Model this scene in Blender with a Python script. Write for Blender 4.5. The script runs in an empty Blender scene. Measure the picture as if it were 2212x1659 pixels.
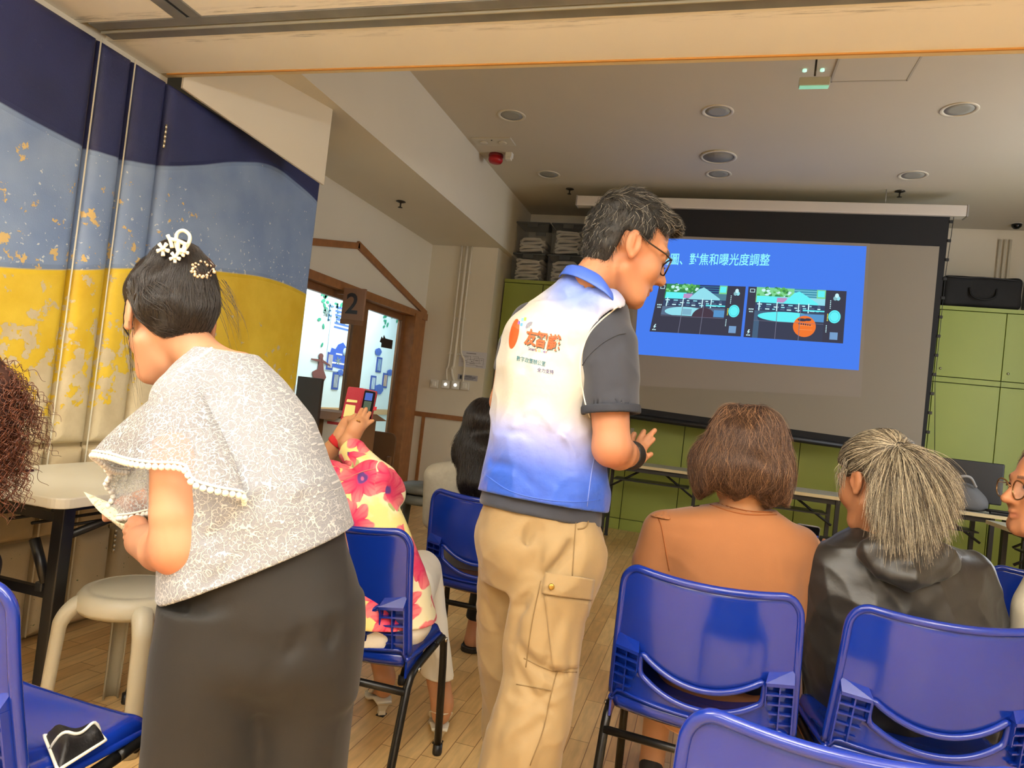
import bpy, bmesh, math, random
import numpy as np
from mathutils import Vector, Matrix

# ------------------------------------------------------------------ camera, light, exposure
SC = bpy.context.scene
COL = SC.collection
FPX, CX, CY, EYE = 1480.0, 1106.0, 829.5, 1.2
YAW, PITCH, ROLL = math.radians(16.06), math.radians(1.32), math.radians(-6.39)
_f = np.array([-math.sin(YAW)*math.cos(PITCH), math.cos(YAW)*math.cos(PITCH), math.sin(PITCH)])
_r = np.array([math.cos(YAW), math.sin(YAW), 0.0]); _d = np.cross(_f, _r)
CR = math.cos(ROLL)*_r + math.sin(ROLL)*_d          # camera right in the room
CD = -math.sin(ROLL)*_r + math.cos(ROLL)*_d         # camera down
CF = _f                                             # camera forward
cam = bpy.data.cameras.new('camera'); cam.sensor_width = 36.0; cam.lens = 36.0*FPX/2212.0; cam.clip_start = .05
camo = bpy.data.objects.new('camera', cam); COL.objects.link(camo)
M = Matrix.Identity(4)
for i in range(3):
    M[i][0] = CR[i]; M[i][1] = -CD[i]; M[i][2] = -CF[i]
M[2][3] = EYE
camo.matrix_world = M
SC.camera = camo
SC.view_settings.view_transform = 'Standard'; SC.view_settings.look = 'None'
SC.view_settings.gamma = 1.0; SC.view_settings.use_curve_mapping = False
SC.view_settings.exposure = 0.0
try:
    SC.cycles.max_bounces = 8; SC.cycles.transparent_max_bounces = 12; SC.cycles.caustics_reflective = False; SC.cycles.caustics_refractive = False
    SC.cycles.use_denoising = True
except Exception: pass
W = bpy.data.worlds.new('world'); SC.world = W; W.use_nodes = True
W.node_tree.nodes['Background'].inputs[0].default_value = (1, .93, .82, 1)
W.node_tree.nodes['Background'].inputs[1].default_value = 0.06

def area(name, loc, size, power, color, rot=(0, 0, 0), sy=None, spread=math.pi):
    l = bpy.data.lights.new(name, 'AREA'); l.energy = power; l.color = color; l.size = size; l.spread = spread
    if sy: l.shape = 'RECTANGLE'; l.size_y = sy
    o = bpy.data.objects.new(name, l); o.location = loc; o.rotation_euler = rot; COL.objects.link(o)
    return o
WARM = (1.0, .97, .90)
LAMPS = [(-1.45, .25), (.1, .25), (1.7, .25), (-1.45, -1.7), (.1, -1.7), (1.7, -1.7)]
for i, (x, y) in enumerate(LAMPS):
    area('ceiling_lamp_light', (x, y, 2.12), .95, (20, 21)[i//3], WARM, sy=.28)
    area('added_ceiling_fill', (x, y, 2.155), .95, 40, (.96, .98, .98), rot=(math.pi, 0, 0), sy=.28)  # upward fill added at the lamps to brighten and whiten the near ceiling
area('next_room_light', (-3.7, 6.4, 2.6), .8, 95, (.86, .95, 1.0), sy=3.6)
area('right_side_fill', (3.38, 5.0, 2.0), 2.6, 60, (.88, .94, 1.0), rot=(0, math.radians(90), 0), sy=1.5)  # cool fill added out of view on the right to lift the far room

# ------------------------------------------------------------------ helpers
def at(px, py, D):
    """the point of the room D metres in front of the lens seen at photo pixel px, py"""
    return np.array([0, 0, EYE]) + D*(CF + CR*((px-CX)/FPX) + CD*((py-CY)/FPX))
def pm(px, D): return px*D/FPX
def on_z(px, py, z):
    d = at(px, py, 1.0) - np.array([0, 0, EYE]); return np.array([0, 0, EYE]) + d*((z-EYE)/d[2])
def on_y(px, py, Y):
    d = at(px, py, 1.0) - np.array([0, 0, EYE]); return np.array([0, 0, EYE]) + d*(Y/d[1])
def on_x(px, py, X):
    d = at(px, py, 1.0) - np.array([0, 0, EYE]); return np.array([0, 0, EYE]) + d*(X/d[0])
def nrm(v): v = np.asarray(v, float); return v/np.linalg.norm(v)
def lin(c):
    return tuple(((x/255)/12.92 if x/255 <= .04045 else ((x/255+.055)/1.055)**2.4) for x in c[:3])
def rgba(c): return lin(c) + (1.0,)

MATS = {}
def mat(name, c=(200, 200, 200), rough=.55, metal=0., bump=0., bscale=60., noise=0., nscale=8., coat=0., spec=.5, emit=None, es=1., attr=False, sss=0., sheen=0., bdist=.004, alpha=1., trans=0.):
    if name in MATS: return MATS[name]
    m = bpy.data.materials.new(name); m.use_nodes = True; MATS[name] = m
    nt = m.node_tree; b = nt.nodes['Principled BSDF']; L = nt.links.new
    base = rgba(c)
    b.inputs['Base Color'].default_value = base
    b.inputs['Roughness'].default_value = rough; b.inputs['Metallic'].default_value = metal
    b.inputs['Specular IOR Level'].default_value = spec; b.inputs['Coat Weight'].default_value = coat
    b.inputs['Coat Roughness'].default_value = .06; b.inputs['Alpha'].default_value = alpha
    b.inputs['Transmission Weight'].default_value = trans
    if sss: b.inputs['Subsurface Weight'].default_value = sss; b.inputs['Subsurface Radius'].default_value = (.012, .005, .003); b.inputs['Subsurface Scale'].default_value = 1.0
    if sheen: b.inputs['Sheen Weight'].default_value = sheen
    tc = nt.nodes.new('ShaderNodeTexCoord')
    src = None
    if attr:
        a = nt.nodes.new('ShaderNodeAttribute'); a.attribute_name = 'col'; src = a.outputs['Color']; L(src, b.inputs['Base Color'])
    if noise:
        n = nt.nodes.new('ShaderNodeTexNoise'); n.inputs['Scale'].default_value = nscale; n.inputs['Detail'].default_value = 5
        L(tc.outputs['Object'], n.inputs['Vector'])
        mr = nt.nodes.new('ShaderNodeMapRange'); mr.inputs[1].default_value = .25; mr.inputs[2].default_value = .75
        mr.inputs[3].default_value = 1-noise; mr.inputs[4].default_value = 1+noise*.5
        L(n.outputs['Fac'], mr.inputs[0])
        mx = nt.nodes.new('ShaderNodeMix'); mx.data_type = 'RGBA'; mx.blend_type = 'MULTIPLY'; mx.inputs[0].default_value = 1
        if src: L(src, mx.inputs[6])
        else: mx.inputs[6].default_value = base
        L(mr.outputs[0], mx.inputs[7]); L(mx.outputs[2], b.inputs['Base Color'])
    if bump:
        n2 = nt.nodes.new('ShaderNodeTexNoise'); n2.inputs['Scale'].default_value = bscale; n2.inputs['Detail'].default_value = 4
        L(tc.outputs['Object'], n2.inputs['Vector'])
        bp = nt.nodes.new('ShaderNodeBump'); bp.inputs['Strength'].default_value = bump; bp.inputs['Distance'].default_value = bdist
        L(n2.outputs['Fac'], bp.inputs['Height']); L(bp.outputs[0], b.inputs['Normal'])
    if emit: b.inputs['Emission Color'].default_value = rgba(emit); b.inputs['Emission Strength'].default_value = es
    return m

def tag(o, label=None, cat=None, group=None, kind=None):
    if label: o['label'] = label
    if cat: o['category'] = cat
    if group: o['group'] = group
    if kind: o['kind'] = kind
    return o
def thing(name, label, cat, loc=(0, 0, 0), rz=0., group=None):
    o = bpy.data.objects.new(name, None); o.location = loc; o.rotation_euler = (0, 0, rz); o.empty_display_size = .1
    COL.objects.link(o); return tag(o, label, cat, group)
def link(name, me, m=None, parent=None, kind=None):
    o = bpy.data.objects.new(name, me)
    if m is not None and not me.materials: me.materials.append(m)
    COL.objects.link(o)
    if parent is not None:
        o.parent = parent
    if kind: o['kind'] = kind
    return o
def adopt(o, parent):
    """parent o while keeping its world coordinates (the parent has no parent of its own, or an identity one)"""
    o.parent = parent
    mw = parent.matrix_parent_inverse @ Matrix.LocRotScale(parent.location, parent.rotation_euler, parent.scale)
    p = parent.parent
    while p is not None:
        mw = p.matrix_parent_inverse @ Matrix.LocRotScale(p.location, p.rotation_euler, p.scale) @ mw
        p = p.parent
    o.matrix_parent_inverse = mw.inverted()
    return o
def copy_tree(o, parent=None):
    c = o.copy(); COL.objects.link(c)
    if parent is not None: c.parent = parent; c.matrix_parent_inverse = o.matrix_parent_inverse.copy()
    for ch in list(o.children): copy_tree(ch, c)
    return c

class MB:
    """mesh builder"""
    def __init__(s): s.v = []; s.f = []; s.smooth = []
    def add(s, vs, fs, smooth=False):
        n = len(s.v); s.v += [tuple(map(float, v)) for v in vs]
        for f in fs: s.f.append(tuple(i+n for i in f)); s.smooth.append(smooth)
        return s
    def box(s, c, d, R=None, bev=0.):
        bm = bmesh.new(); bmesh.ops.create_cube(bm, size=1.)
        for v in bm.verts: v.co = Vector((v.co.x*d[0], v.co.y*d[1], v.co.z*d[2]))
        if bev: bmesh.ops.bevel(bm, geom=bm.edges[:], offset=bev, segments=3, affect='EDGES', profile=.6)
        bm.verts.index_update()
        R = Matrix.Identity(3) if R is None else R
        vs = [R @ v.co + Vector(c) for v in bm.verts]; fs = [[v.index for v in f.verts] for f in bm.faces]
        bm.free(); return s.add(vs, fs)
    def tube(s, pts, r, seg=12, closed=False, caps=True, flat=1.0, up=None):
        """tube along pts; r number or list; flat squashes it along the second frame axis"""
        P = [np.array(p, float) for p in pts]; n = len(P)
        rr = r if hasattr(r, '__len__') else [r]*n
        T = []
        for i in range(n):
            a = P[(i-1) % n] if closed or i > 0 else P[i]; b = P[(i+1) % n] if closed or i < n-1 else P[i]
            T.append(nrm(b-a))
        u = np.array(up, float) if up is not None else (np.array([0, 0, 1.]) if abs(T[0][2]) < .9 else np.array([1., 0, 0]))
        u = nrm(u - T[0]*np.dot(u, T[0])); vs = []
        for i in range(n):
            if up is not None: u = np.array(up, float)
            u = u - T[i]*np.dot(u, T[i]); u = nrm(u) if np.linalg.norm(u) > 1e-6 else nrm(np.cross(T[i], [.3, .5, .8]))
            w = np.cross(T[i], u)
            for k in range(seg):
                a = 2*math.pi*k/seg; vs.append(P[i] + rr[i]*(math.cos(a)*u*flat + math.sin(a)*w))
        fs = []
        for i in range(n if closed else n-1):
            j = (i+1) % n
            for k in range(seg):
                l = (k+1) % seg; fs.append((i*seg+k, i*seg+l, j*seg+l, j*seg+k))
        if caps and not closed:
            fs.append(tuple(range(seg-1, -1, -1))); fs.append(tuple((n-1)*seg+k for k in range(seg)))
        return s.add(vs, fs, True)
    def lathe(s, prof, seg=32, c=(0, 0, 0), axis=None):
        vs = []; n = len(prof)
        R = Matrix.Identity(3) if axis is None else Vector((0, 0, 1)).rotation_difference(Vector(axis)).to_matrix()
        for r, z in prof:
            for k in range(seg):
                a = 2*math.pi*k/seg; vs.append(R @ Vector((r*math.cos(a), r*math.sin(a), z)) + Vector(c))
        fs = [(i*seg+k, i*seg+(k+1) % seg, (i+1)*seg+(k+1) % seg, (i+1)*seg+k) for i in range(n-1) for k in range(seg)]
        fs.append(tuple(range(seg-1, -1, -1))); fs.append(tuple((n-1)*seg+k for k in range(seg)))
        return s.add(vs, fs, True)
    def grid(s, fn, nu, nv, closed_u=False, smooth=True):
        vs = [fn(i/(nu if closed_u else nu-1), j/(nv-1)) for j in range(nv) for i in range(nu)]
        m = nu if closed_u else nu-1
        fs = [(j*nu+i, j*nu+(i+1) % nu, (j+1)*nu+(i+1) % nu, (j+1)*nu+i) for j in range(nv-1) for i in range(m)]
        return s.add(vs, fs, smooth)
    def prism(s, poly, ex, smooth=False):
        """planar polygon of 3-D points extruded by the vector ex"""
        n = len(poly); ex = np.array(ex, float)
        vs = [np.array(p, float) for p in poly] + [np.array(p, float)+ex for p in poly]
        fs = [tuple(range(n-1, -1, -1)), tuple(range(n, 2*n))] + [(i, (i+1) % n, n+(i+1) % n, n+i) for i in range(n)]
        return s.add(vs, fs, smooth)
    def mesh(s, name, recalc=True):
        me = bpy.data.meshes.new(name); me.from_pydata(s.v, [], s.f); me.update()
        me.polygons.foreach_set('use_smooth', s.smooth)
        if recalc:
            bm = bmesh.new(); bm.from_mesh(me); bmesh.ops.recalc_face_normals(bm, faces=bm.faces[:]); bm.to_mesh(me); bm.free()
        return me
    def build(s, name, m, parent=None, kind=None, bevel=0., recalc=True):
        o = link(name, s.mesh(name, recalc), m, parent, kind)
        if bevel:
            b = o.modifiers.new('bevel', 'BEVEL'); b.width = bevel; b.segments = 2; b.limit_method = 'ANGLE'; b.angle_limit = math.radians(40)
        return o
def spline(pts, n=8, closed=False):
    P = [np.array(p, float) for p in pts]; out = []; N = len(P)
    rng = range(N if closed else N-1)
    for i in rng:
        p0 = P[(i-1) % N] if closed or i > 0 else 2*P[0]-P[1]; p1 = P[i]; p2 = P[(i+1) % N]
        p3 = P[(i+2) % N] if closed or i < N-2 else 2*P[-1]-P[-2]
        for k in range(n):
            t = k/n; out.append(.5*((2*p1)+(-p0+p2)*t+(2*p0-5*p1+4*p2-p3)*t*t+(-p0+3*p1-3*p2+p3)*t**3))
    if not closed: out.append(P[-1])
    return out
def text_mesh(body, size=1., extrude=0., bold=0., shear=0., align='LEFT', spacing=1.):
    cu = bpy.data.curves.new('text', 'FONT'); cu.body = body; cu.size = size; cu.extrude = extrude; cu.offset = bold; cu.shear = shear; cu.align_x = align; cu.space_character = spacing
    cu.resolution_u = 3
    o = bpy.data.objects.new('text', cu); COL.objects.link(o)
    dg = bpy.context.evaluated_depsgraph_get(); dg.update()
    me = bpy.data.meshes.new_from_object(o.evaluated_get(dg))
    bpy.data.objects.remove(o); bpy.data.curves.remove(cu)
    return me
def place_mesh(me, o, x, y, z=None):
    """move a flat mesh so its local axes follow x, y (and their normal) from the point o"""
    x = np.array(x, float); y = np.array(y, float); z = nrm(np.cross(x, y)) if z is None else np.array(z, float)
    n = len(me.vertices); a = np.empty(n*3); me.vertices.foreach_get('co', a); a = a.reshape(-1, 3)
    b = np.array(o, float) + a[:, :1]*x + a[:, 1:2]*y + a[:, 2:3]*z
    me.vertices.foreach_set('co', b.ravel()); me.update(); return me
def np_mesh(name, V, Q, col=None, smooth=True):
    me = bpy.data.meshes.new(name); n = len(V); k = Q.shape[1]
    me.vertices.add(n); me.vertices.foreach_set('co', np.ascontiguousarray(V, np.float32).ravel())
    me.loops.add(len(Q)*k); me.loops.foreach_set('vertex_index', np.ascontiguousarray(Q, np.int32).ravel())
    me.polygons.add(len(Q)); me.polygons.foreach_set('loop_start', np.arange(0, len(Q)*k, k, dtype=np.int32))
    me.update(calc_edges=True); me.validate()
    me.polygons.foreach_set('use_smooth', np.full(len(me.polygons), smooth))
    if col is not None: set_col(me, col)
    return me
def set_col(me, col):
    a = me.color_attributes.new('col', 'FLOAT_COLOR', 'POINT'); c = np.ones((len(me.vertices), 4), np.float32); c[:, :3] = col
    a.data.foreach_set('color', c.ravel())

# ------------------------------------------------------------------ signed distance modelling
def smin(a, b, k):
    if k <= 0: return np.minimum(a, b)
    h = np.clip(.5+.5*(b-a)/k, 0, 1); return b*(1-h)+a*h-k*h*(1-h)
def smax(a, b, k): return -smin(-a, -b, k)
def U(k, *fs):
    def g(P):
        d = fs[0](P)
        for f in fs[1:]: d = smin(d, f(P), k)
        return d
    return g
def SUB(k, f, *cs):
    def g(P):
        d = f(P)
        for c in cs: d = smax(d, -c(P), k)
        return d
    return g
def ISE(k, *fs):
    def g(P):
        d = fs[0](P)
        for f in fs[1:]: d = smax(d, f(P), k)
        return d
    return g
def OFF(f, r): return lambda P: f(P)-r
def PL(o, n):
    o = np.array(o, float); n = nrm(n); return lambda P: (P-o) @ n
def CAP(a, b, ra, rb=None):
    a = np.array(a, float); b = np.array(b, float); rb = ra if rb is None else rb; ab = b-a; L2 = max(ab @ ab, 1e-12)
    def g(P):
        q = P-a; t = np.clip((q @ ab)/L2, 0, 1); return np.sqrt(((q-t[:, None]*ab)**2).sum(1))-(ra+t*(rb-ra))
    return g
def CHAIN(pts, rs, k=0.):
    fs = [CAP(pts[i], pts[i+1], rs[i], rs[i+1]) for i in range(len(pts)-1)]; return U(k, *fs)
def SPH(c, r):
    c = np.array(c, float); return lambda P: np.sqrt(((P-c)**2).sum(1))-r
def ELL(c, r, R=None):
    c = np.array(c, float); r = np.array(r, float); R = np.eye(3) if R is None else np.array(R, float)
    def g(P):
        q = (P-c) @ R.T; a = np.sqrt(((q/r)**2).sum(1)); b = np.sqrt(((q/r**2)**2).sum(1)); return a*(a-1)/np.maximum(b, 1e-9)
    return g
def BOX(c, h, R=None, r=0.):
    c = np.array(c, float); h = np.array(h, float)-r; R = np.eye(3) if R is None else np.array(R, float)
    def g(P):
        q = np.abs((P-c) @ R.T)-h; return np.sqrt((np.maximum(q, 0)**2).sum(1))+np.minimum(q.max(1), 0)-r
    return g
def LOFT(cs, A, B, u, v, power=2.2, capr=1.):
    """tube of superelliptic sections: centres cs, half sizes A along u and B along v"""
    cs = np.array(cs, float); A = np.array(A, float); B = np.array(B, float)
    u = nrm(u); v = np.array(v, float); v = nrm(v-u*(u @ v))
    seg = np.diff(cs, axis=0); L = np.sqrt((seg**2).sum(1)); w = np.cross(u, v)
    s = (cs-cs[0]) @ w
    if s[-1] < s[0]: w = -w; s = -s
    # parametrise by height along w
    C3 = np.stack([cs @ u, cs @ v], 1)
    from_s = s
    def sm(x, y):
        # monotone-ish smooth interpolation: finite-difference hermite
        m = np.gradient(y, from_s)
        i = np.clip(np.searchsorted(from_s, x)-1, 0, len(from_s)-2); h = from_s[i+1]-from_s[i]; t = (x-from_s[i])/h
        return (2*t**3-3*t**2+1)*y[i]+(t**3-2*t**2+t)*h*m[i]+(-2*t**3+3*t**2)*y[i+1]+(t**3-t**2)*h*m[i+1]
    o = cs[0]
    def g(P):
        h = (P-o) @ w; x = np.clip(h, from_s[0], from_s[-1])
        a = sm(x, A); b = sm(x, B); cu = sm(x, C3[:, 0]); cv = sm(x, C3[:, 1])
        qu = (P @ u-cu); qv = (P @ v-cv); e = np.abs(h-x)*np.minimum(a, b)/np.maximum(np.minimum(a, b)*capr, 1e-6)
        k0 = (np.abs(qu/a)**power+np.abs(qv/b)**power)**(1/power)
        k1 = np.sqrt((qu/a**2)**2+(qv/b**2)**2)/np.maximum(np.sqrt((qu/a)**2+(qv/b)**2), 1e-9)
        d = (k0-1)/np.maximum(k1, 1e-6)
        return np.where(e > 0, np.sqrt(np.maximum(d, 0)**2+e**2)+np.minimum(np.maximum(d, e), 0), d)
    return g
_rng = np.random.RandomState(7)
def wav(P, scale, seed=0, n=7, stretch=None):
    """cheap smooth pseudo noise in -1..1"""
    r = np.random.RandomState(seed); out = np.zeros(len(P)); Q = P if stretch is None else P*np.array(stretch)
    Q = Q + .25/scale*np.sin(Q[:, [1, 2, 0]]*scale*1.7+r.rand(3)*6)
    for i in range(n):
        k = r.randn(3); k = k/np.linalg.norm(k)*scale*(.6+.9*r.rand()); out += np.sin(Q @ k*2+r.rand()*6.28)
    return out/n*1.7
def ridge(P, scale, amp, seed=0, stretch=None, p=3):
    """sharp narrow cloth folds"""
    return -amp*np.clip(1-np.abs(wav(P, scale, seed, 6, stretch)), 0, 1)**p
def FOLD(f, creases):
    """creases: (polyline, depth, width) carved (positive depth) or raised"""
    ms = [(CHAIN(pl, [0.]*len(pl)), dp, w) for pl, dp, w in creases]
    def g(P):
        d = f(P)
        for c, dp, w in ms: d = d+dp*np.exp(-(c(P)/w)**2)
        return d
    return g
EDGES = np.array([(0, 1), (2, 3), (4, 5), (6, 7), (0, 2), (1, 3), (4, 6), (5, 7), (0, 4), (1, 5), (2, 6), (3, 7)])
CORN = np.array([(i & 1, (i >> 1) & 1, (i >> 2) & 1) for i in range(8)])
def sdf_mesh(f, lo, hi, h, fudge=1.6):
    lo = np.array(lo, float); hi = np.array(hi, float); B = 8
    nb = np.ceil((hi-lo)/(h*B)).astype(int); n = nb*B+1
    g = np.stack(np.meshgrid(*[np.arange(k) for k in nb], indexing='ij'), -1).reshape(-1, 3)
    d = f(lo+(g*B+B/2)*h); keep = np.abs(d) < fudge*h*B*.87+h
    D = np.full(n, 1e3, np.float32)
    act = g[keep]
    off = np.stack(np.meshgrid(*[np.arange(B+1)]*3, indexing='ij'), -1).reshape(-1, 3)
    mask = np.zeros(n, bool)
    idx = (act[:, None, :]*B+off[None]).reshape(-1, 3); mask[idx[:, 0], idx[:, 1], idx[:, 2]] = True
    ii = np.argwhere(mask)
    for s in range(0, len(ii), 400000):
        q = ii[s:s+400000]; D[q[:, 0], q[:, 1], q[:, 2]] = f(lo+q*h)
    offc = np.stack(np.meshgrid(*[np.arange(B)]*3, indexing='ij'), -1).reshape(-1, 3)
    cells = (act[:, None, :]*B+offc[None]).reshape(-1, 3)
    cv = np.stack([D[cells[:, 0]+c[0], cells[:, 1]+c[1], cells[:, 2]+c[2]] for c in CORN], 1)
    ins = (cv < 0).sum(1); s = (ins > 0) & (ins < 8); cells = cells[s]; cv = cv[s]
    a = cv[:, EDGES[:, 0]]; b = cv[:, EDGES[:, 1]]; cr = (a < 0) != (b < 0)
    t = np.where(cr, a/np.where(np.abs(a-b) < 1e-12, 1, a-b), 0)
    pos = CORN[EDGES[:, 0]][None]+t[..., None]*(CORN[EDGES[:, 1]]-CORN[EDGES[:, 0]])[None]
    V = lo+(cells+(pos*cr[..., None]).sum(1)/cr.sum(1)[:, None])*h
    I = np.full(n, -1, np.int32); I[cells[:, 0], cells[:, 1], cells[:, 2]] = np.arange(len(cells))
    Q = []
    for ax in range(3):
        o1, o2 = [(1, 2), (2, 0), (0, 1)][ax]
        e1 = np.zeros(3, int); e1[o1] = 1; e2 = np.zeros(3, int); e2[o2] = 1; ea = np.zeros(3, int); ea[ax] = 1
        c = cells[(cells[:, o1] > 0) & (cells[:, o2] > 0)]
        q = c+ea; v0 = D[c[:, 0], c[:, 1], c[:, 2]] < 0; v1 = D[q[:, 0], q[:, 1], q[:, 2]] < 0
        c = c[v0 != v1]; fl = v0[v0 != v1]
        def id(x): return I[x[:, 0], x[:, 1], x[:, 2]]
        f4 = np.stack([id(c-e1-e2), id(c-e2), id(c), id(c-e1)], 1)
        f4[~fl] = f4[~fl][:, ::-1]; Q.append(f4[(f4 >= 0).all(1)])
    return V, np.concatenate(Q)
def smooth_v(V, Q, it=1, lam=.5):
    n = len(V); e = np.concatenate([Q[:, [0, 1]], Q[:, [1, 2]], Q[:, [2, 3]], Q[:, [3, 0]]])
    for _ in range(it):
        s = np.zeros_like(V); c = np.bincount(e[:, 0], minlength=n)+np.bincount(e[:, 1], minlength=n)
        for k in range(3): s[:, k] = np.bincount(e[:, 0], V[e[:, 1], k], n)+np.bincount(e[:, 1], V[e[:, 0], k], n)
        V = V+lam*(s/np.maximum(c, 1)[:, None]-V)
    return V
def sdf_obj(name, f, lo, hi, h, m, parent=None, col=None, it=1, label=None):
    V, Q = sdf_mesh(f, lo, hi, h)
    V = smooth_v(V, Q, it)
    me = np_mesh(name, V, Q, col(V) if col else None)
    o = link(name, me, m)
    if parent is not None: adopt(o, parent)
    if label: o['label'] = label
    return o
def grad(f, P, e=.0015):
    g = np.stack([f(P+np.array(v))-f(P-np.array(v)) for v in ((e, 0, 0), (0, e, 0), (0, 0, e))], 1)
    return g/np.maximum(np.linalg.norm(g, axis=1), 1e-9)[:, None]
def march(f, P, d, n=60, tmax=1.):
    """walk the points P along d until they meet the surface of f"""
    P = P.copy(); t = np.zeros(len(P))
    for _ in range(n):
        s = f(P); st = np.clip(s*.8, -.02, .05); P = P+st[:, None]*d; t += st
        if np.abs(s).max() < 2e-4: break
    return P
def strands(name, curves, radii, m, parent=None, label=None):
    """curves: array (N, K, 3); radii (K,) or (N, K)"""
    c = np.asarray(curves, np.float32); N, K = c.shape[:2]
    hc = bpy.data.hair_curves.new(name); hc.add_curves([K]*N)
    hc.position_data.foreach_set('vector', c.reshape(-1))
    r = np.broadcast_to(np.asarray(radii, np.float32), (N, K)).reshape(-1)
    a = hc.attributes.get('radius') or hc.attributes.new('radius', 'FLOAT', 'POINT'); a.data.foreach_set('value', np.ascontiguousarray(r))
    hc.materials.append(m)
    o = bpy.data.objects.new(name, hc); COL.objects.link(o)
    if parent is not None: adopt(o, parent)
    if label: o['label'] = label
    return o
def frame(fwd, up=(0, 0, 1)):
    """rows right, forward, up: world -> local"""
    f = nrm(fwd); r = nrm(np.cross(f, up)); return np.array([r, f, np.cross(r, f)])

# ------------------------------------------------------------------ the room
CREAM, WHITE = (238, 226, 196), (226, 218, 200)
XL, XR, ZN, ZF, ZS = -2.53, 3.45, 2.54, 3.40, 2.78      # left wall, right wall, near ceiling, far ceiling, bulkhead underside
YB, XB, YP, XF = -3.6, -3.04, 6.85, -2.22               # wall behind, door wall, pillar front, bulkhead face
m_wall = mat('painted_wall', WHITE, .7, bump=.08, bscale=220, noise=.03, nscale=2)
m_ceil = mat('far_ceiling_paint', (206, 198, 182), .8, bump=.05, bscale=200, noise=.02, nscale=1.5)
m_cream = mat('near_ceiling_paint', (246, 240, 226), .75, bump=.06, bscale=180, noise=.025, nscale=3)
m_wood = mat('brown_wood', (158, 106, 60), .45, noise=.25, nscale=14, bump=.05, bscale=90)
m_black = mat('black_plastic', (22, 22, 24), .45)
m_white = mat('white_plastic', (226, 222, 210), .45)

def floor_material():
    m = bpy.data.materials.new('maple_floor'); m.use_nodes = True; nt = m.node_tree; L = nt.links.new; b = nt.nodes['Principled BSDF']
    tc = nt.nodes.new('ShaderNodeTexCoord'); mp = nt.nodes.new('ShaderNodeMapping'); mp.inputs['Rotation'].default_value = (0, 0, math.pi/2)
    L(tc.outputs['Object'], mp.inputs[0])
    br = nt.nodes.new('ShaderNodeTexBrick'); br.offset = .37; br.offset_frequency = 2; br.squash = 1.35; br.squash_frequency = 3
    for k, v in (('Scale', 1.), ('Mortar Size', .0016), ('Brick Width', .36), ('Row Height', .072), ('Bias', 0.), ('Mortar Smooth', .3)): br.inputs[k].default_value = v
    br.inputs['Color1'].default_value = rgba((240, 202, 140)); br.inputs['Color2'].default_value = rgba((220, 174, 112)); br.inputs['Mortar'].default_value = rgba((150, 104, 58))
    L(mp.outputs[0], br.inputs['Vector'])
    n = nt.nodes.new('ShaderNodeTexNoise'); n.inputs['Scale'].default_value = 6; n.inputs['Detail'].default_value = 6
    mp2 = nt.nodes.new('ShaderNodeMapping'); mp2.inputs['Scale'].default_value = (9, 1.2, 1); L(tc.outputs['Object'], mp2.inputs[0]); L(mp2.outputs[0], n.inputs['Vector'])
    mr = nt.nodes.new('ShaderNodeMapRange'); mr.inputs[1].default_value = .3; mr.inputs[2].default_value = .7; mr.inputs[3].default_value = .82; mr.inputs[4].default_value = 1.08; L(n.outputs['Fac'], mr.inputs[0])
    mx = nt.nodes.new('ShaderNodeMix'); mx.data_type = 'RGBA'; mx.blend_type = 'MULTIPLY'; mx.inputs[0].default_value = 1; L(br.outputs['Color'], mx.inputs[6]); L(mr.outputs[0], mx.inputs[7]); L(mx.outputs[2], b.inputs['Base Color'])
    b.inputs['Roughness'].default_value = .33; b.inputs['Specular IOR Level'].default_value = .4
    bp = nt.nodes.new('ShaderNodeBump'); bp.inputs['Strength'].default_value = .25; bp.inputs['Distance'].default_value = .001; bp.invert = True; L(br.outputs['Fac'], bp.inputs['Height']); L(bp.outputs[0], b.inputs['Normal'])
    return m
def slab(name, lo, hi, m, parent=None, kind='structure'):
    lo, hi = np.array(lo, float), np.array(hi, float)
    return MB().box((lo+hi)/2, hi-lo).build(name, m, parent, kind)
slab('floor', (-4.4, YB-.1, -.1), (XR+.1, 9.7, 0), floor_material())
slab('wall_back', (-2.75, YB-.1, 0), (XR+.1, YB, 3.6), m_cream)
slab('wall_right', (XR, YB, 0), (XR+.1, 8.2, 3.6), m_wall)
slab('wall_left', (XL-.2, YB, 0), (XL-.095, 2.62, 3.6), m_wall)
slab('wall_front', (-2.9, 7.72, 0), (XR, 7.85, 3.6), m_wall)
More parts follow.
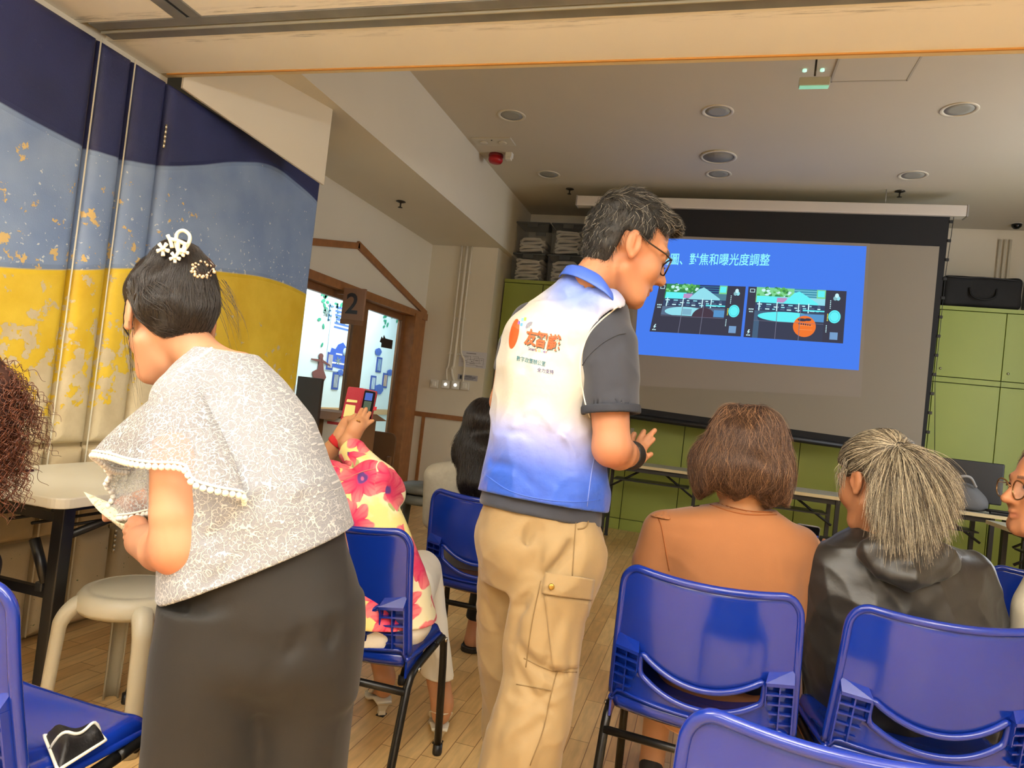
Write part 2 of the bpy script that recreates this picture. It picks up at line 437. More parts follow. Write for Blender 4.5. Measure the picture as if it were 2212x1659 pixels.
# near ceiling with the sliding-door track let into it
cx0 = MB()
cx0.box(((XL+XR)/2, (YB+2.14)/2, ZN+.05), (XR-XL+.3, 2.14-YB, .1))
cx0.box(((XL+XR)/2, (2.268+2.565)/2, ZN+.05), (XR-XL+.3, .297, .1))
cx0.box(((XL+XR)/2, 2.20, ZN+.09), (XR-XL+.3, .14, .02))
def ceil_mat():
    # cream paint with black scuffs along the track
    m = m_cream.copy(); m.name = 'scuffed_ceiling_paint'; nt = m.node_tree; L = nt.links.new; b = nt.nodes['Principled BSDF']
    tc = nt.nodes.new('ShaderNodeTexCoord'); mp = nt.nodes.new('ShaderNodeMapping'); mp.inputs['Scale'].default_value = (2.2, 30, 1); L(tc.outputs['Object'], mp.inputs[0])
    n = nt.nodes.new('ShaderNodeTexNoise'); n.inputs['Scale'].default_value = 2.2; n.inputs['Detail'].default_value = 8; n.inputs['Roughness'].default_value = .7; L(mp.outputs[0], n.inputs['Vector'])
    sx = nt.nodes.new('ShaderNodeSeparateXYZ'); L(tc.outputs['Object'], sx.inputs[0])
    def band(c, w):
        s = nt.nodes.new('ShaderNodeMath'); s.operation = 'SUBTRACT'; L(sx.outputs[1], s.inputs[0]); s.inputs[1].default_value = c
        a = nt.nodes.new('ShaderNodeMath'); a.operation = 'ABSOLUTE'; L(s.outputs[0], a.inputs[0])
        r = nt.nodes.new('ShaderNodeMapRange'); r.inputs[1].default_value = 0; r.inputs[2].default_value = w; r.inputs[3].default_value = 1; r.inputs[4].default_value = 0; L(a.outputs[0], r.inputs[0]); return r
    b1, b2 = band(2.305, .035), band(2.115, .03)
    mxm = nt.nodes.new('ShaderNodeMath'); mxm.operation = 'MAXIMUM'; L(b1.outputs[0], mxm.inputs[0]); L(b2.outputs[0], mxm.inputs[1])
    th = nt.nodes.new('ShaderNodeMapRange'); th.inputs[1].default_value = .5; th.inputs[2].default_value = .68; th.inputs[3].default_value = 0; th.inputs[4].default_value = .75; L(n.outputs['Fac'], th.inputs[0])
    mu = nt.nodes.new('ShaderNodeMath'); mu.operation = 'MULTIPLY'; L(mxm.outputs[0], mu.inputs[0]); L(th.outputs[0], mu.inputs[1])
    old = b.inputs['Base Color'].links[0].from_socket
    mx = nt.nodes.new('ShaderNodeMix'); mx.data_type = 'RGBA'; L(mu.outputs[0], mx.inputs[0]); L(old, mx.inputs[6]); mx.inputs[7].default_value = rgba((70, 66, 62)); L(mx.outputs[2], b.inputs['Base Color'])
    return m
cx0.build('ceiling', ceil_mat(), None, 'structure')
m_track = mat('track_metal', (140, 139, 134), .4, metal=.25, noise=.2, nscale=9)
m_trackd = mat('track_slot', (34, 34, 36), .5)
tr = thing('ceiling_track', 'grey metal sliding door track let into the cream near ceiling', 'door track', (0, 2.2, ZN))
def strip(lo, hi, name, m, par):
    o = slab(name, lo, hi, m, None, None); return adopt(o, par)
strip((XL-.05, 2.142, ZN-.004), (XR, 2.192, ZN+.01), 'rail', m_track, tr)
strip((XL-.05, 2.207, ZN-.004), (XR, 2.266, ZN+.01), 'rail', m_track, tr)
strip((XL-.05, 2.19, ZN+.012), (XR, 2.21, ZN+.07), 'slot', m_trackd, tr)
strip((XL-.05, 2.203, ZN-.010), (XR, 2.209, ZN+.02), 'rail_edge', mat('bright_edge', (225, 220, 200), .3, metal=.6), tr)
t2 = thing('ceiling_track', 'short side branch of the ceiling track running back towards the viewer', 'door track', (-2.08, 1.4, ZN))
strip((-2.145, .5, ZN-.006), (-2.09, 2.14, ZN+.004), 'rail', m_track, t2)
strip((-2.07, .5, ZN-.006), (-2.02, 2.14, ZN+.004), 'rail', m_track, t2)
strip((-2.09, .5, ZN-.002), (-2.07, 2.14, ZN+.004), 'slot', m_trackd, t2)
# beam between near and far room: lip, orange edge, front wall above
slab('trim_1', (XL-.05, 2.565, ZN-.006), (XR, 2.573, ZN+.03), mat('orange_edge', (196, 140, 66), .5))
slab('beam_header', (XL-.1, 2.573, ZN+.004), (XR+.05, 2.615, 3.6), mat('beam_paint', (226, 208, 170), .75))
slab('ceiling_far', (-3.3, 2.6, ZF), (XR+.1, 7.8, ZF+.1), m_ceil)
# bulkhead along the left of the far room
slab('bulkhead_left', (-3.2, 2.62, ZS), (XF, 7.75, ZF+.05), m_wall)
# slanted white wall stub above and beyond the padded doors
MB().prism([(XL+.004, 2.616, 2.494), (-2.285, 3.50, 2.33), (-2.285, 3.50, ZS+.02), (XL+.004, 2.616, ZS+.02)], (-.015, .004, 0)).build('wall_stub', m_wall, None, 'structure')
slab('beam_left', (-3.3, 3.4, 2.52), (XL-.13, 4.0, ZS+.02), m_wall)
# pillar and door wall
slab('pillar_left', (XB-.15, YP, 0), (-2.285, 7.75, ZS+.01), m_wall)
dw = MB()
dw.box((XB-.06, 5.4, 2.4), (.12, 3.1, .8))                     # above the doors
dw.box((XB-.06, 6.76, 1.0), (.12, .2, 2.02))                   # beside the doors, at the pillar
dw.build('wall_side', m_wall, None, 'structure')
# house shaped wooden trim over the doors
tm = MB()
def band_yz(p, q, w, x=XB, t=.025):
    p, q = np.array(p, float), np.array(q, float); d = nrm(q-p); nn = np.array([-d[1], d[0]])*w/2
    pts = [p+nn, q+nn, q-nn, p-nn]; tm.prism([(x+.001, a, b) for a, b in pts], (t, 0, 0))
band_yz((4.2, 2.16), (5.27, 2.375), .055); band_yz((5.25, 2.385), (6.86, 2.02), .06)
tm.build('trim_2', m_wood, None, 'structure')
fr = MB()
fr.box((XB-.02, 5.4, 1.985), (.12, 2.96, .07))                 # head
fr.box((XB-.02, 6.60, .99), (.14, .16, 1.98)); fr.box((XB-.03, 6.78, .99), (.10, .15, 1.98)); fr.box((XB+.0, 6.69, .99), (.07, .05, 1.98))
fr.build('door_frame', m_wood, None, 'structure')
dd = MB(); dd.box((XB-.06, 5.48, .98), (.05, .10, 1.94)); dd.box((XB-.09, 5.66, .98), (.05, .12, 1.94)); dd.box((XB-.06, 4.4, .98), (.05, .1, 1.94)); dd.box((XB-.075, 5.57, .98), (.03, .10, 1.94))
dd.box((XB-.06, 4.95, .05), (.045, 1.0, .1)); dd.box((XB-.09, 6.1, .05), (.045, .85, .1)); dd.box((XB-.06, 4.95, 1.92), (.045, 1.0, .06)); dd.box((XB-.09, 6.1, 1.92), (.045, .85, .06)); dd.box((XB-.09, 6.49, .98), (.05, .07, 1.94))
dd.build('door_1', mat('dark_brown_wood', (132, 88, 50), .42, noise=.2, nscale=12), None, 'structure')
m_glass = bpy.data.materials.new('clear_glass'); m_glass.use_nodes = True
_g = m_glass.node_tree.nodes['Principled BSDF']; _g.inputs['Transmission Weight'].default_value = 1; _g.inputs['Roughness'].default_value = 0; _g.inputs['IOR'].default_value = 1.02
gl = MB(); gl.box((XB-.06, 4.94, 1.0), (.006, .99, 1.8)); gl.box((XB-.09, 6.09, 1.0), (.006, .76, 1.8)); gl.build('window_1', m_glass, None, 'structure')
slab('trim_3', (-3.02, YP-.018, .915), (-2.28, YP, .965), m_wood)           # dado rail on the pillar
slab('trim_4', (-2.93, YP-.014, 0), (-2.895, YP, .915), m_wood)
slab('trim_5', (-2.286, YP-.018, .915), (-2.27, 7.2, .965), m_wood)
# next room beyond the glass
m_next = mat('next_room_wall', (214, 232, 236), .75)
slab('wall_next_room', (-4.4, 3.6, 0), (-4.3, 9.6, 2.9), m_next)
slab('wall_next_end', (-4.4, 9.6, 0), (-3.1, 9.7, 2.9), m_next)
slab('wall_next_side', (-3.2, 7.76, 0), (-3.1, 9.6, 2.9), m_next)
slab('wall_next_near', (-4.4, 3.5, 0), (-2.7, 3.6, 2.9), m_next)
slab('ceiling_next', (-4.4, 3.5, 2.75), (-3.205, 9.6, 2.85), mat('next_room_ceiling', (225, 228, 226), .8))
slab('trim_6', (-4.3, 3.6, .80), (-4.275, 9.6, .87), mat('pale_wood', (196, 160, 112), .5))

w2 = MB()  # unseen window frame, added to go with the right side fill
for d in ((XR-.02, 3.5, 2.0, .04, .08, 1.7), (XR-.02, 6.5, 2.0, .04, .08, 1.7), (XR-.02, 5.0, 2.0, .04, .06, 1.6)): w2.box(d[:3], d[3:])
for z in (1.17, 2.83): w2.box((XR-.02, 5., z), (.04, 3.08, .08))
w2.build('added_window_frame', m_white, None, 'structure')
# padded folding doors on the left -------------------------------------------------
def padded_material():
    m = bpy.data.materials.new('padded_vinyl'); m.use_nodes = True; nt = m.node_tree; L = nt.links.new; b = nt.nodes['Principled BSDF']
    ge = nt.nodes.new('ShaderNodeNewGeometry'); sx = nt.nodes.new('ShaderNodeSeparateXYZ'); L(ge.outputs['Position'], sx.inputs[0])
    def curve(pts):
        r = nt.nodes.new('ShaderNodeMapRange'); r.inputs[1].default_value = -1.0; r.inputs[2].default_value = 4.0; L(sx.outputs[1], r.inputs[0])
        c = nt.nodes.new('ShaderNodeFloatCurve'); cm = c.mapping; cv = cm.curves[0]
        P = [((y+1)/5., z/2.6) for y, z in pts]
        cv.points[0].location = P[0]; cv.points[1].location = P[-1]
        for p in P[1:-1]: cv.points.new(*p)
        cm.update(); L(r.outputs[0], c.inputs['Value']); mu = nt.nodes.new('ShaderNodeMath'); mu.operation = 'MULTIPLY'; mu.inputs[1].default_value = 2.6; L(c.outputs[0], mu.inputs[0]); return mu.outputs[0]
    z1 = curve([(-1, 2.2), (.4, 2.35), (1.3, 2.12), (1.8, 2.052), (2.0, 2.035), (2.17, 2.03), (2.35, 2.05), (2.54, 2.093), (2.75, 2.17), (3.07, 2.305), (3.35, 2.381), (3.58, 2.366), (3.87, 2.31), (4, 2.24)])
    z2 = curve([(-1, 1.5), (.5, 1.36), (1.4, 1.42), (1.88, 1.475), (2.16, 1.525), (2.42, 1.588), (2.7, 1.65), (3.04, 1.703), (3.47, 1.746), (3.87, 1.721), (4, 1.70)])
    def noise(sc, det, rough=.6, vec=None):
        n = nt.nodes.new('ShaderNodeTexNoise'); n.inputs['Scale'].default_value = sc; n.inputs['Detail'].default_value = det; n.inputs['Roughness'].default_value = rough; L(ge.outputs['Position'] if vec is None else vec, n.inputs['Vector']); return n.outputs['Fac']
    def math2(op, a, bb):
        n = nt.nodes.new('ShaderNodeMath'); n.operation = op
        for i, x in enumerate((a, bb)):
            if x is None: continue
            if isinstance(x, (int, float)): n.inputs[i].default_value = x
            else: L(x, n.inputs[i])
        return n.outputs[0]
    def step(v, lo, hi, a=0., bb=1.):
        r = nt.nodes.new('ShaderNodeMapRange'); r.inputs[1].default_value = lo; r.inputs[2].default_value = hi; r.inputs[3].default_value = a; r.inputs[4].default_value = bb; L(v, r.inputs[0]); return r.outputs[0]
    def mixc(f, a, c):
        n = nt.nodes.new('ShaderNodeMix'); n.data_type = 'RGBA'; L(f, n.inputs[0])
        for i, x in ((6, a), (7, c)):
            if isinstance(x, tuple): n.inputs[i].default_value = rgba(x)
            else: L(x, n.inputs[i])
        return n.outputs[2]
    Z = sx.outputs[2]; YY = sx.outputs[1]
    navy = step(math2('SUBTRACT', Z, z1), -.004, .004); yel = step(math2('SUBTRACT', z2, Z), -.004, .004)
    cream = (206, 188, 150)
    # wear: none on the navy, flecks on the blue, heavy on the yellow towards its foot
    n1 = noise(16, 9, .62); n2 = noise(42, 5, .55)
    far = step(YY, 2.55, 3.3)                                           # the far door is hardly worn
    zz = math2('SUBTRACT', z2, Z)
    wy = math2('ADD', math2('ADD', step(zz, .0, .62, .38, .57), step(zz, .55, .78, 0, .24)), step(far, 0, 1, .0, -.15))
    yw = step(math2('SUBTRACT', wy, n1), -.008, .008)
    colY = mixc(yw, mixc(step(noise(5, 4), .3, .7), (224, 184, 26), (240, 206, 60)), mixc(step(noise(9, 3), .35, .65), cream, (220, 204, 168)))
    below = step(Z, .80, .83)
    colY = mixc(below, (200, 182, 146), colY)
    grn = step(math2('MULTIPLY', step(noise(38, 6), .66, .69), step(Z, .42, .36)), .4, .6)
    colY = mixc(grn, colY, (52, 92, 52))
    hz = math2('SUBTRACT', Z, z2)
    wb = math2('ADD', step(hz, .0, .55, .42, .32), step(far, 0, 1, 0, -.10))
    bw = step(math2('SUBTRACT', wb, n1), -.008, .008); bw2 = step(math2('SUBTRACT', step(hz, 0., .7, .37, .28), n2), -.01, .01); 
    colB = mixc(step(noise(3, 3), .35, .65), (128, 152, 194), (150, 172, 206))
    colB = mixc(bw2, colB, (214, 220, 222)); colB = mixc(bw, colB, (228, 196, 128))
    colN = mixc(step(noise(2.5, 2), .3, .7), (36, 42, 84), (48, 55, 106))
    c = mixc(yel, colB, colY); c = mixc(navy, c, colN)
    L(c, b.inputs['Base Color'])
    b.inputs['Roughness'].default_value = .46
    edge = math2('MINIMUM', math2('ABSOLUTE', math2('SUBTRACT', Z, z1), None), math2('ABSOLUTE', math2('SUBTRACT', Z, z2), None))
    groove = step(edge, .002, .02, -.9, 0)
    grain = math2('MULTIPLY', noise(230, 3), .16)
    wearh = math2('MULTIPLY', math2('MAXIMUM', math2('MULTIPLY', yw, yel), math2('MULTIPLY', bw, math2('SUBTRACT', 1, yel))), -.12)
    bp = nt.nodes.new('ShaderNodeBump'); bp.inputs['Strength'].default_value = .55; bp.inputs['Distance'].default_value = .012
    L(math2('ADD', math2('ADD', groove, grain), wearh), bp.inputs['Height']); L(bp.outputs[0], b.inputs['Normal'])
    return m
m_pad = padded_material(); m_bead = mat('ivory_piping', (236, 230, 210), .5)
PADS = [(.62, 2.168, 'wide padded door with navy, blue and worn yellow bands nearest the viewer on the left wall'),
        (2.176, 2.344, 'narrow worn padded strip between the two light seams, nearer of the pair'),
        (2.352, 2.545, 'narrow padded strip with the hinge at its edge, next to the wavy door'),
        (2.553, 3.86, 'far padded door where the navy wave climbs to a peak')]
for y0, y1, lab in PADS:
    p = thing('padded_door', lab, 'padded door', (XL, (y0+y1)/2, 0), group='padded folding doors on the left wall')
    def pad(za, zb):
        w, hh = y1-y0, zb-za; e = .022
        def fn(a, c):
            # pillowed front with rounded edges
            yy = y0+w*a; z = za+hh*c; d = min(a*w, (1-a)*w, c*hh, (1-c)*hh)
            k = min(1, d/.05); bul = math.sqrt(max(0, 1-(1-k)**2))
            return (XL-.045+.045*bul+.012*math.sin(math.pi*a)*math.sin(math.pi*c)-(.0), yy, z)
        return fn
    def axis_samples(L_, fine=.05, n=6, mid=8):
        s = [fine*i/n/L_ for i in range(n)]; return s + [fine/L_+(1-2*fine/L_)*i/mid for i in range(mid+1)] + [1-x for x in s[::-1]]
    for za, zb in ((.425, .80), (.02, .418), (.808, 2.49)):
        f = pad(za, zb); us = axis_samples(y1-y0); vs_ = axis_samples(zb-za)
        mb = MB(); nu, nv = len(us), len(vs_)
        mb.add([f(u, v) for v in vs_ for u in us], [(j*nu+i, j*nu+i+1, (j+1)*nu+i+1, (j+1)*nu+i) for j in range(nv-1) for i in range(nu-1)], True)
        adopt(mb.build('cushion', m_pad, None, recalc=False), p)
    adopt(MB().box((XL-.065, (y0+y1)/2, 1.25), (.05, y1-y0, 2.47)).build('backing_board', mat('door_board', (170, 150, 110), .6), None), p)
    if y0 > 2.1 and y0 < 2.5:
        adopt(MB().tube([(XL-.006, y0-.004, .03), (XL-.006, y0-.004, 2.49)], .0032, 8).build('piping', m_bead, None), p)
    if abs(y0-2.352) < .01:
        hm = mat('hinge_steel', (214, 208, 190), .25, metal=.9)
        for zc in (2.235, .36):
            hb = MB()
            for q in range(5): hb.tube([(XL+.002, y1+.004, zc-.055+q*.022), (XL+.002, y1+.004, zc-.035+q*.022)], .006, 10)
            adopt(hb.build('hinge', hm, None), p)

for i, (x, y) in enumerate(LAMPS):
    lp = thing('batten_lamp', 'warm white batten lamp under the near ceiling, %s row %s' % (('left', 'middle', 'right')[i % 3], ('just behind the viewer', 'at the back of the room')[i//3]), 'ceiling light', (x, y, ZN))
    MB().box((0, 0, -.403), (.95, .27, .012), bev=.003).build('housing', m_white, lp)
    for sx in (-.35, .35): MB().box((sx, 0, -.2), (.012, .012, .40)).build('hanger', m_white, lp)

# ------------------------------------------------------------------ blue stacking chairs
m_blue = mat('blue_polypropylene', (12, 43, 140), .17, spec=.55, noise=.06, nscale=5, coat=.25)
m_blue2 = m_blue
m_tube = mat('black_steel_tube', (26, 25, 24), .32, metal=.3, noise=.3, nscale=30)
m_chrome = mat('bolt_steel', (190, 186, 176), .25, metal=1.)
ZB0, ZB1 = .445, .80
def back_pt(u, v):
    """u -1..1 across, v 0..1 up the backrest of a chair facing +Y"""
    z = ZB0+(ZB1-ZB0)*v
    w = .230-.012*v
    # rounded top corners
    y = -.150-.045*v-.012*math.sin(v*2.2) - .048*(1-u*u) + .012
    z = z - .014*(1-u*u)*v*1.0
    return np.array([w*u, y, z])
def slot_top(u): a = abs(u); return .385-.16*(1-min(1, (a/.68))**2) if a < .68 else .385
def slot_bot(u): a = abs(u); return .22-.155*(1-min(1, (a/.68))**2.2) if a < .68 else .22
def outline_top(u):
    # v of the outer edge: rounded corners
    a = abs(u); c = .80
    return 1. if a < c else 1-.165*(1-math.sqrt(max(0, 1-((a-c)/(1-c))**2)))
US = .68
def make_back(par):
    us = sorted(set([round(x, 4) for x in list(np.linspace(-US, US, 25))+list(np.linspace(US, .985, 9))+list(-np.linspace(US, .985, 9))+[1., -1.]]))
    mb = MB(); nu = len(us)
    def bandmesh(f0, f1, nv, cols):
        idx = {}
        vs = []; fs = []
        for c in cols:
            for j in range(nv+1):
                v = f0(us[c])+(f1(us[c])-f0(us[c]))*j/nv; idx[c, j] = len(vs); vs.append(back_pt(us[c], v))
        for a, b in zip(cols[:-1], cols[1:]):
            if b != a+1: continue
            for j in range(nv): fs.append((idx[a, j], idx[b, j], idx[b, j+1], idx[a, j+1]))
        mb.add(vs, fs, True)
    allc = list(range(nu)); L = [i for i in allc if us[i] <= -US+1e-6]; R = [i for i in allc if us[i] >= US-1e-6]
    bandmesh(slot_top, outline_top, 12, allc); bandmesh(lambda u: -.02, slot_bot, 5, allc)
    bandmesh(slot_bot, slot_top, 4, L); bandmesh(slot_bot, slot_top, 4, R)
    me = mb.mesh('backrest', False)
    bm = bmesh.new(); bm.from_mesh(me); bmesh.ops.remove_doubles(bm, verts=bm.verts[:], dist=.0004); bmesh.ops.recalc_face_normals(bm, faces=bm.faces[:]); bm.to_mesh(me); bm.free()
    for p in me.polygons: p.use_smooth = True
    o = link('backrest', me, m_blue, par); s = o.modifiers.new('thick', 'SOLIDIFY'); s.thickness = .006; s.offset = 0
    # rim
    rim = [back_pt(-1, v) for v in np.linspace(-.02, .82, 16)]
    rim += [back_pt(u, outline_top(u)) for u in [-1+.2*(1-math.cos(t)) for t in np.linspace(.25, math.pi/2, 8)]]
    rim += [back_pt(u, 1.) for u in np.linspace(-.72, .72, 18)]
    rim += [back_pt(u, outline_top(u)) for u in [1-.2*(1-math.cos(t)) for t in np.linspace(math.pi/2, .25, 8)]]
    rim += [back_pt(1, v) for v in np.linspace(.82, -.02, 16)]
    rb = MB().tube(rim, .0105, 10, flat=1.0); rb.build('rim', m_blue, o)
    # lip round the hand slot
    a = [back_pt(u, slot_top(u)) for u in np.linspace(-US+.03, US-.03, 26)]
    b = [back_pt(u, slot_bot(u)) for u in np.linspace(US-.03, -US+.03, 26)]
    sl = spline(a+[back_pt(US, .35), back_pt(US, .255)]+b+[back_pt(-US, .255), back_pt(-US, .35)], 2, True)
    MB().tube([p+np.array([0, -.006, 0]) for p in sl], .0085, 8, closed=True).build('slot_rim', m_blue, o)
    # stacking ribs each side of the slot
    for s in (-1, 1):
        rbm = MB()
        def rb_(u0, u1, v0, v1, dep):
            p = [back_pt(s*u0, v0), back_pt(s*u1, v0), back_pt(s*u1, v1), back_pt(s*u0, v1)]
            rbm.prism(p, (0, -dep, 0))
        rb_(.70, .985, .37, .395, .030)
        p = [back_pt(s*.69, .395), back_pt(s*.985, .395), back_pt(s*.985, .48), back_pt(s*.72, .46)]
        rbm.add([q for q in p]+[p[0]+[0, -.030, 0], p[1]+[0, -.030, 0]], [(0, 1, 5, 4), (4, 5, 2, 3), (0, 4, 3), (1, 2, 5)], False)
        for k, v in enumerate((.30, .225, .15, .07)): rb_(.70+.02*k, .985, v, v+.014, .028-.004*k)
        rb_(.835, .85, .04, .38, .024); rb_(.975, .99, .0, .39, .026); rb_(.695, .708, .22, .39, .026)
        rbm.build('stacking_ribs', m_blue, o)
def make_seat(par):
    def sp(u, v):
        # v 0 rear .. 1 front
        u = 2*u-1
        w = .228+.006*math.sin(v*math.pi)
        y = -.150-.048*(1-u*u)*(1-v)**2+.305*v
        z = .445-.022*(1-u*u)*math.sin(math.pi*min(1, v*1.15))*.9 + .010*abs(u)**3
        if v < .12: z += 0
        if v > .85: z -= .045*((v-.85)/.15)**2
        if abs(u) > .9: z -= .03*((abs(u)-.9)/.1)**2
        return np.array([w*u, y, z])
    mb = MB(); mb.grid(sp, 33, 25)
    o = mb.build('seat', m_blue, par, recalc=True); s = o.modifiers.new('thick', 'SOLIDIFY'); s.thickness = .007; s.offset = 0
    e = [sp(0, v) for v in np.linspace(0, 1, 14)]+[sp(u, 1) for u in np.linspace(.05, .95, 18)]+[sp(1, v) for v in np.linspace(1, 0, 14)]
    MB().tube(e, .008, 8).build('seat_edge', m_blue, o)
    # rear apron that joins seat and back
    def ap(u, v):
        u = 2*u-1; p = back_pt(u, -.02); q = np.array([.216*u, -.132-.03*(1-u*u), .395])
        t = v; return p*(1-t)+q*t+np.array([0, -.012*math.sin(math.pi*t), 0])
    a = MB(); a.grid(ap, 25, 8); x = a.build('rear_apron', m_blue, o); s = x.modifiers.new('thick', 'SOLIDIFY'); s.thickness = .006
    for sd in (-1, 1):
        k = MB(); k.prism([(sd*.232, -.148, .455), (sd*.232, -.142, .37), (sd*.232, -.07, .38), (sd*.232, .0, .425), (sd*.232, -.03, .445)], (-sd*.006, 0, 0)); k.build('side_flange', m_blue, o)
def make_chair(label, group):
    t = thing('stacking_chair', label, 'chair', (0, 0, 0), 0, group)
    make_back(t); make_seat(t)
    for s in (-1, 1):
        x = s*.238
        top = spline([(x, .152, .36), (x, .140, .395), (x, .108, .412), (x, .05, .405), (x, -.06, .39), (x, -.115, .375), (x, -.14, .345)], 5)
        f = [np.array((x+s*.004, .195, .012)), np.array((x, .165, .30))]+top[:len(top)//2+1]
        r = top[len(top)//2:]+[np.array((x+s*.002, -.19, .18)), np.array((x+s*.006, -.245, .012))]
        for nm, pts in (('leg', f), ('leg', r)):
            lg = MB().tube(pts, .0125, 12).build(nm, m_tube, t)
            foot = pts[0] if nm == 'leg' and pts[0][2] < .05 else pts[-1]
            MB().lathe([(.0145, 0), (.016, .006), (.0155, .035)], 14, (foot[0], foot[1], 0)).build('foot_cap', m_black, lg)
        for y, z in ((.13, .402), (-.09, .382)): MB().lathe([(.0075, 0), (.0085, .003), (.004, .006)], 12, (x+s*.011, y, z), (s, 0, 0)).build('bolt', m_chrome, t)
    MB().tube([(-.238, -.15, .335), (.238, -.15, .335)], .011, 12).build('crossbar', m_tube, t)
    MB().tube([(-.238, .1, .40), (.238, .1, .40)], .010, 12).build('crossbar', m_tube, t)
    return t
G_CH = 'blue stacking chairs'
SEATS = [  # x, y of the chair, turn, label
    (.067, 2.045, -5, 'blue plastic chair under the person in the orange top'),
    (-.985, 1.99, 1, 'blue plastic chair under the person in the floral shirt'),
    (.574, 2.085, 8, 'blue plastic chair under the person with the grey ponytail'),
    (.222, 1.235, 4, 'blue plastic chair in the nearest row, only its back top showing at the bottom edge'),
    (-.835, 2.865, 0, 'blue plastic chair under the person with long black hair'),
    (1.225, 3.12, 8, 'empty blue chair at the right edge, ahead of the person in glasses'),
    (-1.295, 1.095, -2, 'empty blue chair at the lower left corner with a black pouch on its seat'),
    (1.12, 2.12, 6, 'blue chair under the person in glasses, next to the ponytail person'),
    (-1.60, 2.24, 2, 'blue chair mostly hidden in front of the person in white lace, beside the grey stool')]
CH = []
for i, (x, y, a, lab) in enumerate(SEATS):
    c = make_chair(lab, G_CH) if i == 0 else copy_tree(CH[0])
    c['label'] = lab; c.location = (x, y, 0); c.rotation_euler = (0, 0, math.radians(a)); CH.append(c)

# ------------------------------------------------------------------ green storage cabinets along the far wall
YC = 7.15
m_green = mat('lime_laminate', (152, 166, 74), .42, noise=.04, nscale=2)
m_greend = mat('lime_shadow_gap', (70, 82, 26), .7)
XS = [-2.27+.54*k-.0 for k in range(11)]
XS = [-2.27, -1.83, -1.29, -.75, -.20, .345, .89, 1.43, 1.965, 2.505, 3.04, 3.42]
for i in range(len(XS)-1):
    x0, x1 = XS[i], XS[i+1]; w = x1-x0-.006; xc = (x0+x1)/2
    where = {0: 'beside the pillar, under the stacked grey boxes', 1: 'second from the pillar, behind the boxes and the standing person', 2: 'third from the pillar, partly behind the screen', 3: 'fourth from the pillar, above the first folding table', 4: 'fifth from the pillar, behind the middle of the screen', 5: 'sixth from the pillar, behind the screen over the middle table', 6: 'seventh from the pillar, behind the right half of the screen', 7: 'eighth from the pillar, by the right part of the screen', 8: 'just right of the screen, under the black bag', 9: 'farthest to the right in the picture, with a round lock', 10: 'farthest right, next to the side wall'}[i]
    c = thing('storage_cabinet', 'lime green cabinet '+where, 'cabinet', (xc, YC, 0), 0, 'lime green cabinets along the far wall')
    adopt(MB().box((xc, YC+.235, 1.25), (w, .42, 2.49)).build('body', m_greend, None), c)
    adopt(MB().box((xc, YC+.0, .055), (w, .03, .11)).build('plinth', m_green, None), c)
    adopt(MB().box((xc, YC+.22, 2.495), (x1-x0, .47, .035)).build('top_panel', m_green, None), c)
    for nm, z0, z1 in (('door', .115, 1.80), ('door', 1.86, 2.472)):
        d = adopt(MB().box((xc, YC+.005, (z0+z1)/2), (w, .022, z1-z0)).build(nm, m_green, None, bevel=.002), c)
        if z0 > 1: adopt(MB().lathe([(.011, 0), (.011, .004), (.004, .006)], 14, (x0+.05, YC-.006, 1.93), (0, -1, 0)).build('lock', mat('lock_metal', (150, 150, 120), .3, metal=.8), None), d)
        elif i in (2, 3, 8, 9):
            xx = x1-.03 if i in (2, 8) else x0+.03
            adopt(MB().box((xx, YC-.012, .95), (.035, .014, .20), bev=.004).build('handle', mat('pale_handle', (176, 178, 160), .4), None), d)
    adopt(MB().box((xc, YC+.003, 1.83), (w, .02, .045)).build('rail', m_green, None), c)

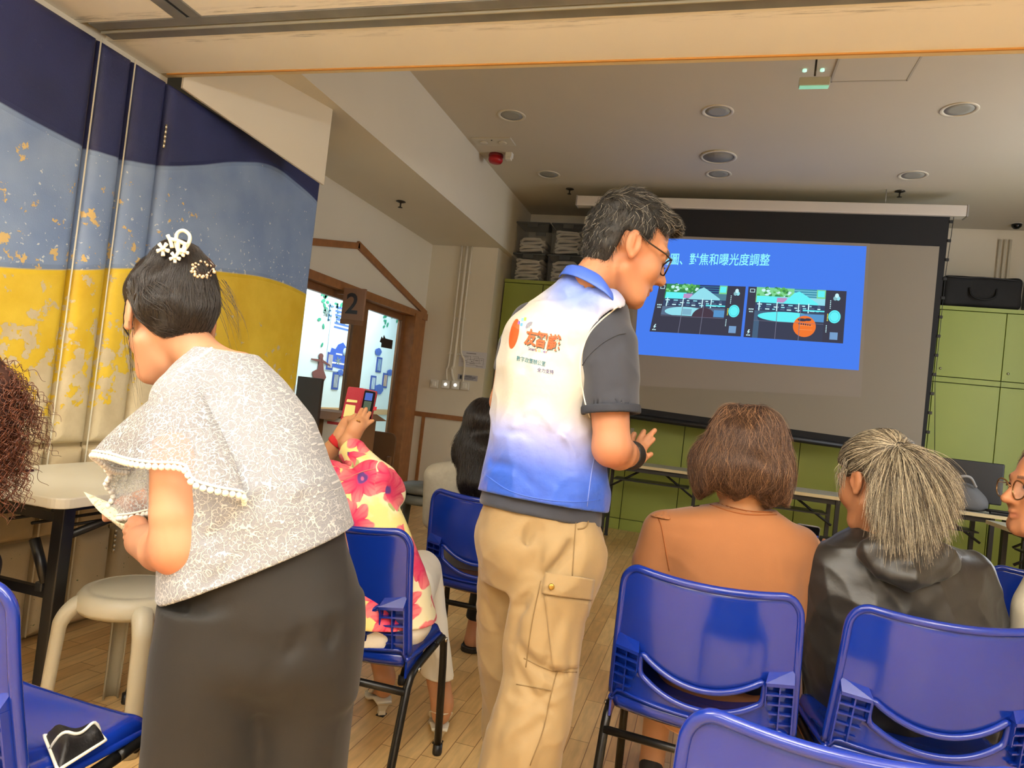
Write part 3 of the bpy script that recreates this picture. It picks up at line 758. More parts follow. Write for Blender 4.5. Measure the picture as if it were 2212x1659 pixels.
# ------------------------------------------------------------------ clear lidded boxes of cloth on the cabinets
m_clear = mat('smoky_clear_plastic', (150, 152, 152), .25, alpha=.14)
m_lid = mat('grey_lid', (72, 76, 78), .45)
m_cloth = mat('folded_white_cloth', (232, 226, 216), .85, bump=.35, bscale=40, noise=.1, nscale=20)
def cloth_box(x, y, z, w, h, fill, lab, d=.36):
    b = thing('storage_box', lab, 'storage box', (x, y, z), 0, 'grey lidded boxes on top of the cabinets')
    t = .004
    def wall_ring():
        mb = MB(); o = [(-w/2+.015, -d/2+.012), (w/2-.015, -d/2+.012), (w/2-.015, d/2-.012), (-w/2+.015, d/2-.012)]; q = [(-w/2, -d/2), (w/2, -d/2), (w/2, d/2), (-w/2, d/2)]
        vs = [(a, c, .002) for a, c in o]+[(a, c, h-.02) for a, c in q]; mb.add(vs, [(3, 2, 1, 0)]+[(i, (i+1) % 4, 4+(i+1) % 4, 4+i) for i in range(4)]); return mb
    s = wall_ring().build('tub', m_clear, b); m_ = s.modifiers.new('t', 'SOLIDIFY'); m_.thickness = t
    rng = random.Random(int(x*100)+int(z*10)); ncl = int(fill*h/.03)
    cb = MB()
    for k in range(ncl):
        zz = .012+k*fill*(h-.05)/ncl
        def fn(a, c, k=k, zz=zz):
            ang = a*2*math.pi; r = 1
            ww = (w/2-.03)*(.93+.05*math.sin(5*ang+k)); dd = (d/2-.03)
            px, py = math.cos(ang), math.sin(ang); sx = np.sign(px)*abs(px)**.25; sy = np.sign(py)*abs(py)**.25
            rr = 1-.12*abs(2*c-1)**3
            hh = fill*(h-.05)/ncl*1.15
            if k == ncl-1: hh += .03*(math.sin(3*px*2+1)*.5+.5)*(1-abs(2*c-1)) 
            return (sx*ww*rr, sy*dd*rr, zz+c*hh+.012*math.sin(4*px+k*2))
        cb.grid(fn, 40, 6, closed_u=True)
        n = len(cb.v); cb.f.append(tuple(range(n-40, n))); cb.smooth.append(True)
    cb.build('folded_cloth', m_cloth, b)
    lb = MB(); lb.box((0, 0, h-.008), (w+.016, d+.016, .018), bev=.005); lb.box((0, 0, h+.004), (w*.8, d*.8, .008), bev=.003); lb.build('lid', m_lid, b)
    for sx in (-1, 1):
        MB().box((0, sx*(d/2+.006), h-.032), (.12, .014, .05), bev=.004).build('latch', m_lid, b)
YBX = 7.36
cloth_box(-2.045, YBX, 2.515, .375, .30, .9, 'lower grey box full of folded cloth, nearest the pillar')
cloth_box(-1.635, YBX, 2.515, .375, .30, .85, 'lower grey box of cloth beside the head of the standing person')
cloth_box(-2.03, YBX, 2.83, .365, .33, .5, 'upper grey box half full of cloth, nearest the pillar')
cloth_box(-1.63, YBX, 2.83, .365, .33, .85, 'upper grey box well filled with cloth, closest to the screen')

# black speaker bag on the right cabinets
m_bag = mat('black_nylon', (15, 15, 17), .75, bump=.3, bscale=300)
sb = thing('equipment_bag', 'long black equipment bag lying on the cabinets right of the screen', 'bag', (2.31, 7.36, 2.515))
V_, Q_ = sdf_mesh(lambda P: BOX((2.31, 7.36, 2.515+.155), (.325, .17, .15), r=.045)(P)+.006*wav(P, 14, 3), (1.95, 7.1, 2.5), (2.7, 7.6, 2.9), .014)
o_ = link('bag_body', np_mesh('bag_body', smooth_v(V_, Q_, 2), Q_), m_bag); adopt(o_, sb)
zp = spline([(2.0, 7.19, 2.80), (2.15, 7.185, 2.79), (2.35, 7.185, 2.80), (2.6, 7.19, 2.785)], 6)
adopt(MB().tube(zp, .005, 6).build('zip', mat('dark_zip', (40, 40, 42), .5)), sb)
adopt(MB().tube(spline([(2.2, 7.188, 2.70), (2.22, 7.16, 2.62), (2.31, 7.15, 2.59), (2.40, 7.16, 2.62), (2.42, 7.188, 2.70)], 6), .009, 8).build('handle', m_bag), sb)

# ------------------------------------------------------------------ projection screen and what is thrown on it
YSC = 6.55
m_case = mat('screen_case', (206, 198, 190), .4)
scr = thing('projection_screen', 'large pull-down projector screen showing a blue slide, hung in front of the green cabinets', 'projector screen', (.25, YSC, 3.2))
def q3(px, py, off=0.): p = on_y(px, py, YSC-off); return p
c0, c1 = on_y(1248, 428, YSC), on_y(2089, 440, YSC)
zt = (c0[2]+c1[2])/2; zb_ = zt-.095
adopt(MB().box(((c0[0]+c1[0])/2, YSC+.03, (zt+zb_)/2), (c1[0]-c0[0], .11, zt-zb_), bev=.008).build('case', m_case, None), scr)
for xx in (c0[0]-.004, c1[0]+.004): adopt(MB().box((xx, YSC+.03, (zt+zb_)/2), (.014, .118, zt-zb_+.008), bev=.004).build('end_cap', mat('end_cap_plastic', (150, 144, 138), .45), None), scr)
for xx in (c0[0]+.55, c1[0]-.62): adopt(MB().tube([(xx, YSC+.03, zt), (xx, YSC+.03, ZF)], .004, 6).build('hanger', mat('wire', (180, 176, 170), .4, metal=.6), None), scr)
m_blackf = mat('screen_black_border', (17, 18, 22), .8)
L0, R0 = -1.285, on_y(2052, 480, YSC)[0]
br = on_y(1996, 985, YSC); blx, blz = L0+.01, br[2]+.095
fab = MB(); Yf = YSC+.01
fab.add([(L0, Yf, zb_+.01), (R0, Yf, zb_+.01), (br[0], Yf, br[2]), (blx, Yf, blz)], [(0, 1, 2, 3)])
adopt(fab.build('fabric', m_blackf, None, recalc=False), scr)
wt = on_y(2030, 532, YSC); wb = on_y(1990, 966, YSC)
wtl = (L0+.055, wt[2]-.0); wbl = (blx+.06, wb[2]+.088)
whs = MB(); Yw = YSC+.006
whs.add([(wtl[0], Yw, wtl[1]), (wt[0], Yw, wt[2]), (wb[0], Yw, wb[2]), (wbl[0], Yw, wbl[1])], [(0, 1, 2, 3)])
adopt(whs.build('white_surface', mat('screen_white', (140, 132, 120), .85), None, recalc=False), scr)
adopt(MB().tube([(blx-.03, YSC+.01, blz-.02), (br[0]+.0, YSC+.01, br[2]-.01)], .034, 12, flat=.8).build('weight_bar', m_black, None), scr)
adopt(MB().tube([(br[0], YSC+.01, br[2]-.02), (br[0]+.09, YSC+.01, br[2]-.025)], .014, 10).build('bar_end', m_black, None), scr)
for k in range(13):
    t = .02+.96*k/12; xx = R0+(br[0]-R0)*t+.012; zz = zb_+(br[2]-zb_)*t
    adopt(MB().box((xx, Yf, zz), (.03, .012, .026), bev=.005).build('tension_tab', m_black, None), scr)
adopt(MB().tube([(R0+.028, Yf, zb_), (R0+.008, Yf, zb_-.5), (br[0]+.03, Yf, zb_-1.4), (br[0]+.085, Yf, br[2]-.02)], .0025, 6).build('tension_cord', m_black, None), scr)

class Flat:
    """coloured flat pieces on the screen plane, one mesh with a material per colour"""
    def __init__(s): s.mb = MB(); s.mi = []; s.mats = []
    def poly(s, pts, m):
        n = len(pts); s.mb.add(pts, [tuple(range(n))])
        if m not in s.mats: s.mats.append(m)
        s.mi.append(s.mats.index(m))
    def build(s, name, par):
        me = s.mb.mesh(name, False)
        for m in s.mats: me.materials.append(m)
        me.polygons.foreach_set('material_index', s.mi)
        o = bpy.data.objects.new(name, me); COL.objects.link(o); adopt(o, par); return o
def glow(name, c, s=1.): 
    m = mat('projected_'+name, (20, 20, 20), .9, emit=c, es=s, spec=0.); return m
SQ = [np.array(p, float) for p in ((1389, 513), (1872, 532), (1855, 800), (1370, 765))]
f = Flat(); f.poly([q3(*p, off=-.0045) for p in ((1372, 508), (1879, 526), (1860, 858), (1362, 832))], mat('projected_dark_border', (140, 132, 120), .85, emit=(52, 46, 52), es=.6)); f.build('projected_border', scr)
# blue slide in one even glow
def slide_material():
    m = bpy.data.materials.new('projected_blue_slide'); m.use_nodes = True; nt = m.node_tree; b = nt.nodes['Principled BSDF']
    b.inputs['Base Color'].default_value = (.01, .01, .01, 1); b.inputs['Specular IOR Level'].default_value = 0
    b.inputs['Emission Color'].default_value = rgba((72, 126, 240)); b.inputs['Emission Strength'].default_value = 1.0
    return m
MATS['slide'] = slide_material()
f = Flat(); f.poly([q3(*p, off=-.003) for p in SQ], MATS['slide']); sld = f.build('projected_slide', scr); sld['label'] = 'bright blue projected slide'
def bil(q, u, v, off):
    a = q[0]*(1-u)+q[1]*u; b = q[3]*(1-u)+q[2]*u; p = a*(1-v)+b*v; return q3(p[0], p[1], off)
def shot(quad, bright):
    F = Flat(); q = [np.array(p, float) for p in quad]; lay = [0]
    def P(pts, m):
        lay[0] += 1; F.poly([bil(q, u, v, -.002+.00006*lay[0]) for u, v in pts], m)
    def R_(u0, v0, u1, v1, m): P([(u0, v0), (u1, v0), (u1, v1), (u0, v1)], m)
    def E_(u, v, a, b, m, n=20, t0=0, t1=2*math.pi): P([(u+a*math.cos(t0+(t1-t0)*k/n), v+b*math.sin(t0+(t1-t0)*k/n)) for k in range(n+(0 if t1-t0 > 6.2 else 1))], m)
    dk = glow('black', (62, 62, 78)); cy = glow('cyan', (104, 244, 250)); cy2 = glow('pale_cyan', (150, 225, 240)); tq = glow('teal', (70, 150, 175)); gr = glow('green', (60, 140, 80)); gr2 = glow('light_green', (130, 215, 150)); wh = glow('white', (205, 248, 255)); db = glow('dark_blue', (50, 62, 110)); og = glow('orange', (244, 122, 52)); yw = glow('yellow', (225, 225, 90)); gy = glow('grey_blue', (92, 112, 140))
    R_(0, 0, 1, 1, dk)
    u0, u1 = .085, .79
    R_(u0, 0, u1, .30 if not bright else .34, gr2 if bright else gr)
    rr = random.Random(3)
    for k in range(46):
        uu = u0+rr.random()*(.36 if not bright else .34); vv = rr.random()*.17; E_(uu+.01, vv+.01, .012+.012*rr.random(), .018+.02*rr.random(), (gr, gr2, wh, glow('leaf', (96, 180, 90)))[k % 4], 8)
    R_(.47, 0, u1, .25, db if not bright else tq)
    for k in range(5): R_(.47, .03+.045*k, .70, .04+.045*k, tq if not bright else cy2)
    R_(.70, .0, u1, .24, gr2); R_(.71, .02, .78, .14, cy)
    R_(u0+.01, .17, .33, .30, cy); R_(.33, .17, u1, .30, cy2 if bright else glow('shade', (84, 130, 150)))
    R_(.30, .19, .40, .28, glow('mauve', (190, 150, 200)))
    P([(.36, .30), (.47, .09), (.52, .05), (.57, .10), (.72, .27), (.72, .30)], cy2 if not bright else cy)
    R_(u0, .30, u1, .45, glow('deep', (58, 72, 104)))
    for k in range(3):
        vv = .32+.045*k
        for w_ in range(9): uu = u0+.02+.075*w_+rr.random()*.02; R_(uu, vv, uu+.02+.03*rr.random(), vv+.022, (wh, cy2, gy)[(w_+k) % 3])
    for uu in (.12, .30, .52, .62): R_(uu, .28, uu+.012, .46, wh)
    R_(.57, .40, u1, .425, cy)
    R_(u0, .46, u1, .66 if not bright else 1., gy if not bright else glow('slate', (74, 100, 128)))
    if not bright:
        E_(.35, .56, .23, .10, cy2, 28); R_(.32, .5, .42, .62, glow('mid_cyan', (130, 180, 205)))
        R_(u0, .64, u1, 1., dk); P([(.43, .66)]+[(.56+.13*math.cos(a), .66-.20*math.sin(a)) for a in np.linspace(math.pi*.95, .05*math.pi, 16)]+[(.70, .66)], glow('bump', (74, 60, 74)))
        R_(.67, .5, u1, .64, glow('sky', (90, 150, 205)))
    else:
        E_(.42, .60, .30, .16, glow('disc_shadow', (56, 66, 92)), 28); R_(.14, .62, u1, 1., glow('disc_side', (62, 66, 86)))
        E_(.42, .56, .30, .10, cy, 30); R_(.55, .48, u1, .62, glow('sky', (90, 150, 205)))
        E_(.60, .72, .115, .205, og, 32); E_(.575, .595, .05, .03, dk, 12); E_(.63, .585, .035, .028, dk, 12)
        for k in range(6): E_(.545+.022*k, .67+.004*k, .008, .018, dk, 8)
        R_(.55, .70, .68, .706, glow('frame_line', (255, 170, 110))); R_(.55, .78, .68, .786, glow('frame_line', (255, 170, 110)))
    ln = glow('grid_line', (118, 118, 140)); R_(u0, .655, u1, .662, ln)
    for uu in (.31, .545): R_(uu, .30, uu+.006, 1., ln)
    E_(.895, .50, .062, .125, cy, 26); E_(.895, .50, .050, .10, glow('ring', (60, 190, 210)), 26); E_(.895, .50, .046, .092, cy, 26)
    for a in range(3): E_(.905+.018*math.cos(2.1*a+.5), .13+.036*math.sin(2.1*a+.5), .020, .042, (cy2, glow('soft', (140, 190, 200)), wh)[a], 14)
    R_(.86, .80, .94, .94, glow('thumb', (120, 160, 205)))
    for k in range(5): E_(.845, .20+.035*k, .006, .012, wh, 6)
    for k in range(5): E_(.825, .46+.03*k, .007, .012, yw, 6)
    for k in range(5): E_(.82, .68+.03*k, .006, .011, wh, 6)
    for k in range(3): E_(.03+.018*k, .44, .007, .016, wh, 6); E_(.035+.014*k, .49, .006, .014, wh, 6); E_(.03+.014*k, .955, .006, .014, wh, 6)
    P([(.045, .84), (.03, .90), (.042, .90), (.034, .94), (.062, .885), (.048, .885), (.056, .84)], wh)
    R_(.02, .04, .07, .11, wh); R_(.026, .05, .064, .10, dk)
    return F.build('projected_photo', sld)
shot(((1425, 612), (1611, 619), (1600, 727), (1403, 716)), False)
shot(((1617, 619), (1829, 629), (1821, 742), (1606, 728)), True)
tme = text_mesh('構圖、對焦和曝光度調整', size=.148, bold=.0016, align='RIGHT', shear=0)
pr_ = q3(1662, 572, -.002); ql_ = q3(1450, 570, -.002)
place_mesh(tme, (pr_[0], YSC-.004, pr_[2]-.0), .60*nrm(pr_-ql_), .80*nrm(np.array([.02, 0, 1.])))
adopt(link('title_lettering', tme, glow('title', (150, 250, 255))), sld)

# ------------------------------------------------------------------ things on the ceilings
m_rim = mat('lamp_rim', (214, 206, 188), .4); m_lens = mat('unlit_lens', (160, 160, 152), .5)
DL = [(1105, 250, .085, 'left of the front row of three unlit downlights, nearest the red alarm'), (1550, 241, .085, 'middle unlit downlight of the front row, above the speaker grille'), (2072, 237, .085, 'rightmost unlit downlight of the front row'),
      (1185, 377, .085, 'left unlit downlight of the back row, near the sprinkler'), (1552, 376, .085, 'middle unlit downlight of the back row, just past the speaker grille'), (1972, 379, .085, 'right unlit downlight of the back row, by the screen end')]
for px, py, r, lab in DL:
    p = on_z(px, py, ZF); d = thing('downlight', lab, 'ceiling light', p, 0, 'unlit recessed downlights in the far ceiling')
    MB().lathe([(r, 0), (r+.012, -.004), (r+.024, -.006), (r+.028, -.002), (r+.028, .004)][::-1]+[(r, 0)], 32).build('rim', m_rim, d)
    MB().lathe([(.001, -.001), (r*.6, -.001), (r, -.001), (r, .01)], 32).build('lens', m_lens, d)
p = on_z(1552, 338, ZF); d = thing('ceiling_speaker', 'large round speaker grille in the ceiling between the middle downlights', 'speaker', p)
MB().lathe([(.145, 0), (.15, -.008), (.128, -.012), (.125, -.004)], 36).build('rim', m_rim, d); MB().lathe([(.001, -.006), (.125, -.006), (.125, .002)], 36).build('grille', mat('speaker_grille', (150, 146, 134), .6, bump=.4, bscale=500), d)
m_spr = mat('sprinkler_metal', (70, 66, 60), .35, metal=.8)
for px, py, z, lab in ((866, 435, ZS, 'sprinkler head under the bulkhead by the door with the house trim'), (1231, 408, ZF, 'sprinkler head in front of the left end of the screen case'), (1944, 413, ZF, 'sprinkler head above the right end of the screen case')):
    p = on_z(px, py, z); s = thing('sprinkler', lab, 'sprinkler', p, 0, 'sprinkler heads')
    MB().lathe([(.04, 0), (.042, -.004), (.02, -.012), (.008, -.016)], 20).build('escutcheon', m_spr, s)
    b = MB(); b.tube([(0, 0, -.01), (0, 0, -.05)], .007, 8); b.lathe([(.001, -.05), (.02, -.051), (.02, -.055), (.001, -.056)], 16); b.build('head', m_spr, s)
p = on_z(1066, 305, ZF); s = thing('emergency_light', 'flat twin-spot emergency light panel in the ceiling beside the bulkhead', 'emergency light', p)
MB().box((0, 0, -.005), (.36, .17, .012), bev=.004).build('plate', mat('plate_cream', (206, 200, 184), .5), s)
for x in (-.085, .085):
    MB().lathe([(.034, -.011), (.036, -.017), (.026, -.019)], 20, (x, 0, 0)).build('bezel', m_rim, s)
    MB().lathe([(.001, -.016), (.026, -.016), (.026, -.012)], 20, (x, 0, 0)).build('bulb', mat('bulb_glass', (240, 235, 215), .15, emit=(255, 250, 225), es=.25), s)
MB().lathe([(.007, -.011), (.007, -.014), (.001, -.0145)], 12, (0, -.05, 0)).build('indicator', m_black, s)
p = on_z(1072, 334, ZF); s = thing('alarm_sounder', 'round red fire alarm sounder under the far ceiling', 'fire alarm', p)
MB().lathe([(.065, 0), (.068, -.02), (.062, -.025)], 28).build('base', mat('alarm_red_dark', (120, 20, 26), .4), s)
MB().lathe([(.063, -.024), (.066, -.055), (.055, -.075), (.03, -.082), (.001, -.083)], 28).build('horn', mat('alarm_red', (172, 28, 38), .35), s)
p = on_z(1101, 331, ZF); s = thing('detector', 'small white box detector beside the red alarm', 'detector', p)
MB().box((0, 0, -.02), (.06, .06, .05), bev=.006).build('body', m_white, s); MB().box((0, -.01, -.055), (.05, .05, .025), bev=.006).build('sensor', m_white, s)
p = on_z(1764, 128, ZF); s = thing('exit_sign', 'small hanging green exit sign seen edge-on under the far ceiling', 'exit sign', p)
MB().tube([(0, 0, 0), (0, 0, -.10)], .006, 8).build('rod', m_spr, s)
MB().box((0, 0, -.14), (.17, .045, .05), bev=.006).build('lamp_box', mat('exit_case', (200, 205, 195), .4), s)
MB().box((0, 0, -.168), (.16, .035, .006)).build('diffuser', mat('exit_green', (150, 215, 185), .4, emit=(150, 225, 190), es=.5), s)
for x in (-.05, .05): MB().lathe([(.012, 0), (.013, -.012), (.001, -.016)], 14, (x, .12, 0)).build('indicator', mat('led', (190, 240, 220), .3, emit=(180, 240, 215), es=1.), s)
a_, b_ = on_z(1795, 175, ZF), on_z(1960, 172, ZF); hx0, hx1 = a_[0], b_[0]
s = thing('access_hatch', 'square access hatch outlined in the far ceiling behind the exit sign', 'ceiling hatch', ((hx0+hx1)/2, a_[1]-.25, ZF))
MB().box((0, 0, -.002), (hx1-hx0, .5, .006), bev=.001).build('panel', mat('hatch_paint', (204, 197, 182), .8), s)
hm2 = MB()
for d in (((hx0-hx1)/2, 0, .012, .51), ((hx1-hx0)/2, 0, .012, .51)): hm2.box((d[0], d[1], -.003), (d[2], d[3], .008))
for y in (-.25, .25): hm2.box((0, y, -.003), (hx1-hx0, .012, .008))
hm2.build('frame', mat('hatch_edge', (184, 176, 162), .7), s)
p = on_y(2197, 478, 7.5); s = thing('dome_camera', 'small black dome camera high on the far wall at the right edge', 'security camera', p)
MB().lathe([(.05, .0), (.052, -.02), (.045, -.03)], 20).build('base', m_white, s); MB().lathe([(.044, -.03), (.04, -.055), (.022, -.072), (.001, -.077)], 20).build('dome', mat('dome_black', (14, 14, 16), .15), s)
pc = []
for k, x in enumerate((2.50, 2.545, 2.59)):
    s = thing('conduit', ('leftmost', 'middle', 'rightmost')[k]+' of three thin pipes running down the far wall under the dome camera', 'conduit', (x+.08, 7.70, 2.5), 0, 'pipes under the dome camera')
    adopt(MB().tube([(x+.08, 7.70, 2.5), (x+.08, 7.70, 3.3)], .012, 8).build('pipe', m_wall, None), s)
p = on_y(2205, 630, 7.1); s = thing('wall_box', 'pale white box on the cabinet top at the right edge, beside the black bag', 'box', (2.74, 7.3, 2.515))
MB().box((.03, 0, .16), (.16, .16, .30), bev=.01).build('body', mat('pale_box', (190, 196, 196), .5), s); MB().box((.03, -.082, .12), (.15, .006, .03)).build('lid_edge', m_white, s)

# pillar: conduits, switches, papers
for k, (px, w) in enumerate(((992, .011), (1003, .016), (1013, .011))):
    p = on_y(px, 600, YP); x = p[0]
    s = thing('conduit', ('leftmost', 'middle, thicker', 'rightmost')[k]+' conduit of three running down the pillar to the switches', 'conduit', (x, YP-.012, 1.3), 0, 'conduits on the pillar')
    pts = [(x, YP-.014, ZS), (x, YP-.014, 1.6), (x-.02+.0*k, YP-.014, 1.45), (x+(-.0, .02, .03)[k], YP-.014, 1.32)] if k < 2 else [(x, YP-.014, ZS), (x, YP-.014, 1.75), (x+.06, YP-.014, 1.55), (x+.07, YP-.014, 1.32)]
    adopt(MB().tube(spline(pts, 4), w, 8).build('pipe', m_wall, None), s)
    for z in (2.5, 2.0, 1.62): adopt(MB().box((x, YP-.01, z), (w*3.2, .02, .018), bev=.003).build('clip', m_white, None), s)
SWL = ['plain wall switch leftmost of the row on the pillar', 'switch with a lit white button, nearer the plain switch', 'switch with a lit white button, under the grey notice', 'socket plate at the right end of the switch row']
for k, px in enumerate((940, 965, 986, 1006)):
    p = on_y(px, 829+k*1.6, YP); s = thing('wall_switch', SWL[k], 'switch', (p[0], YP, p[2]), 0, 'switch row on the pillar')
    MB().box((0, -.018, 0), (.088, .036, .088), bev=.005).build('plate', m_white, s)
    MB().box((0, -.04, 0), (.04, .012, .05) if k in (0, 3) else (.02, .01, .02), bev=.003).build('rocker', mat('rocker_white', (236, 232, 220), .3), s)
    if k in (1, 2): MB().lathe([(.016, -.0), (.016, .008), (.001, .012)], 16, (0, -.037, 0), (0, -1, 0)).build('lit_button', mat('lit_button', (250, 250, 250), .3, emit=(255, 255, 250), es=1.3), s)
def paper(name, lab, cat, px0, py0, px1, py1, Y, draw=None, col=(214, 212, 216), par=True):
    a, b = on_y(px0, py0, Y), on_y(px1, py1, Y); x0, x1, z1, z0 = a[0], b[0], a[2], b[2]
    s = thing(name, lab, cat, ((x0+x1)/2, Y, (z0+z1)/2)); 
    adopt(MB().box(((x0+x1)/2, Y-.003, (z0+z1)/2), (x1-x0, .004, z1-z0)).build('sheet', mat('paper_%d%d%d' % col, col, .6), None), s)
    if draw:
        mb = MB()
        for u0, v0, u1, v1 in draw: mb.box((x0+(x1-x0)*(u0+u1)/2, Y-.0055, z1-(z1-z0)*(v0+v1)/2), (abs(u1-u0)*(x1-x0)+.002, .001, abs(v1-v0)*(z1-z0)+.002))
        adopt(mb.build('printed_lines', mat('print_ink', (60, 60, 66), .6), None), s)
    return s
plan = [(.25, .12, .6, .14), (.12, .3, .12, .7), (.12, .3, .42, .3), (.42, .3, .42, .55), (.12, .7, .8, .7), (.55, .4, .9, .4), (.9, .4, .9, .8), (.3, .5, .75, .5), (.55, .4, .55, .7), (.75, .45, .75, .7), (.3, .5, .3, .85), (.3, .85, .7, .85), (.2, .36, .34, .37), (.6, .55, .7, .56), (.2, .6, .28, .61), (.45, .6, .5, .62), (.8, .5, .86, .51), (.4, .75, .6, .76), (.5, .3, .7, .3), (.7, .3, .7, .4), (.65, .9, .9, .905)]
paper('floor_plan_sheet', 'laminated evacuation floor plan pinned on the pillar', 'notice', 994, 757, 1049, 797, YP, plan)
paper('notice_strip', 'small grey notice just above the switches on the pillar', 'notice', 990, 808, 1031, 824, YP-.001, [(.1, .2, .2, .8), (.3, .3, .9, .34), (.3, .5, .9, .54), (.3, .7, .8, .74), (.4, .15, .7, .2)], (176, 172, 178))

# ------------------------------------------------------------------ folding tables in the far room
m_top = mat('grey_laminate', (176, 172, 160), .4, noise=.03, nscale=5); m_edge = mat('pale_wood_edge', (206, 190, 150), .5)
def folding_table(x0, x1, y0, y1, lab, rz=0, z=.74, near=None):
    cx, cy = (x0+x1)/2, (y0+y1)/2; w, d = x1-x0, y1-y0
    t = thing('folding_table', lab, 'table', (cx, cy, 0), rz, 'folding tables along the green cabinets')
    MB().box((0, 0, z-.0125), (w, d, .025), bev=.003).build('tabletop', m_top, t)
    e = MB()
    for s in (-1, 1): e.box((0, s*d/2, z-.0125), (w, .004, .026))
    for s in (-1, 1): e.box((s*w/2, 0, z-.0125), (.004, d, .026))
    e.build('edge_band', m_edge, t)
    for sx in (-1, 1):
        for sy in (-1, 1):
            lg = MB().box((sx*(w/2-.1), sy*(d/2-.05), (z-.03)/2), (.03, .03, z-.03)).build('leg', m_black, t)
            MB().box((sx*(w/2-.1), sy*(d/2-.05), .008), (.036, .036, .016)).build('foot_cap', m_black, lg)
        MB().box((sx*(w/2-.1), 0, .22), (.02, d-.12, .02)).build('brace', m_black, t)
        MB().tube([(sx*(w/2-.1), 0, z-.25), (sx*(w/2-.42), 0, z-.04)], .010, 8).build('brace', m_black, t)
    for sy in (-1, 1): MB().box((0, sy*(d/2-.06), z-.05), (w-.16, .02, .035)).build('rail', m_black, t)
    MB().box((0, .02, z-.16), (w-.3, d*.55, .012)).build('shelf', m_black, t)
    return t
folding_table(-.92, .06, 6.30, 6.75, 'first folding table against the green cabinets, behind the hand of the standing person')
folding_table(.12, 1.13, 5.75, 6.22, 'middle folding table seen between the bob haircut and the ponytail')
folding_table(1.19, 2.25, 6.0, 6.48, 'folding table behind the ponytail that carries the bag and cables')
folding_table(2.28, 3.2, 6.02, 6.5, 'folding table at the right edge behind the person in glasses')
folding_table(1.92, 2.85, 5.05, 5.5, 'nearer folding table at the right edge, its corner in front of the others')
# black chair screen and grey backpack on the third table
mn = thing('monitor', 'black flat monitor standing behind the grey bag on the table', 'monitor', (2.05, 6.36, .74))
MB().box((0, 0, .22), (.52, .035, .33), bev=.012).build('screen', m_black, mn); MB().box((0, .02, .06), (.06, .03, .12)).build('stand', m_black, mn); MB().box((0, .0, .008), (.2, .14, .016), bev=.006).build('base', m_black, mn)
bp_ = thing('soft_bag', 'soft dark grey bag slumped on the far table in front of the monitor', 'bag', (1.95, 6.17, .74))
fb = SUB(.02, U(.05, ELL((1.95, 6.17, .83), (.17, .11, .13)), ELL((2.03, 6.16, .80), (.12, .10, .09)), ELL((1.86, 6.17, .80), (.1, .1, .09))), lambda P: P[:, 2]-.75)
V_, Q_ = sdf_mesh(lambda P: fb(P)+.006*wav(P, 22, 5), (1.7, 6.0, .72), (2.2, 6.34, 1.02), .012); o_ = link('bag_body', np_mesh('bag_body', smooth_v(V_, Q_, 2), Q_), mat('grey_nylon', (92, 92, 94), .7, bump=.2, bscale=200)); adopt(o_, bp_)
adopt(MB().tube(spline([(1.86, 6.1, .92), (1.9, 6.06, .99), (1.98, 6.06, 1.0), (2.04, 6.1, .93)], 6), .011, 8).build('handle', mat('grey_webbing', (150, 148, 146), .7)), bp_)
cb = spline([(2.13, 6.04, .752), (2.15, 6.04, .752), (2.32, 6.03, .752), (2.4, 6.06, .755), (2.28, 6.1, .76), (2.12, 6.08, .766), (2.2, 6.04, .77), (2.42, 6.03, .77), (2.62, 6.05, .775), (2.8, 6.1, .76)], 8)
tag(MB().tube(cb, .011, 8).build('cable', mat('black_cable', (18, 18, 20), .5)), 'thick black cable coiled across the far tables at the right', 'cable')
# black folded stools under the middle table
for x, y, lab in ((.98, 5.55, 'low black stool beside the end of the middle folding table'), (1.75, 5.6, 'low black stool in the dark under the right tables')):
    s = thing('stool', lab, 'stool', (x, y, 0), 0, 'low black stools under the far tables')
    MB().lathe([(.001, .44), (.14, .44), (.16, .43), (.16, .40), (.13, .385), (.001, .38)], 24).build('seat', m_black, s)
    for k in range(4):
        a = math.pi/4+k*math.pi/2; MB().tube([(math.cos(a)*.12, math.sin(a)*.12, .39), (math.cos(a)*.17, math.sin(a)*.17, .0)], .016, 8).build('leg', m_black, s)

# ------------------------------------------------------------------ near folding table by the padded doors
m_wtop = mat('white_laminate', (238, 236, 222), .3, noise=.02, nscale=4)
nt_ = thing('folding_table', 'white-topped folding table with black legs along the padded doors', 'table', (-2.18, 2.35, 0))
def rounded_rect(x0, x1, y0, y1, r, n=6):
    o = []
    for cx_, cy_, a0 in ((x1-r, y1-r, 0), (x0+r, y1-r, 90), (x0+r, y0+r, 180), (x1-r, y0+r, 270)):
        for k in range(n+1): a = math.radians(a0+90*k/n); o.append((cx_+r*math.cos(a), cy_+r*math.sin(a)))
    return o
TZ = .74; TX0, TX1, TY0, TY1 = -2.485, -1.875, 1.665, 3.05
rr_ = rounded_rect(TX0, TX1, TY0, TY1, .05)
adopt(MB().prism([(x, y, TZ-.034) for x, y in rr_], (0, 0, .034)).build('tabletop', m_wtop, None, bevel=.004), nt_)
m_leg = mat('black_square_tube', (24, 24, 25), .35)
for y in (TY0+.075, TY1-.1):
    for x in (TX1-.06, TX0+.06):
        lg = adopt(MB().box((x, y, (TZ-.034)/2), (.045, .045, TZ-.034), bev=.005).build('leg', m_leg, None), nt_)
        adopt(MB().box((x, y, .012), (.05, .05, .024), bev=.004).build('foot_cap', m_black, None), lg)
    for z in (.42, TZ-.075): adopt(MB().box(((TX0+TX1)/2, y, z), (TX1-TX0-.16, .022, .03)).build('crossbar', m_leg, None), nt_)
s1 = 1
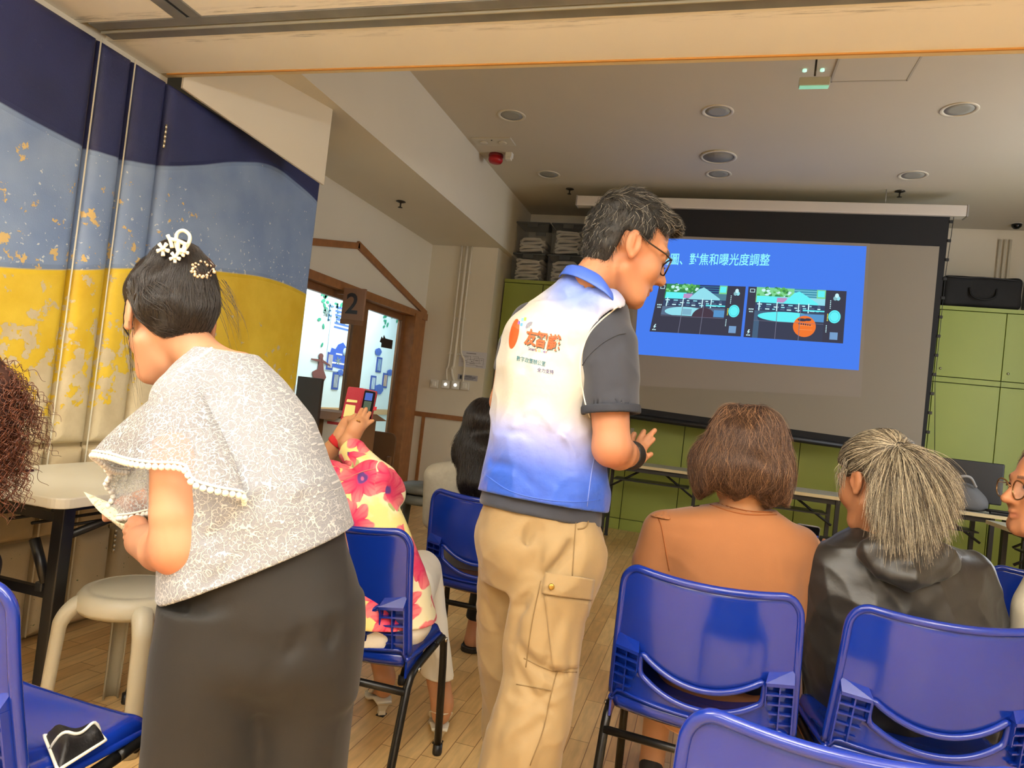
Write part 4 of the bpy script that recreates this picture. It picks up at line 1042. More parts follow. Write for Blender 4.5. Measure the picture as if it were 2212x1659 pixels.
for x in (TX1-.07, TX0+.07):
    for ya, yb in ((TY0+.10, TY0+.50), (TY1-.12, TY1-.5)):
        adopt(MB().tube([(x, ya, .60), (x-.0, (ya+yb)/2, .64), (x, yb, TZ-.05)], .014, 8).build('brace', m_leg, None), nt_)
adopt(MB().tube([(TX1-.10, TY0+.075, .45), (TX1-.17, TY0+.075, .58)], .016, 8).build('brace', m_leg, None), nt_)
adopt(MB().tube([(TX0+.10, TY0+.075, .45), (TX0+.25, TY0+.075, TZ-.05)], .016, 8).build('brace', m_leg, None), nt_)
adopt(MB().box((TX1-.115, TY0+.075, .437), (.03, .03, .03), bev=.006).build('joint', mat('joint_black', (40, 40, 40), .3), None), nt_)
for x in (TX1-.10, TX0+.10): adopt(MB().box((x, (TY0+TY1)/2, TZ-.05), (.02, TY1-TY0-.14, .03)).build('rail', m_leg, None), nt_)
for k in range(4): adopt(MB().tube([(TX0+.12+.1*k, TY0+.16, TZ-.14), (TX0+.12+.1*k, TY1-.2, TZ-.14)], .006, 6).build('shelf_wire', m_leg, None), nt_)
pa, pb = on_z(-30, 1021, TZ+.006), on_z(72, 1016, TZ+.006)
pn = thing('pen', 'thin dark red pen lying on the white table near the curly hair', 'pen', (pa[0], pa[1], TZ))
adopt(MB().tube([pa, pb], .005, 8).build('barrel', mat('maroon_plastic', (70, 24, 40), .35), None), pn)
adopt(MB().tube([pb, pb+nrm(pb-pa)*.018], [.004, .001], 8).build('tip', m_chrome, None), pn)
# grey moulded stool beside it
m_stool = mat('putty_plastic', (176, 170, 150), .42, bump=.08, bscale=150)
def stool(x, y, z0, lab, m, rz=0., h=.455, group='moulded plastic stools', legs=True, R=.165):
    s = thing('plastic_stool', lab, 'stool', (x, y, z0), rz, group)
    MB().lathe([(.001, h), (R*.75, h+.001), (R*.80, h-.004), (R*.83, h+.0), (R*.93, h-.006), (R, h-.022), (R*1.02, h-.05), (R*.97, h-.065), (R*.9, h-.06), (R*.9, h-.02), (.001, h-.02)], 40).build('seat', m, s)
    for k in range(4):
        a = math.pi/4+k*math.pi/2; c, sn = math.cos(a), math.sin(a)
        pr = spline([(R*.72, h-.035), (R*.98, h-.045), (R*1.17, h-.085), (R*1.22, h-.15), (R*1.32, .0)], 6)
        pts = [(p[0]*c, p[0]*sn, p[1]) for p in pr]
        rad = np.linspace(.034, .024, len(pts))
        # U-shaped channel leg: curved outside, hollow inside
        mb = MB(); vs = []; n = len(pts); prof = [(-1, -.55), (-1.0, .1), (-.72, .62), (0, .82), (.72, .62), (1.0, .1), (1, -.55), (.84, -.55), (.8, .05), (.55, .42), (0, .58), (-.55, .42), (-.8, .05), (-.84, -.55)]
        P_ = [np.array(p) for p in pts]
        for i in range(n):
            T = nrm(P_[min(i+1, n-1)]-P_[max(i-1, 0)]); sd = np.array([-sn, c, 0.]); ow = np.cross(sd, T); ow = ow if ow @ np.array([c, sn, .4]) > 0 else -ow
            for u, v in prof: vs.append(P_[i]+rad[i]*(u*sd+v*ow))
        m_n = len(prof); fs = [(i*m_n+k2, i*m_n+(k2+1) % m_n, (i+1)*m_n+(k2+1) % m_n, (i+1)*m_n+k2) for i in range(n-1) for k2 in range(m_n)]
        mb.add(vs, fs, True); mb.f.append(tuple(range((n-1)*m_n, n*m_n))); mb.smooth.append(False)
        mb.build('leg', m, s)
    return s
stool(-1.735, 1.86, 0, 'putty grey plastic stool in front of the white folding table', m_stool, math.radians(8))
m_stool2 = mat('dark_grey_plastic', (84, 84, 76), .5)
stool(-1.90, 4.62, 0, 'lower dark grey stool of the stacked pair near the doorway', m_stool2, .2)
stool(-1.90, 4.62, .075, 'upper dark grey stool of the stacked pair near the doorway', m_stool2, .2)
# black pouch with white piping on the empty chair
pz = thing('pouch', 'black zip pouch with white piping lying on the empty blue chair', 'pouch', (-1.30, 1.06, .45))
pq = [on_z(95, 1590, .455), on_z(215, 1566, .47), on_z(228, 1600, .455), on_z(125, 1665, .455)]
def pouch_pt(u, v, k=1):
    a, b, c, d = pq; p = (a*(1-u)+b*u)*(1-v)+(d*(1-u)+c*u)*v
    e = min(u, 1-u, v, 1-v); hgt = .050*(1-(1-min(1, e/.3))**2)*(.75+.25*math.sin(5*u+2))
    p = p.copy(); p[2] = .452+hgt*k + (0 if k else 0); return p
pb_ = MB(); pb_.grid(lambda u, v: pouch_pt(u, v, 1.), 22, 16); pb_.grid(lambda u, v: pouch_pt(u, v, 0.), 22, 16)
adopt(pb_.build('pouch_body', mat('black_leather', (20, 19, 21), .5, bump=.2, bscale=180), None), pz)
m_pip = mat('white_piping', (232, 228, 216), .5)
bd = [pouch_pt(u, 0) for u in np.linspace(0, 1, 14)]+[pouch_pt(1, v) for v in np.linspace(.1, 1, 8)]+[pouch_pt(u, 1) for u in np.linspace(.9, 0, 12)]+[pouch_pt(0, v) for v in np.linspace(.9, .1, 8)]
adopt(MB().tube([p+np.array([0, 0, .004]) for p in bd], .0032, 6, closed=True).build('piping', m_pip, None), pz)
adopt(MB().tube([pouch_pt(u, .42+.2*math.sin(u*4))+np.array([0, 0, .003]) for u in np.linspace(0, 1, 20)], .0032, 6).build('piping', m_pip, None), pz)

# ------------------------------------------------------------------ clutter by the doorway
m_card = mat('brown_cardboard', (132, 92, 54), .8, noise=.08, nscale=8)
cbx = thing('cardboard_box', 'open brown cardboard box with a white label by the doorway', 'box', (-2.62, 4.75, 0))
bxw, bxd, bxh = .42, .5, .96
adopt(MB().box((-2.74, 4.75, bxh/2), (bxw, bxd, bxh)).build('carton', m_card, None, bevel=.004), cbx)
for (x, y, rx, ry) in ((-2.74, 4.47, 1, 0), (-2.5, 4.75, 0, 1)):
    fl = MB(); 
    if rx: fl.prism([(-2.94, 4.50, bxh), (-2.54, 4.50, bxh), (-2.56, 4.40, bxh-.05), (-2.92, 4.40, bxh-.05)], (0, .004, .004))
    else: fl.prism([(-2.53, 4.51, bxh), (-2.53, 4.99, bxh), (-2.43, 4.97, bxh-.04), (-2.43, 4.53, bxh-.04)], (0, 0, .005))
    adopt(fl.build('flap', m_card, None), cbx)
a = on_y(712, 905, 4.498); b = on_y(740, 960, 4.498)
lb = adopt(MB().box(((a[0]+b[0])/2-.03, 4.497, (a[2]+b[2])/2), (.16, .004, .20)).build('label', mat('label_white', (214, 210, 200), .6), None), cbx)
adopt(MB().box(((a[0]+b[0])/2-.03, 4.4945, (a[2]+b[2])/2+.06), (.10, .002, .02)).build('label_print', mat('label_red', (196, 64, 70), .6), None), lb)
dk = thing('dark_board', 'dark brown upright board behind the open cardboard box', 'board', (-2.86, 4.40, 0))
adopt(MB().box((on_y(668, 850, 4.36)[0], 4.36, .60), (.20, .03, 1.20), bev=.004).build('panel', mat('umber_board', (60, 44, 32), .6), None), dk)
kc = thing('wooden_chair', 'small brown wooden chair with a rounded back corner by the glass door', 'chair', (-2.76, 5.25, 0))
m_kid = mat('brown_plywood', (112, 76, 44), .5, noise=.15, nscale=10)
def rrp(x0, x1, z0, z1, r, y): return [(x, y, z) for x, z in rounded_rect(x0, x1, z0, z1, r)]
adopt(MB().prism(rrp(-2.98, -2.54, .42, .80, .06, 5.42), (0, .02, 0)).build('backrest', m_kid, None, bevel=.003), kc)
adopt(MB().box((-2.76, 5.24, .38), (.44, .38, .022), bev=.008).build('seat', m_kid, None), kc)
for x in (-2.95, -2.57):
    adopt(MB().box((x, 5.40, .30), (.035, .035, .60), bev=.006).build('leg', m_kid, None), kc); adopt(MB().box((x, 5.09, .185), (.035, .035, .37), bev=.006).build('leg', m_kid, None), kc)
sg = thing('bundle', 'small dark bundle of cloth and a red tag on the wooden chair', 'cloth bundle', (-2.76, 5.2, .39))
V_, Q_ = sdf_mesh(lambda P: SUB(.01, U(.05, ELL((-2.80, 5.22, .46), (.13, .12, .09)), ELL((-2.68, 5.2, .44), (.09, .1, .06))), lambda P: P[:, 2]-.393)(P)+.012*wav(P, 20, 9), (-3.02, 5.0, .37), (-2.5, 5.38, .62), .013)
adopt(link('bundle_body', np_mesh('bundle_body', smooth_v(V_, Q_, 1), Q_), mat('dark_slate_cloth', (52, 56, 66), .8)), sg)
adopt(MB().box((-2.74, 5.10, .50), (.06, .012, .03), bev=.004).build('red_tag', mat('tag_red', (190, 40, 54), .5), None), sg)

# ------------------------------------------------------------------ class sign and the decorated wall beyond the glass
sp = on_x(764, 662, XB+.16)
cs = thing('room_sign', 'brown hanging room sign with a dark figure 2 by the door', 'sign', (XB+.09, sp[1], 1.98))
adopt(MB().box((sp[0], sp[1], sp[2]), (.20, .025, .30), bev=.004).build('plate', mat('tan_sign', (150, 112, 88), .5), None), cs)
adopt(MB().box((sp[0], sp[1], sp[2]-.13), (.205, .03, .035), bev=.004).build('base_strip', mat('dark_brown_wood'), None), cs)
adopt(MB().box((XB+.07, sp[1], 1.93), (.14, .02, .03)).build('bracket', mat('dark_brown_wood'), None), cs)
tme = text_mesh('2', size=.24, bold=.004, align='CENTER'); place_mesh(tme, (sp[0]-.01, sp[1]-.0135, sp[2]-.06), (1, 0, 0), (0, 0, 1))
adopt(link('figure_two', tme, mat('sign_ink', (40, 36, 40), .5)), cs)
NX = -4.297
def wall_item(name, lab, cat, px, py, w, h, col, border=None, group=None, par=True):
    p = on_x(px, py, NX); s = thing(name, lab, cat, (NX, p[1], p[2]), 0, group)
    if border: MB().box((.004, 0, 0), (.008, w, h)).build('frame', mat('frame_%d_%d_%d' % border, border, .5), s)
    MB().box((.009 if border else .003, 0, 0), (.003, w-(.05 if border else 0), h-(.05 if border else 0))).build('picture', mat('pic_%d_%d_%d' % col, col, .5, noise=.35 if border else .05, nscale=14), s)
    return s, p
BL = (52, 78, 160)
for k, (px, py, lab) in enumerate(((712, 780, 'blue framed photo beside the dancing cut-out'), (748, 795, 'blue framed photo next to the blue flower'), (724, 823, 'lowest blue framed photo on the left pane'), (818, 788, 'blue framed photo upper in the right pane'), (831, 822, 'blue framed photo low in the right pane, beside a blue flower'), (805, 828, 'blue framed photo half behind the door post'))):
    wall_item('framed_photo', lab, 'picture', px, py, .145, .205, ((176, 172, 176), (186, 150, 130), (150, 160, 170), (130, 160, 190), (186, 160, 140), (180, 200, 220))[k], BL, 'blue framed photos in the next room')
ps, p_ = wall_item('wall_poster', 'pale poster with lines of blue writing and a blue cloud banner', 'poster', 738, 730, .58, .82, (206, 222, 238))
mb = MB(); rg = random.Random(4)
for k in range(6):
    mb.box((.006, -.02+.02*rg.random(), .345-.047*k), (.002, .43-.1*rg.random(), .022))
mb.build('blue_writing', mat('poster_ink', (78, 112, 178), .5), ps)
mb = MB(); cl = [(-.33, -.40), (.31, -.44), (.31, -.28), (.22, -.24), (.16, -.13), (.04, -.06), (-.08, -.10), (-.14, -.17), (-.24, -.16), (-.28, -.28)]
mb.prism([(.006, y, z) for y, z in [(a_*.87, b_*.87) for a_, b_ in cl]], (.003, 0, 0)); mb.build('blue_cloud', mat('cloud_blue', (58, 92, 190), .5), ps)
mb = MB(); mb.lathe([(.001, .0), (.05, 0), (.05, .003), (.001, .003)], 18, (.010, .10, -.16), (1, 0, 0)); mb.build('round_emblem', mat('emblem_pale', (170, 200, 226), .5), ps)
mb = MB()
for k in range(2): mb.box((.010, -.03+.04*k, (-.2, -.31)[k]), (.002, (.14, .36)[k], .018))
mb.build('white_writing', mat('poster_white', (236, 240, 246), .5), ps)
hd = thing('lettering', 'blue cut-out heading letters above the pale poster', 'lettering', (NX, on_x(745, 684, NX)[1], on_x(745, 684, NX)[2]))
mb = MB()
for k in range(5):
    y = -.36+.17*k
    for q in range(4): mb.box((.004, y+.03*rg.random(), -.09+.055*q), (.005, .11 if q % 2 else .05, .018))
    mb.box((.004, y, 0), (.005, .02, .2))
mb.build('letters', mat('heading_teal', (88, 128, 158), .5), hd)
LF = MB(); m_leaf = mat('leaf_green', (44, 150, 116), .55); m_leaf2 = mat('leaf_dark', (60, 96, 90), .55)
def leaf(lb, px, py, s, a):
    p = on_x(px, py, NX); pts = []
    for k in range(9):
        t = 2*math.pi*k/9; y, z = s*math.cos(t)*(.55), s*math.sin(t)*(1+.0); pts.append((NX+.004, p[1]+y*math.cos(a)-z*math.sin(a), p[2]+y*math.sin(a)+z*math.cos(a)))
    lb.prism(pts, (.003, 0, 0))
rg = random.Random(11); spots = []
for k in range(34):
    x = 696+rg.random()*62; y = 622+rg.random()*60
    if y-618 < (760-x)*.9+20: spots.append((x, y))
spots += [(698, 705), (695, 745), (703, 668), (689, 690)]
for k in range(14): spots.append((825+rg.random()*38, 668+rg.random()*38))
for i, (x, y) in enumerate(spots): leaf(LF, x, y, .024+.018*rg.random(), rg.random()*3)
lo = LF.build('leaf_decals', m_leaf); tag(lo, 'scattered green leaf stickers across the wall seen through the glass', 'wall stickers', kind='stuff')
def cutout(name, lab, cat, m, shapes, x=NX+.006):
    s = None; mb = MB()
    o0 = on_x(shapes[0][0][0], shapes[0][0][1], x); s = thing(name, lab, cat, (x, o0[1], o0[2]))
    for k_, sh in enumerate(shapes): mb.prism([on_x(px, py, x) for px, py in sh], (.004+.0012*k_, 0, 0))
    return s, adopt(mb.build('shape', m, None), s)
mbrn = mat('cutout_brown', (112, 64, 58), .6); mfl = mat('flower_blue', (72, 104, 186), .55); mdk = mat('cutout_dark', (52, 40, 34), .6)
def ring(cx_, cy_, a, b, n=12): return [(cx_+a*math.cos(2*math.pi*k/n), cy_+b*math.sin(2*math.pi*k/n)) for k in range(n)]
cutout('dancer_cutout', 'brown dancing figure cut-out with a flared skirt near the padded door', 'wall cut-out', mbrn, [[(690, 772), (697, 772), (699, 800), (704, 815), (699, 824), (676, 815), (674, 803), (686, 797)], ring(693, 769, 5, 6), [(694, 775), (712, 788), (713, 792), (694, 781)], [(691, 776), (672, 774), (672, 777), (690, 782)]])
cutout('dancer_cutout', 'brown dancing figure cut-out beside the middle door post', 'wall cut-out', mbrn, [[(758, 788), (764, 788), (768, 812), (766, 832), (754, 828), (753, 818), (759, 806)], ring(760, 782, 3.5, 5), [(758, 792), (745, 813), (747, 814), (760, 797)]])
for cxx, cyy, r, lab in ((735, 805, 5, 'blue flower sticker by the second framed photo'), (842, 805, 5, 'blue flower sticker at the top of the low right photo'), (818, 841, 8, 'large blue bud sticker at the foot of the right pane'), (817, 760, 6, 'blue bird sticker under the dark animal shape')):
    cutout('flower_sticker', lab, 'wall sticker', mfl, [ring(cxx+r*.5*math.cos(k*1.26), cyy+r*.5*math.sin(k*1.26), r*.7, r*.9) for k in range(5)])
cutout('animal_sticker', 'dark brown animal head and box sticker on the right glass pane', 'glass sticker', mdk, [[(822, 733), (824, 727), (827, 732), (829, 724), (832, 731), (848, 735), (846, 754), (823, 750), (824, 741), (820, 738)]], XB-.08)
for px, py, lab in ((705, 675, 'grey snowflake sticker near the top of the left pane'), (730, 780, 'grey snowflake sticker between the framed photos'), (856, 810, 'grey snowflake sticker near the right door frame')):
    cutout('snowflake_sticker', lab, 'glass sticker', mat('sticker_grey', (120, 138, 136), .6), [[(px+7*math.cos(t)-1*math.sin(t), py+9*math.sin(t)+1*math.cos(t)), (px-7*math.cos(t)-1*math.sin(t), py-9*math.sin(t)+1*math.cos(t)), (px-7*math.cos(t)+1*math.sin(t), py-9*math.sin(t)-1*math.cos(t)), (px+7*math.cos(t)+1*math.sin(t), py+9*math.sin(t)-1*math.cos(t))] for t in (0.3, 1.35, 2.4)])

# ------------------------------------------------------------------ people: shared pieces
m_skin = mat('skin', attr=True, rough=.5, sss=.12, bump=.06, bscale=140, spec=.35, bdist=.002)
def hairmat(name, c, rough=.32, var=.25):
    if rough >= .4: rough = .62
    m = bpy.data.materials.new(name); m.use_nodes = True; MATS[name] = m; nt = m.node_tree; b = nt.nodes['Principled BSDF']; L = nt.links.new
    hi = nt.nodes.new('ShaderNodeHairInfo'); mr = nt.nodes.new('ShaderNodeMapRange'); mr.inputs[3].default_value = 1-var; mr.inputs[4].default_value = 1+var
    L(hi.outputs['Random'], mr.inputs[0]); mx = nt.nodes.new('ShaderNodeMix'); mx.data_type = 'RGBA'; mx.blend_type = 'MULTIPLY'; mx.inputs[0].default_value = 1
    mx.inputs[6].default_value = rgba(c); L(mr.outputs[0], mx.inputs[7]); L(mx.outputs[2], b.inputs['Base Color'])
    b.inputs['Roughness'].default_value = rough; b.inputs['Specular IOR Level'].default_value = .55
    return m
def greyhair(name, dark, light, frac, rough=.35):
    m = hairmat(name, dark, rough); nt = m.node_tree; L = nt.links.new; b = nt.nodes['Principled BSDF']
    hi = nt.nodes.new('ShaderNodeHairInfo'); st = nt.nodes.new('ShaderNodeMapRange'); st.inputs[1].default_value = 1-frac; st.inputs[2].default_value = min(1, 1-frac+.3); L(hi.outputs['Random'], st.inputs[0])
    mx = nt.nodes.new('ShaderNodeMix'); mx.data_type = 'RGBA'; mx.inputs[6].default_value = rgba(dark); mx.inputs[7].default_value = rgba(light); L(st.outputs[0], mx.inputs[0]); L(mx.outputs[2], b.inputs['Base Color']); return m
def head_sdf(c, fwd, up, s, ears=True, age=0.):
    """head and face; returns the field, the local frame and a local -> room function"""
    R = frame(fwd, up); c = np.array(c, float)
    el = lambda o, r, Rm=None: ELL(o, r, Rm)
    base = U(.022, el((0, -.014, .036), (.077, .097, .088)), el((0, .032, -.035), (.060, .062, .088)), CAP((-.026, .058, -.098), (.026, .058, -.098), .021), CHAIN([(-.047, .002, -.060), (-.026, .058, -.098)], [.022, .02]), CHAIN([(.047, .002, -.060), (.026, .058, -.098)], [.022, .02]))
    cheeks = U(.02, el((-.040, .058, -.028), (.027, .026, .030)), el((.040, .058, -.028), (.027, .026, .030)))
    brow = CHAIN([(-.050, .066, .022), (-.02, .083, .026), (.02, .083, .026), (.050, .066, .022)], [.010, .012, .012, .010])
    soc = U(.01, SPH((-.032, .098, .006), .0165), SPH((.032, .098, .006), .0165))
    lids = U(.004, el((-.032, .074, .006), (.017, .012, .0125)), el((.032, .074, .006), (.017, .012, .0125)))
    nose = U(.012, CHAIN([(0, .082, .018), (0, .098, -.012), (0, .108, -.030)], [.0085, .009, .0125]), SPH((-.0125, .096, -.034), .0095), SPH((.0125, .096, -.034), .0095))
    nost = U(0, SPH((-.007, .101, -.043), .0045), SPH((.007, .101, -.043), .0045))
    lips = U(.003, CHAIN([(-.024, .078, -.066), (-.006, .091, -.0625), (.006, .091, -.0625), (.024, .078, -.066)], [.004, .0065, .0065, .004]), CHAIN([(-.022, .078, -.068), (0, .089, -.0745), (.022, .078, -.068)], [.004, .0075, .004]))
    slit = CHAIN([(-.022, .084, -.0672), (0, .0985, -.0684), (.022, .084, -.0672)], [.0012, .002, .0012])
    chin = SPH((0, .074, -.104), .018)
    f = U(.016, base, cheeks); f = U(.014, f, brow); f = SUB(.012, f, soc); f = U(.004, f, lids); f = U(.010, f, nose); f = SUB(.003, f, nost); f = U(.012, f, chin); f = U(.005, f, lips); f = SUB(.0025, f, slit)
    if ears:
        for sg in (-1, 1):
            q = np.array([[1, 0, sg*.0], [0, .97, .25], [0, -.25, .97]]); e = el((sg*.080, -.012, -.006), (.0085, .019, .033), q)
            e = SUB(.003, e, el((sg*.0905, -.009, -.004), (.0085, .0115, .0225), q)); e = U(.003, e, CAP((sg*.083, -.016, .006), (sg*.083, -.013, -.016), .0035), SPH((sg*.079, -.004, -.034), .0085), CAP((sg*.080, .004, -.012), (sg*.080, .003, -.004), .005))
            f = U(.006, f, e)
    def g(P): return f(((P-c) @ R.T)/s)*s
    return g, R, (lambda l: c+s*(R.T @ np.array(l, float))), (lambda P: ((P-c) @ R.T)/s)
def skin_col(V, heads, tone, lip=(150, 84, 74), brow=None, blush=()):
    """skin tones: base with redder lips and knuckles, brows where asked"""
    n = len(V); base = np.array(lin(tone)); C = np.tile(base, (n, 1))
    C *= (1+.05*wav(V, 38, 2))[:, None]
    for loc in heads:
        q = loc(V); d = np.sqrt((q[:, 0]/.026)**2+((q[:, 1]-.084)/.014)**2+((q[:, 2]+.068)/.013)**2); k = np.clip(1.2-d, 0, 1)[:, None]; C = C*(1-k)+np.array(lin(lip))*k
        if brow is not None:
            for sg in (-1, 1):
                x = np.abs(q[:, 0]-sg*.034); zc = .029-.35*np.maximum(sg*q[:, 0]-.036, 0); k = ((x < .020) & (np.abs(q[:, 2]-zc) < .0042) & (q[:, 1] > .045)).astype(float)[:, None]*.85; C = C*(1-k)+np.array(lin(brow))*k
        k = np.exp(-(np.sqrt((np.abs(q[:, 0])-.078)**2*1+(q[:, 1]+.01)**2+(q[:, 2]+.005)**2)/.03)**2)[:, None]*.25; C = C*(1-k)+C*np.array([1.08, .80, .74])*k
    for p, r, a in blush:
        k = np.exp(-(np.linalg.norm(V-np.array(p), axis=1)/r)**2)[:, None]*a; C = C*(1-k)+C*np.array([1.06, .78, .70])*k
    return C
UH = nrm(np.array([CR[0], CR[1], 0])); VH = nrm(np.array([CF[0], CF[1], 0])); ZUP = np.array([0, 0, 1.])
SL = (CD @ np.eye(3)) @ UH                     # image drop of a level line
def rows(rs, power=2.2):
    """rs: (xL, yL, xR, half depth, D) rows of a standing body as read in the photo, level lines"""
    cs, A, B = [], [], []
    for xl, yl, xr, b, D in rs:
        # the right end lies on the level line through the left end
        p = at(xl, yl, D); q = at(xr, yl+.112*(xr-xl), D); cs.append((p+q)/2); A.append(np.linalg.norm(q-p)/2); B.append(b)
    o = np.argsort([c[2] for c in cs]); return LOFT(np.array(cs)[o], np.array(A)[o], np.array(B)[o], UH, VH, power)
def lim(pts, rs, k=.01): return CHAIN([at(*p) for p in pts], rs, min(k, .004))
def bounds(pts, pad=.08):
    P = np.array(pts); return P.min(0)-pad, P.max(0)+pad
def groom(V, f, dirfn, n, L, K=8, lift=.004, jit=.25, seed=0, mask=None, lj=.35, wave=0., wl=60.):
    r = np.random.RandomState(seed)
    if mask is not None: V = V[mask(V)]
    P = V[r.randint(0, len(V), n)]+r.randn(n, 3)*.0015
    Ls = (L(P) if callable(L) else np.full(n, L))*(1-lj*r.rand(n)); J = r.randn(n, 3)*jit; lf = lift*(.2+r.rand(n)); ph = r.rand(n)*6.28
    out = [P]
    for k in range(1, K):
        g = grad(f, P, .003); d = dirfn(P)+J; d = d-g*(d*g).sum(1)[:, None]*.9; d /= np.maximum(np.linalg.norm(d, axis=1), 1e-6)[:, None]
        P = P+d*(Ls/(K-1))[:, None]; s = f(P); P = P-g*(s-(.0015+lf*(k/(K-1))))[:, None]*np.clip(1, 0, 1)
        if wave: sd = np.cross(d, g); P = P+sd*(wave*np.sin(ph+k*Ls/(K-1)*wl))[:, None]
        out.append(P)
    return np.stack(out, 1)
def taper(K, r0, r1=.2): return np.linspace(1, r1, K)*r0
SKIN_M, SKIN_W = (178, 124, 92), (192, 140, 108)

def hand_sdf(wrist, palm, fingers, thumb, rp=.022, k=.008):
    """palm chain plus separate fingers; each finger a list of joints"""
    f = CHAIN([wrist]+palm, [rp*1.15]+[rp]*len(palm)) if not callable(palm) else palm
    for q in fingers: 
        n = len(q); f = U(k, f, CHAIN(q, list(np.linspace(.0092, .0072, n))))
    if thumb is not None: f = U(k*1.3, f, CHAIN(thumb, list(np.linspace(.012, .008, len(thumb)))))
    return f

# ------------------------------------------------------------------ the standing person in the printed vest
DM = 1.85
man = thing('person', 'standing person in a white and blue printed vest and khaki trousers, leaning over with glasses', 'person', (at(1165, 1090, DM)[0], at(1165, 1090, DM)[1], 0))
az = math.radians(16+9)
mh_f = np.array([math.cos(az), math.sin(az), -.36]); mh_u = np.array([math.cos(az)*.36, math.sin(az)*.36, 1.])
mh_c = at(1357, 540, 1.80)
mh, mhR, mhL, mhI = head_sdf(mh_c, mh_f, mh_u, 1.08)
neck_m = CHAIN([mhL((0, -.034, -.045)), mhL((0, -.045, -.10)), at(1270, 680, 1.83)], [.052, .054, .072])
torso_rows = [(1148, 655, 1330, .085, 1.84), (1106, 690, 1350, .115, 1.84), (1093, 745, 1312, .125, 1.84), (1081, 820, 1292, .132, 1.84), (1066, 900, 1292, .132, 1.84), (1054, 965, 1299, .132, 1.84), (1042, 1032, 1308, .135, 1.84), (1036, 1075, 1300, .135, 1.84), (1034, 1120, 1298, .132, 1.84)]
def shrink(rs, px, db): return [(a+px, y, c-px, b-db, D) for a, y, c, b, D in rs]
torso_in = rows(shrink(torso_rows[:-1], 26, .03))
armR = lim([(1312, 722, 1.77), (1316, 850, 1.73), (1322, 965, 1.71)], [.056, .05, .045])
foreR = lim([(1320, 968, 1.71), (1338, 978, 1.77), (1364, 984, 1.87)], [.046, .045, .030])
armL = lim([(1128, 735, 1.93), (1105, 800, 1.97), (1090, 868, 1.99)], [.052, .046, .040]); foreL = lim([(1090, 868, 1.99), (1180, 880, 2.12)], [.040, .030])
handL_ = lim([(1180, 880, 2.12), (1215, 884, 2.16)], [.028, .022])
wr = at(1364, 984, 1.87)
FJ = [[(1376, 962, 1.90), (1383, 946, 1.92), (1391, 932, 1.93)], [(1383, 966, 1.90), (1398, 946, 1.915), (1414, 930, 1.925)], [(1387, 974, 1.895), (1399, 960, 1.905), (1411, 949, 1.91)], [(1386, 993, 1.89), (1396, 987, 1.895), (1406, 981, 1.90)]]
palm = CHAIN([wr, at(1378, 984, 1.885), at(1382, 988, 1.885)], [.027, .024, .020]); palm = U(.012, palm, CHAIN([wr, at(1380, 968, 1.90)], [.026, .019]))
handR = hand_sdf(wr, palm, [[at(*q) for q in f] for f in FJ], [at(1366, 968, 1.915), at(1364, 950, 1.945), at(1370, 938, 1.95)], k=.006)
legsM = U(.02, lim([(1216, 1215, 1.80), (1170, 1450, 1.74), (1105, 1830, 1.68)], [.072, .06, .045]), lim([(1112, 1190, 1.92), (1100, 1420, 1.955), (1100, 1780, 1.965)], [.07, .050, .042]))
def feet(pts):
    fs = []
    for p, d in pts:
        p = np.array(p); d = np.array(d); fs.append(U(.02, CAP(p+[0, 0, .04], p+d*.5+[0, 0, .03], .034, .03), CAP(p+d*.5+[0, 0, .03], p+d+[0, 0, .022], .032, .022)))
    return fs
fR, fL = at(1105, 1840, 1.68), at(1100, 1790, 1.96); fR[2] = 0; fL[2] = 0; fd = np.array([math.cos(math.radians(62))*.17, math.sin(math.radians(62))*.17, 0])
ftm = feet([(fR, fd), (fL, fd)])
ankles = U(.01, CAP(at(1105, 1830, 1.68), fR+np.array([0, 0, .05]), .042, .034), CAP(at(1100, 1780, 1.96), fL+np.array([0, 0, .05]), .04, .034))
handR_c = palm
trap_m = CHAIN([at(1312, 672, 1.76), at(1245, 650, 1.82), at(1196, 684, 1.86), at(1158, 712, 1.90)], [.045, .062, .068, .050])
body_m = U(.02, U(.014, mh, neck_m), U(.02, torso_in, OFF(trap_m, -.01)), U(.02, armR, foreR), U(.02, armL, foreL, handL_), legsM, ankles, *ftm)
body_m2 = U(.006, body_m, handR)
body_m3 = lambda P: body_m2(P)
lo, hi = np.array([-1.0, 1.35, -.02]), np.array([.25, 2.35, 1.88])
sdf_obj('body', body_m3, lo, hi, .0027, m_skin, man, lambda V: skin_col(V, [mhI], SKIN_M, brow=(40, 32, 28), blush=[(at(1330, 1005, 1.68), .05, .5), (at(1372, 560, 1.72), .04, .5)]))
